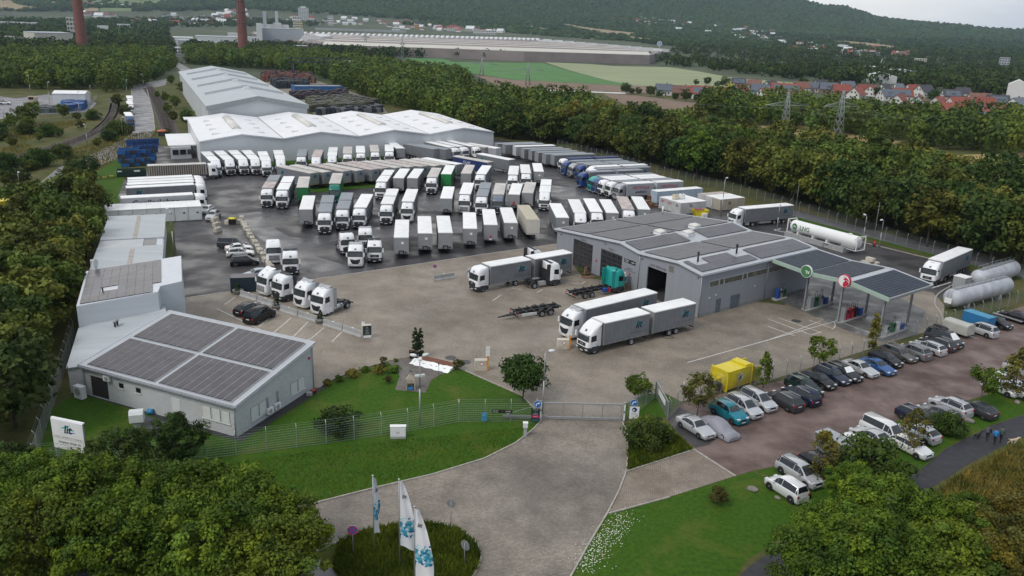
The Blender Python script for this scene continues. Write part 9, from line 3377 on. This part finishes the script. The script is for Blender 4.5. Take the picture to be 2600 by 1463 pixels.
for a in(
 (666,765,71,1300,60,plantgrey,'plant_hall','big grey plant hall right of the ringed chimney',plantgrey,0,0,.1),
 (650,663,58,1250,50,plantwhite,'plant_hall','white tall hall between the ringed chimney and the grey plant hall'),
 (655,728,61,1500,50,plantwhite,'plant_hall','white flat block behind the grey plant hall'),
 (668,676,31,1480,10,plantgrey,'exhaust_tower','left grey exhaust tower over the plant hall'),
 (699,706,31,1520,10,plantgrey,'exhaust_tower','right grey exhaust tower over the plant hall'),
 (694,712,57,1490,20,plantwhite,'plant_hall','white penthouse under the right exhaust tower'),
 (759,783,24,3000,20,plantwhite,'apartment_tower','tall apartment tower below the wooded hill',None,10,6),
 (765,777,21,3008,10,plantwhite,'tower_top','roof house on the tall apartment tower'),
 (745,764,43,2500,15,wall_w,'apartment_block','white apartment block below the tall tower',None,4,5),
 (748,767,53,2400,15,mk('cream_render',(.55,.50,.32),.8),'apartment_block','cream apartment block below the white one',None,4,5),
 (833,846,42,2800,14,wall_w,'apartment_block','white block right of the tall tower',None,4,4),
 (718,798,110,1080,25,brickred,'brick_works','low red brick works below the grey plant hall',plantgrey,2,12),
 (766,812,88,1250,90,plantwhite,'plant_hall','white gabled hall right of the grey plant hall',None,0,0,-.2,3),
 (806,840,99,1150,40,plantbeige,'plant_hall','beige low hall at the front of the great factory'),
 (809,1023,73,2500,40,mk('grey_green_cladding',(.34,.36,.34),.7),'long_hall','long grey green hall behind the great factory',plantgrey),
 (1053,1064,63,2800,12,mk('orange_cladding',(.55,.28,.03),.6),'orange_building','small orange building in the town',None,2,3),
 (996,1015,69,2550,20,wall_w,'apartment_block','white gabled block behind the factory',None,2,4,0,3),
 (1136,1162,71,2700,20,wall_w,'apartment_block','white flat block in the middle of the town',None,3,6),
 (1175,1198,73,2720,20,plantbeige,'apartment_block','beige flat block right of the white flat block',None,2,6),
 (1203,1259,76,2600,20,wall_w,'long_block','long white block above the factory',None,2,12),
 (92,167,74,1100,60,plantbeige,'plant_hall','beige plant hall left of the plain chimney',plantgrey,0,0,.2),
 (-15,88,82,1150,70,plantgrey,'plant_hall','grey plant sheds at the left edge of the picture',sawroof,0,0,.1),
 (168,186,42,1500,16,plantbeige,'silo_tower','beige tower block behind the plain chimney',None,5,3),
 (246,268,60,1700,25,plantwhite,'white_hall','small white hall right of the plain chimney'),
 (-10,76,50,1900,40,wall_w,'long_block','white block row at the left edge behind the plant',None,2,14),
 (298,324,57,1900,20,wall_w,'apartment_block','white block in the trees right of the plain chimney',None,2,5),
 (433,462,109,1000,20,wall_w,'office_block','white office above the railway bridge',None,2,5),
 (436,482,87,1300,50,plantwhite,'white_hall','white hall above the railway bridge'),
 (452,510,95,1200,40,plantgrey,'grey_hall','grey hall right of the white office',roofgrey),
 (505,655,88,1400,60,plantwhite,'white_hall','long low white hall left of the ringed chimney',roofgrey),
 (577,600,79,1600,30,plantwhite,'white_hall','white hall just left of the ringed chimney'),
 (-40,17,132,700,30,plantwhite,'white_hall','tall white hall cut by the left edge of the picture'),
 (1975,2010,152,1120,50,mk('teal_grey_cladding',(.22,.30,.30),.6),'market_hall','teal grey hall beyond the main road',roofgrey),
 (2030,2080,158,1080,50,mk('dark_slate_cladding',(.10,.12,.15),.6),'market_hall','dark slate hall beyond the main road',roofgrey),
 (2213,2263,161,1100,30,plantwhite,'market_hall','white hall in the trees above the village',roofwhite),
 (2278,2331,168,1000,40,plantwhite,'market_hall','white hall with grey roof above the village',roofgrey),
 (2236,2288,180,880,30,plantwhite,'market_hall','white sheds beside the main road bridge',None,0,0,.2,3),
 (2333,2358,142,1500,20,plantbeige,'apartment_block','stepped beige apartment block on the right',None,4,5),
 (2549,2569,140,1500,20,plantgrey,'apartment_block','grey apartment tower at the far right',None,6,4),
 (2588,2625,196,620,20,wall_w,'white_hall','white hall at the right edge above the village',None,0,0,0,3),
 (1480,1506,38,3900,25,wall_w,'hill_block','long white building on the wooded slope',None,2,8),
 (1916,1927,36,4400,20,wall_w,'hill_block','white building high on the wooded slope',None,2,4),
):
 far_block(*a)
# the white front building of the great factory and the factory itself
far_block(1333,1622,132,1130,70,plantwhite,'factory_front','long white building in front of the great factory',roofwhite,0,0,-.10)
fa=thing('great_factory','vast brown roofed factory with a row of white roof gables','factory',at(1200,110,12.)[:2].tolist()+[0])
Of=np.array(list(at(1200,110,12.)[:2]))
q=[at(x,y,12.)[:2]-Of for x,y in((835,112),(1330,130),(1650,139),(1695,129),(1420,106),(1000,86),(640,82),(690,96))]
a=sum(p[0]*w[1]-w[0]*p[1]for p,w in zip(q,q[1:]+q[:1]))
if a<0:
 q=q[::-1]
obj('hall',MB().prism([tuple(p)for p in q],0,11.5,sawroof),fa)
n_,f_=[at(835,113,12)[:2]-Of,at(1650,139,12)[:2]-Of],[at(640,83,12)[:2]-Of,at(1560,118,12)[:2]-Of]
for k in range(14):
 u_=(k+.5)/14
 a,b=n_[0]+(f_[0]-n_[0])*u_,n_[1]+(f_[1]-n_[1])*u_
 d=(b-a)/np.linalg.norm(b-a)
 nn=np.array([-d[1],d[0]])
 w_=14
 m=MB()
 m.loft([[(*(s-nn*w_),11.5),(*s,14.8),(*(s+nn*w_*.25),11.5)]for s in(a,b)],sawroof if k%3 else plantbeige,smooth=0)
 obj('saw_tooth',m,fa)
ga,gb=at(770,85,14)[:2]-Of,at(1372,101,14)[:2]-Of
d=(gb-ga)/np.linalg.norm(gb-ga)
nn=np.array([-d[1],d[0]])
L_=np.linalg.norm(gb-ga)
NG=46
w_=L_/NG
gm=MB().loft([[(*(-d*w_*.42-nn*s),0),(*(d*w_*.42-nn*s),0),(*(-nn*s),5.2)]for s in(6,-10)],plantwhite,smooth=0).build('roof_gable')
for i in range(NG):
 c=ga+d*w_*(i+.5)
 obj('roof_gable',gm,fa,(c[0],c[1],12.2))
for i in range(10):
 c=at(1390+i*28,103+i*2.6,14)[:2]-Of
 obj('roof_house',boxm('roof_house',-9,-5,0,9,5,5.5,plantwhite),fa,(c[0],c[1],11.5))
e0,e1=at(1372,103,13)[:2]-Of,at(1690,129,13)[:2]-Of
m=MB()
dd=(e1-e0)/np.linalg.norm(e1-e0)
n2=np.array([-dd[1],dd[0]])*6
m.hexa([(*(e0-n2),11),(*(e1-n2),11),(*(e1+n2),11),(*(e0+n2),11),(*(e0-n2),15),(*(e1-n2),15),(*(e1+n2),15),(*(e0+n2),15)],plantwhite)
obj('edge_hall',m,fa)
# round emblem sign on its mast
d=ray(1677,hor(1677))
d=d/np.linalg.norm(d[:2])
c=d[:2]*1500
zc=CAM_H-(108.6-hor(1677))*1500/F_PX
t=thing('round_emblem_sign','round blue and white emblem sign on a mast above the factory','sign',(c[0],c[1],0),atan2(-d[0],d[1]))
obj('mast',MB().tube((0,1,0),(0,1,zc-3),.5,steel,8),t)
b=obj('disc',MB().tube((0,.4,zc),(0,-.2,zc),4.2,wall_w,28).tube((0,-.2,zc),(0,-.3,zc),3.5,mk('emblem_mid_blue',(.10,.22,.40),.5),28),t)
m=MB()
def barv(x0,z0,x1,z1,w=.55):
 v=np.array([x1-x0,z1-z0])
 v=v/np.linalg.norm(v)
 q_=np.array([-v[1],v[0]])*w/2
 m.poly([(x0-q_[0],-.35,zc+z0-q_[1]),(x1-q_[0],-.35,zc+z1-q_[1]),(x1+q_[0],-.35,zc+z1+q_[1]),(x0+q_[0],-.35,zc+z0+q_[1])],wall_w)
for s in((-1.3,3.2,0,.3),(0,.3,1.3,3.2),(-2.9,1.6,-1.3,-2.9),(-1.3,-2.9,0,-.2),(0,-.2,1.3,-2.9),(1.3,-2.9,2.9,1.6)):
 barv(*s)
obj('emblem',m,b)
# town houses
HSTY=[house_parts(L_,L_*.75,3.6,L_*.3,r_,w_)for L_,r_,w_ in((11,roof_brown,wall_w),(12,roof_dark,wall_w),(10,roof_brown,wall_w),(14,roofgrey,wall_w),(16,plantwhite,wall_w),(12,roof_red,wall_w))]
ZT_=[([(480,66),(480,50),(560,30),(620,24),(640,60),(560,68)],62,'white house in the hill-foot town beside the ringed chimney'),([(655,44),(720,42),(1000,54),(1250,72),(1290,88),(1100,78),(860,68),(700,56)],70,'white house in the town behind the great factory'),
  ([(1515,56),(1560,48),(1740,46),(1800,62),(1960,76),(1990,110),(1900,108),(1780,92),(1640,66)],105,'small pale house on the right hillside'),([(1960,110),(2060,114),(2330,136),(2330,150),(2200,146),(1960,126)],66,'red and white house in the far right suburb'),([(205,36),(305,38),(300,45),(215,44)],16,'small house in the far left village'),([(380,45),(470,30),(480,64),(330,60)],22,'white house among the trees left of the ringed chimney'),([(215,12),(370,16),(370,21),(215,16)],14,'tiny house in the row below the far left field')]
rest=[]
FB=[(666,765,60,110)]
for zi,(poly,n,lab)in enumerate(ZT_):
 pts=scr([(poly,1.)],n,40+zi,FIELDPX)
 for k,p_ in enumerate(pts):
  p=far(*p_)
  if p is None:
   continue
  w,r=HSTY[rng.randrange(6)]
  if k<n*.62:
   t=thing('town_house',lab,'house',p,rng.uniform(-.6,.6),lab.replace('house','houses'))
   s=rng.uniform(1.0,1.7)
   t.scale=(s,s,s)
   obj('wall',w,t)
   obj('roof',r,t)
  else:
   rest.append((p,rng.uniform(-.6,.6),rng.uniform(.9,1.4),rng.randrange(6)))
parts_=[]
for p,rz,s,k in rest:
 M_=Matrix.Translation(p)@Matrix.Rotation(rz,4,'Z')@Matrix.Scale(s,4)
 parts_+=[(HSTY[k][0],M_),(HSTY[k][1],M_)]
obj('distant_houses',join_meshes('distant_houses',parts_),kind='stuff')
# --- railway bridge, main road, storage yard, crane
t=thing('railway_bridge','grey concrete bridge over the railway at the end of the access road','bridge',(*at(462,160)[:2],0),.35)
obj('deck',MB().box(-16,-4,5.2,16,4,6.6,concrete),t)
for x in(-9,2,9):
 obj('pier',MB().box(x-.9,-3,0,x+.9,3,5.2,concrete),t)
obj('parapet',MB().box(-16,-4.2,6.6,16,-4,7.5,steel),t)
t=thing('road_bridge','pale long bridge deck in front of the red brick works','bridge',(*at(735,140,6.)[:2],0),.05)
obj('deck',MB().box(-26,-4,6,26,4,7.6,plantwhite),t)
for x in(-18,0,18):
 obj('pier',MB().box(x-.8,-3,0,x+.8,3,6,concrete),t)
road_a=[far(x,y)for x,y in((1930,176),(2050,182),(2180,189),(2260,195),(2400,205))]
m=MB()
for a,b in zip(road_a,road_a[1:]):
 dd=(b-a)[:2]/np.linalg.norm((b-a)[:2])
 n2=np.array([-dd[1],dd[0]])*7
 m.hexa([(*(a[:2]-n2),0),(*(b[:2]-n2),0),(*(b[:2]+n2),0),(*(a[:2]+n2),0),(*(a[:2]-n2),1.0),(*(b[:2]-n2),1.0),(*(b[:2]+n2),1.0),(*(a[:2]+n2),1.0)],roadasphalt)
struct('main_road_embankment',m)
for p in[o for o in bpy.data.objects if o.name.startswith('driving_car')]:
 p.location[2]=1.01
m=MB()
for a,b in zip(road_a,road_a[1:]):
 m.tube((a[0],a[1]-7,1.8),(b[0],b[1]-7,1.8),.15,steel,5)
tag(obj('guard_rail',m),'long steel guard rail of the main road beyond the fields','guard rail')
t=thing('road_sign_gantry','dark back of a big road sign by the main road','sign',far(2098,186),.2)
obj('panel',MB().box(-6,-.2,3.5,6,.2,9,darkplastic),t)
for x in(-5,5):
 obj('leg',MB().box(x-.2,-.2,0,x+.2,.2,3.5,steel),t)
def stock(name,pxs,mats_,h,cell,seed,gap=.25,jit=.25):
 rg=random.Random(seed)
 P=[at(*p)[:2]for p in pxs]
 u_=(P[1]-P[0])/np.linalg.norm(P[1]-P[0])
 v_=np.array([-u_[1],u_[0]])
 m=MB()
 ss=[(p-P[0])@u_ for p in P]
 tt_=[(p-P[0])@v_ for p in P]
 s=min(ss)
 while s<max(ss):
  tq=min(tt_)
  while tq<max(tt_):
   c=P[0]+u_*(s+cell/2)+v_*(tq+cell/2)
   if inpoly(c,P):
    hh=h*rg.uniform(1-jit,1+jit)
    w=cell/2-gap
    m.hexa([(*(c-u_*w-v_*w),0),(*(c+u_*w-v_*w),0),(*(c+u_*w+v_*w),0),(*(c-u_*w+v_*w),0),(*(c-u_*w-v_*w),hh),(*(c+u_*w-v_*w),hh),(*(c+u_*w+v_*w),hh),(*(c-u_*w+v_*w),hh)],rg.choice(mats_))
   tq+=cell
  s+=cell
 return obj(name,m.build(name),kind='stuff')
pl_=mk('plum_steel',(.05,.035,.045),.7,var=.2)
ol_=mk('olive_crate',(.085,.085,.05),.8,var=.25,scale=.4)
bl_k=mk('blue_black_crate',(.03,.04,.055),.7,var=.2)
sheet('storage_floor',[(660,210),(800,204),(960,255),(985,288),(800,292),(770,262)],.02,mk('storage_gravel',(.22,.19,.15),.9,var=.15,scale=.3))
stock('rusty_pipe_stock',[(668,207),(800,212),(790,196),(665,194)],[rust,mk('red_rust',(.16,.05,.04),.8),pl_],3.2,2.2,1,.2,.5)
stock('crate_stock',[(700,226),(782,224),(780,212),(690,214)],[bl_k,darkplastic],3.5,2.6,2)
stock('crate_stock',[(745,254),(886,250),(880,240),(738,244)],[pl_,darkplastic,pl_],3.,2.4,3)
stock('crate_stock',[(784,286),(925,280),(960,268),(880,254),(778,262)],[ol_,ol_,darkplastic],3.2,2.4,4,.12,.12)
stock('crate_stock',[(805,292),(968,287),(968,278),(930,282),(805,287)],[mk('grey_crate',(.16,.16,.17),.7,var=.3),bl_k],2.4,2.2,5)
t=thing('settling_basin','blue rimmed container basin filled with pale stones in the storage yard','basin',(*at(815,232)[:2],0),.45)
obj('rim',MB().box(-16,-6,0,12,-5.6,3.4,bluec2).box(-16,5.6,0,12,6,3.4,bluec2).box(-16,-5.6,0,-15.6,5.6,3.4,bluec2),t)
obj('filling',MB().box(-15.6,-5.6,0,12,5.6,3.0,mk('pale_rubble',(.42,.38,.28),.9,var=.3,scale=.5)),t)
t=thing('gantry_crane','dark lattice gantry crane over the storage yard','crane',(*at(745,200)[:2],0),.6)
m=MB()
for y in(-1,1):
 for z in(11,14):
  m.box(-3,y-.2,z-.2,42,y+.2,z+.2,bl_k)
for k in range(15):
 m.tube((-3+k*3,-1,11),(-3+k*3+3,-1,14),.15,bl_k,5)
 m.tube((-3+k*3,-1,14),(-3+k*3+3,-1,11),.15,bl_k,5)
obj('girder',m,t)
for x in(0,36):
 obj('leg',MB().tube((x,-2.5,0),(x,-1,11),.35,bl_k,6).tube((x,2.5,0),(x,1,11),.35,bl_k,6),t)
obj('cabin',MB().box(38,-2.5,9,42,1,12.5,plantwhite),t)
# white shed and blue stores beyond the railway
s0,s1=at(136,266),at(192,264)
t=thing('white_shed','white shed with a shallow roof beyond the railway','building',(s0[0],s0[1],0),.28)
obj('wall',MB().box(0,0,0,13,11,4.8,hallwall),t)
obj('roof',MB().loft([[(x,y,z)for y,z in((-.2,4.8),(5.5,5.8),(11.2,4.8))]for x in(-.2,13.2)],roofwhite,smooth=0),t)
obj('door',MB().box(7,-.05,0,8,-.01,2.1,darkplastic),t)
stock('blue_stores',[(165,284),(212,280),(214,268),(166,270)],[bluec,bluec2,bluec],2.8,2.4,8,.06,.1)
stock('dark_stores',[(95,288),(160,286),(164,276),(96,278)],[darkplastic,mk('grey_green_store',(.10,.13,.12),.7)],1.8,2.2,9,.1,.2)
p=at(85,262)
t=thing('work_truck','beige rail work truck in the depot beyond the railway','truck',(p[0],p[1],0),-1.3)
bg_=mk('beige_truck',(.48,.40,.28),.6)
obj('body',MB().box(-3,-1.2,.8,1.2,1.2,2.6,bg_),t)
obj('cab',MB().box(1.4,-1.2,.6,3.2,1.2,3.2,bg_).box(3.2,-1,1.8,3.25,1,2.9,glass),t)
for x in(-2,2.2):
 for y in(-1,1):
  inst([wheel_nodes(x,y,.5,.3)],t)
# --- pylons and lines
lat=mk('pylon_steel',(.27,.30,.29),.5,metal=.3,var=.1)
def pylon(px,py,hpx,armpx,yaw,label,base=3.2,two=False):
 p=far(px,py)
 r=float(np.hypot(p[0],p[1]))
 h=hpx*r/F_PX
 arm=armpx*r/F_PX
 t=thing('pylon',label,'pylon',p,yaw)
 m=MB()
 th=.09+r*.00016
 lev=[0,.2,.38,.54,.68,.8,.9,1.0]
 wd=lambda q:base/2*(1-q*.86)
 for sx in(-1,1):
  for sy in(-1,1):
   m.tube((sx*wd(0),sy*wd(0),0),(sx*wd(1),sy*wd(1),h),th,lat,5)
 for a,b in zip(lev,lev[1:]):
  wa,wb=wd(a),wd(b)
  for(ax,ay),(bx,by)in(((-1,-1),(1,-1)),((1,-1),(1,1)),((1,1),(-1,1)),((-1,1),(-1,-1))):
   m.tube((ax*wa,ay*wa,a*h),(bx*wb,by*wb,b*h),th*.6,lat,4)
   m.tube((bx*wa,by*wa,a*h),(ax*wb,ay*wb,b*h),th*.6,lat,4)
 obj('mast',m,t)
 m=MB()
 ends=[]
 for q,al in(((.66,arm),)if not two else((.60,arm),(.78,arm*.7))):
  w=wd(q)
  for sg in(-1,1):
   for sy in(-1,1):
    m.tube((sg*w,sy*w,q*h),(sg*al,0,q*h),th*.8,lat,4)
    m.tube((sg*w,sy*w,(q+.1)*h),(sg*al,0,q*h),th*.7,lat,4)
   for k in range(1,6):
    x=sg*(w+(al-w)*k/6)
    m.tube((x,0,q*h),(x-sg*(al-w)/6,0,(q+.1*(1-(k-1)/6))*h),th*.5,lat,4)
   for k in(.4,.7,1.):
    x=sg*al*k
    m.tube((x,0,q*h),(x,0,q*h-1.2),th*.5,lat,4)
    v=Matrix.Translation(Vector(p))@Matrix.Rotation(yaw,4,'Z')@Vector((x,0,q*h-1.2))
    ends.append(v)
 obj('cross_arm',m,t)
 ends.append(Vector(p)+Vector((0,0,h)))
 return ends
e1=pylon(1991,332,90,58,.25,'left of the two lattice pylons before the village grove')
e2=pylon(2126,346,104,48,.3,'right of the two lattice pylons before the village grove')
e3=pylon(1223,193,43,40,.1,'lattice pylon in the green field')
e4=pylon(1340,216,54,40,.1,'lattice pylon between green and ploughed field')
e5=pylon(1022,150,52,6,.1,'slim lattice mast at the corner of the green field',4.)
e6=pylon(929,133,52,10,.1,'lattice mast at the substation behind the wood',4.5)
def line(A_,B_,label,sag=3.):
 m=MB()
 for a,b in zip(A_,B_):
  pts=[]
  for k in range(13):
   u_=k/12
   q=a.lerp(b,u_)
   q.z-=sag*4*u_*(1-u_)
   pts.append(q)
  m.path(pts,.022,lat,3)
 tag(obj('power_line',m),label,'power line')
far_l=[v+Vector((-190,205,2))for v in e1]
far_r=[v+Vector((170,-95,0))for v in e2]
line(e1,[v+Vector((150,-75,-1))for v in e1],'power cables running right from the left lattice pylon')
line(e2,far_r,'power cables running right from the right lattice pylon')
line(e1,e4,'power cables from the left lattice pylon to the fields',5.)
line(e3,e4,'power cables between the two field pylons')
for i,(x,y,h_)in enumerate(((912,131,10),(932,136,12),(957,136,12),(987,141,14),(893,122,14))):
 p=far(x,y)
 t=thing('substation_post','thin steel post of the substation behind the wood','post',p,0,'substation posts')
 obj('pole',MB().tube((0,0,0),(0,0,h_),.35,lat,6),t)
p=far(2425,186)
t=thing('radio_mast','thin pale mast in the trees right of the white halls','mast',p)
obj('pole',MB().tube((0,0,0),(0,0,14),.3,plantwhite,6),t)
p=far(2232,172)
t=thing('leaning_crane_boom','thin pale boom above the white halls','crane',p)
obj('boom',MB().tube((0,0,0),(3,0,13),.4,plantwhite,6),t)
p=far(2566,200)
t=thing('yellow_machine','yellow and white machine in the trees at the right','machine',p)
obj('body',MB().box(-5,-2,0,0,2,5,yel),t)
obj('cabin',MB().box(.3,-2,0,5,2,4,plantwhite).box(3,-.5,4,3.6,.5,8,plantwhite),t)
p=far(2493,200)
t=thing('blue_machine','blue machine in the trees at the right','machine',p)
obj('body',MB().box(-6,-2,0,6,2,3,mk('machine_blue',(.05,.2,.5),.6)),t)
obj('boom',MB().tube((-3,0,3),(4,0,4.5),.5,sblue,6),t)
# --- the air between here and the hills
hz_=bpy.data.materials.new('thin_haze')
hz_.use_nodes=True
t=hz_.node_tree
t.nodes.clear()
o=N(t,'ShaderNodeOutputMaterial')
v=N(t,'ShaderNodeVolumePrincipled',Density=HAZE)
I(v,'Color',(.62,.80,1.,1))
I(v,'Anisotropy',.1)
t.links.new(v.outputs[0],o.inputs['Volume'])
m=MB().box(-9800,-9800,-1.2,9800,9800,560,hz_)
me=m.build('haze')
obj('haze',me,kind='stuff')
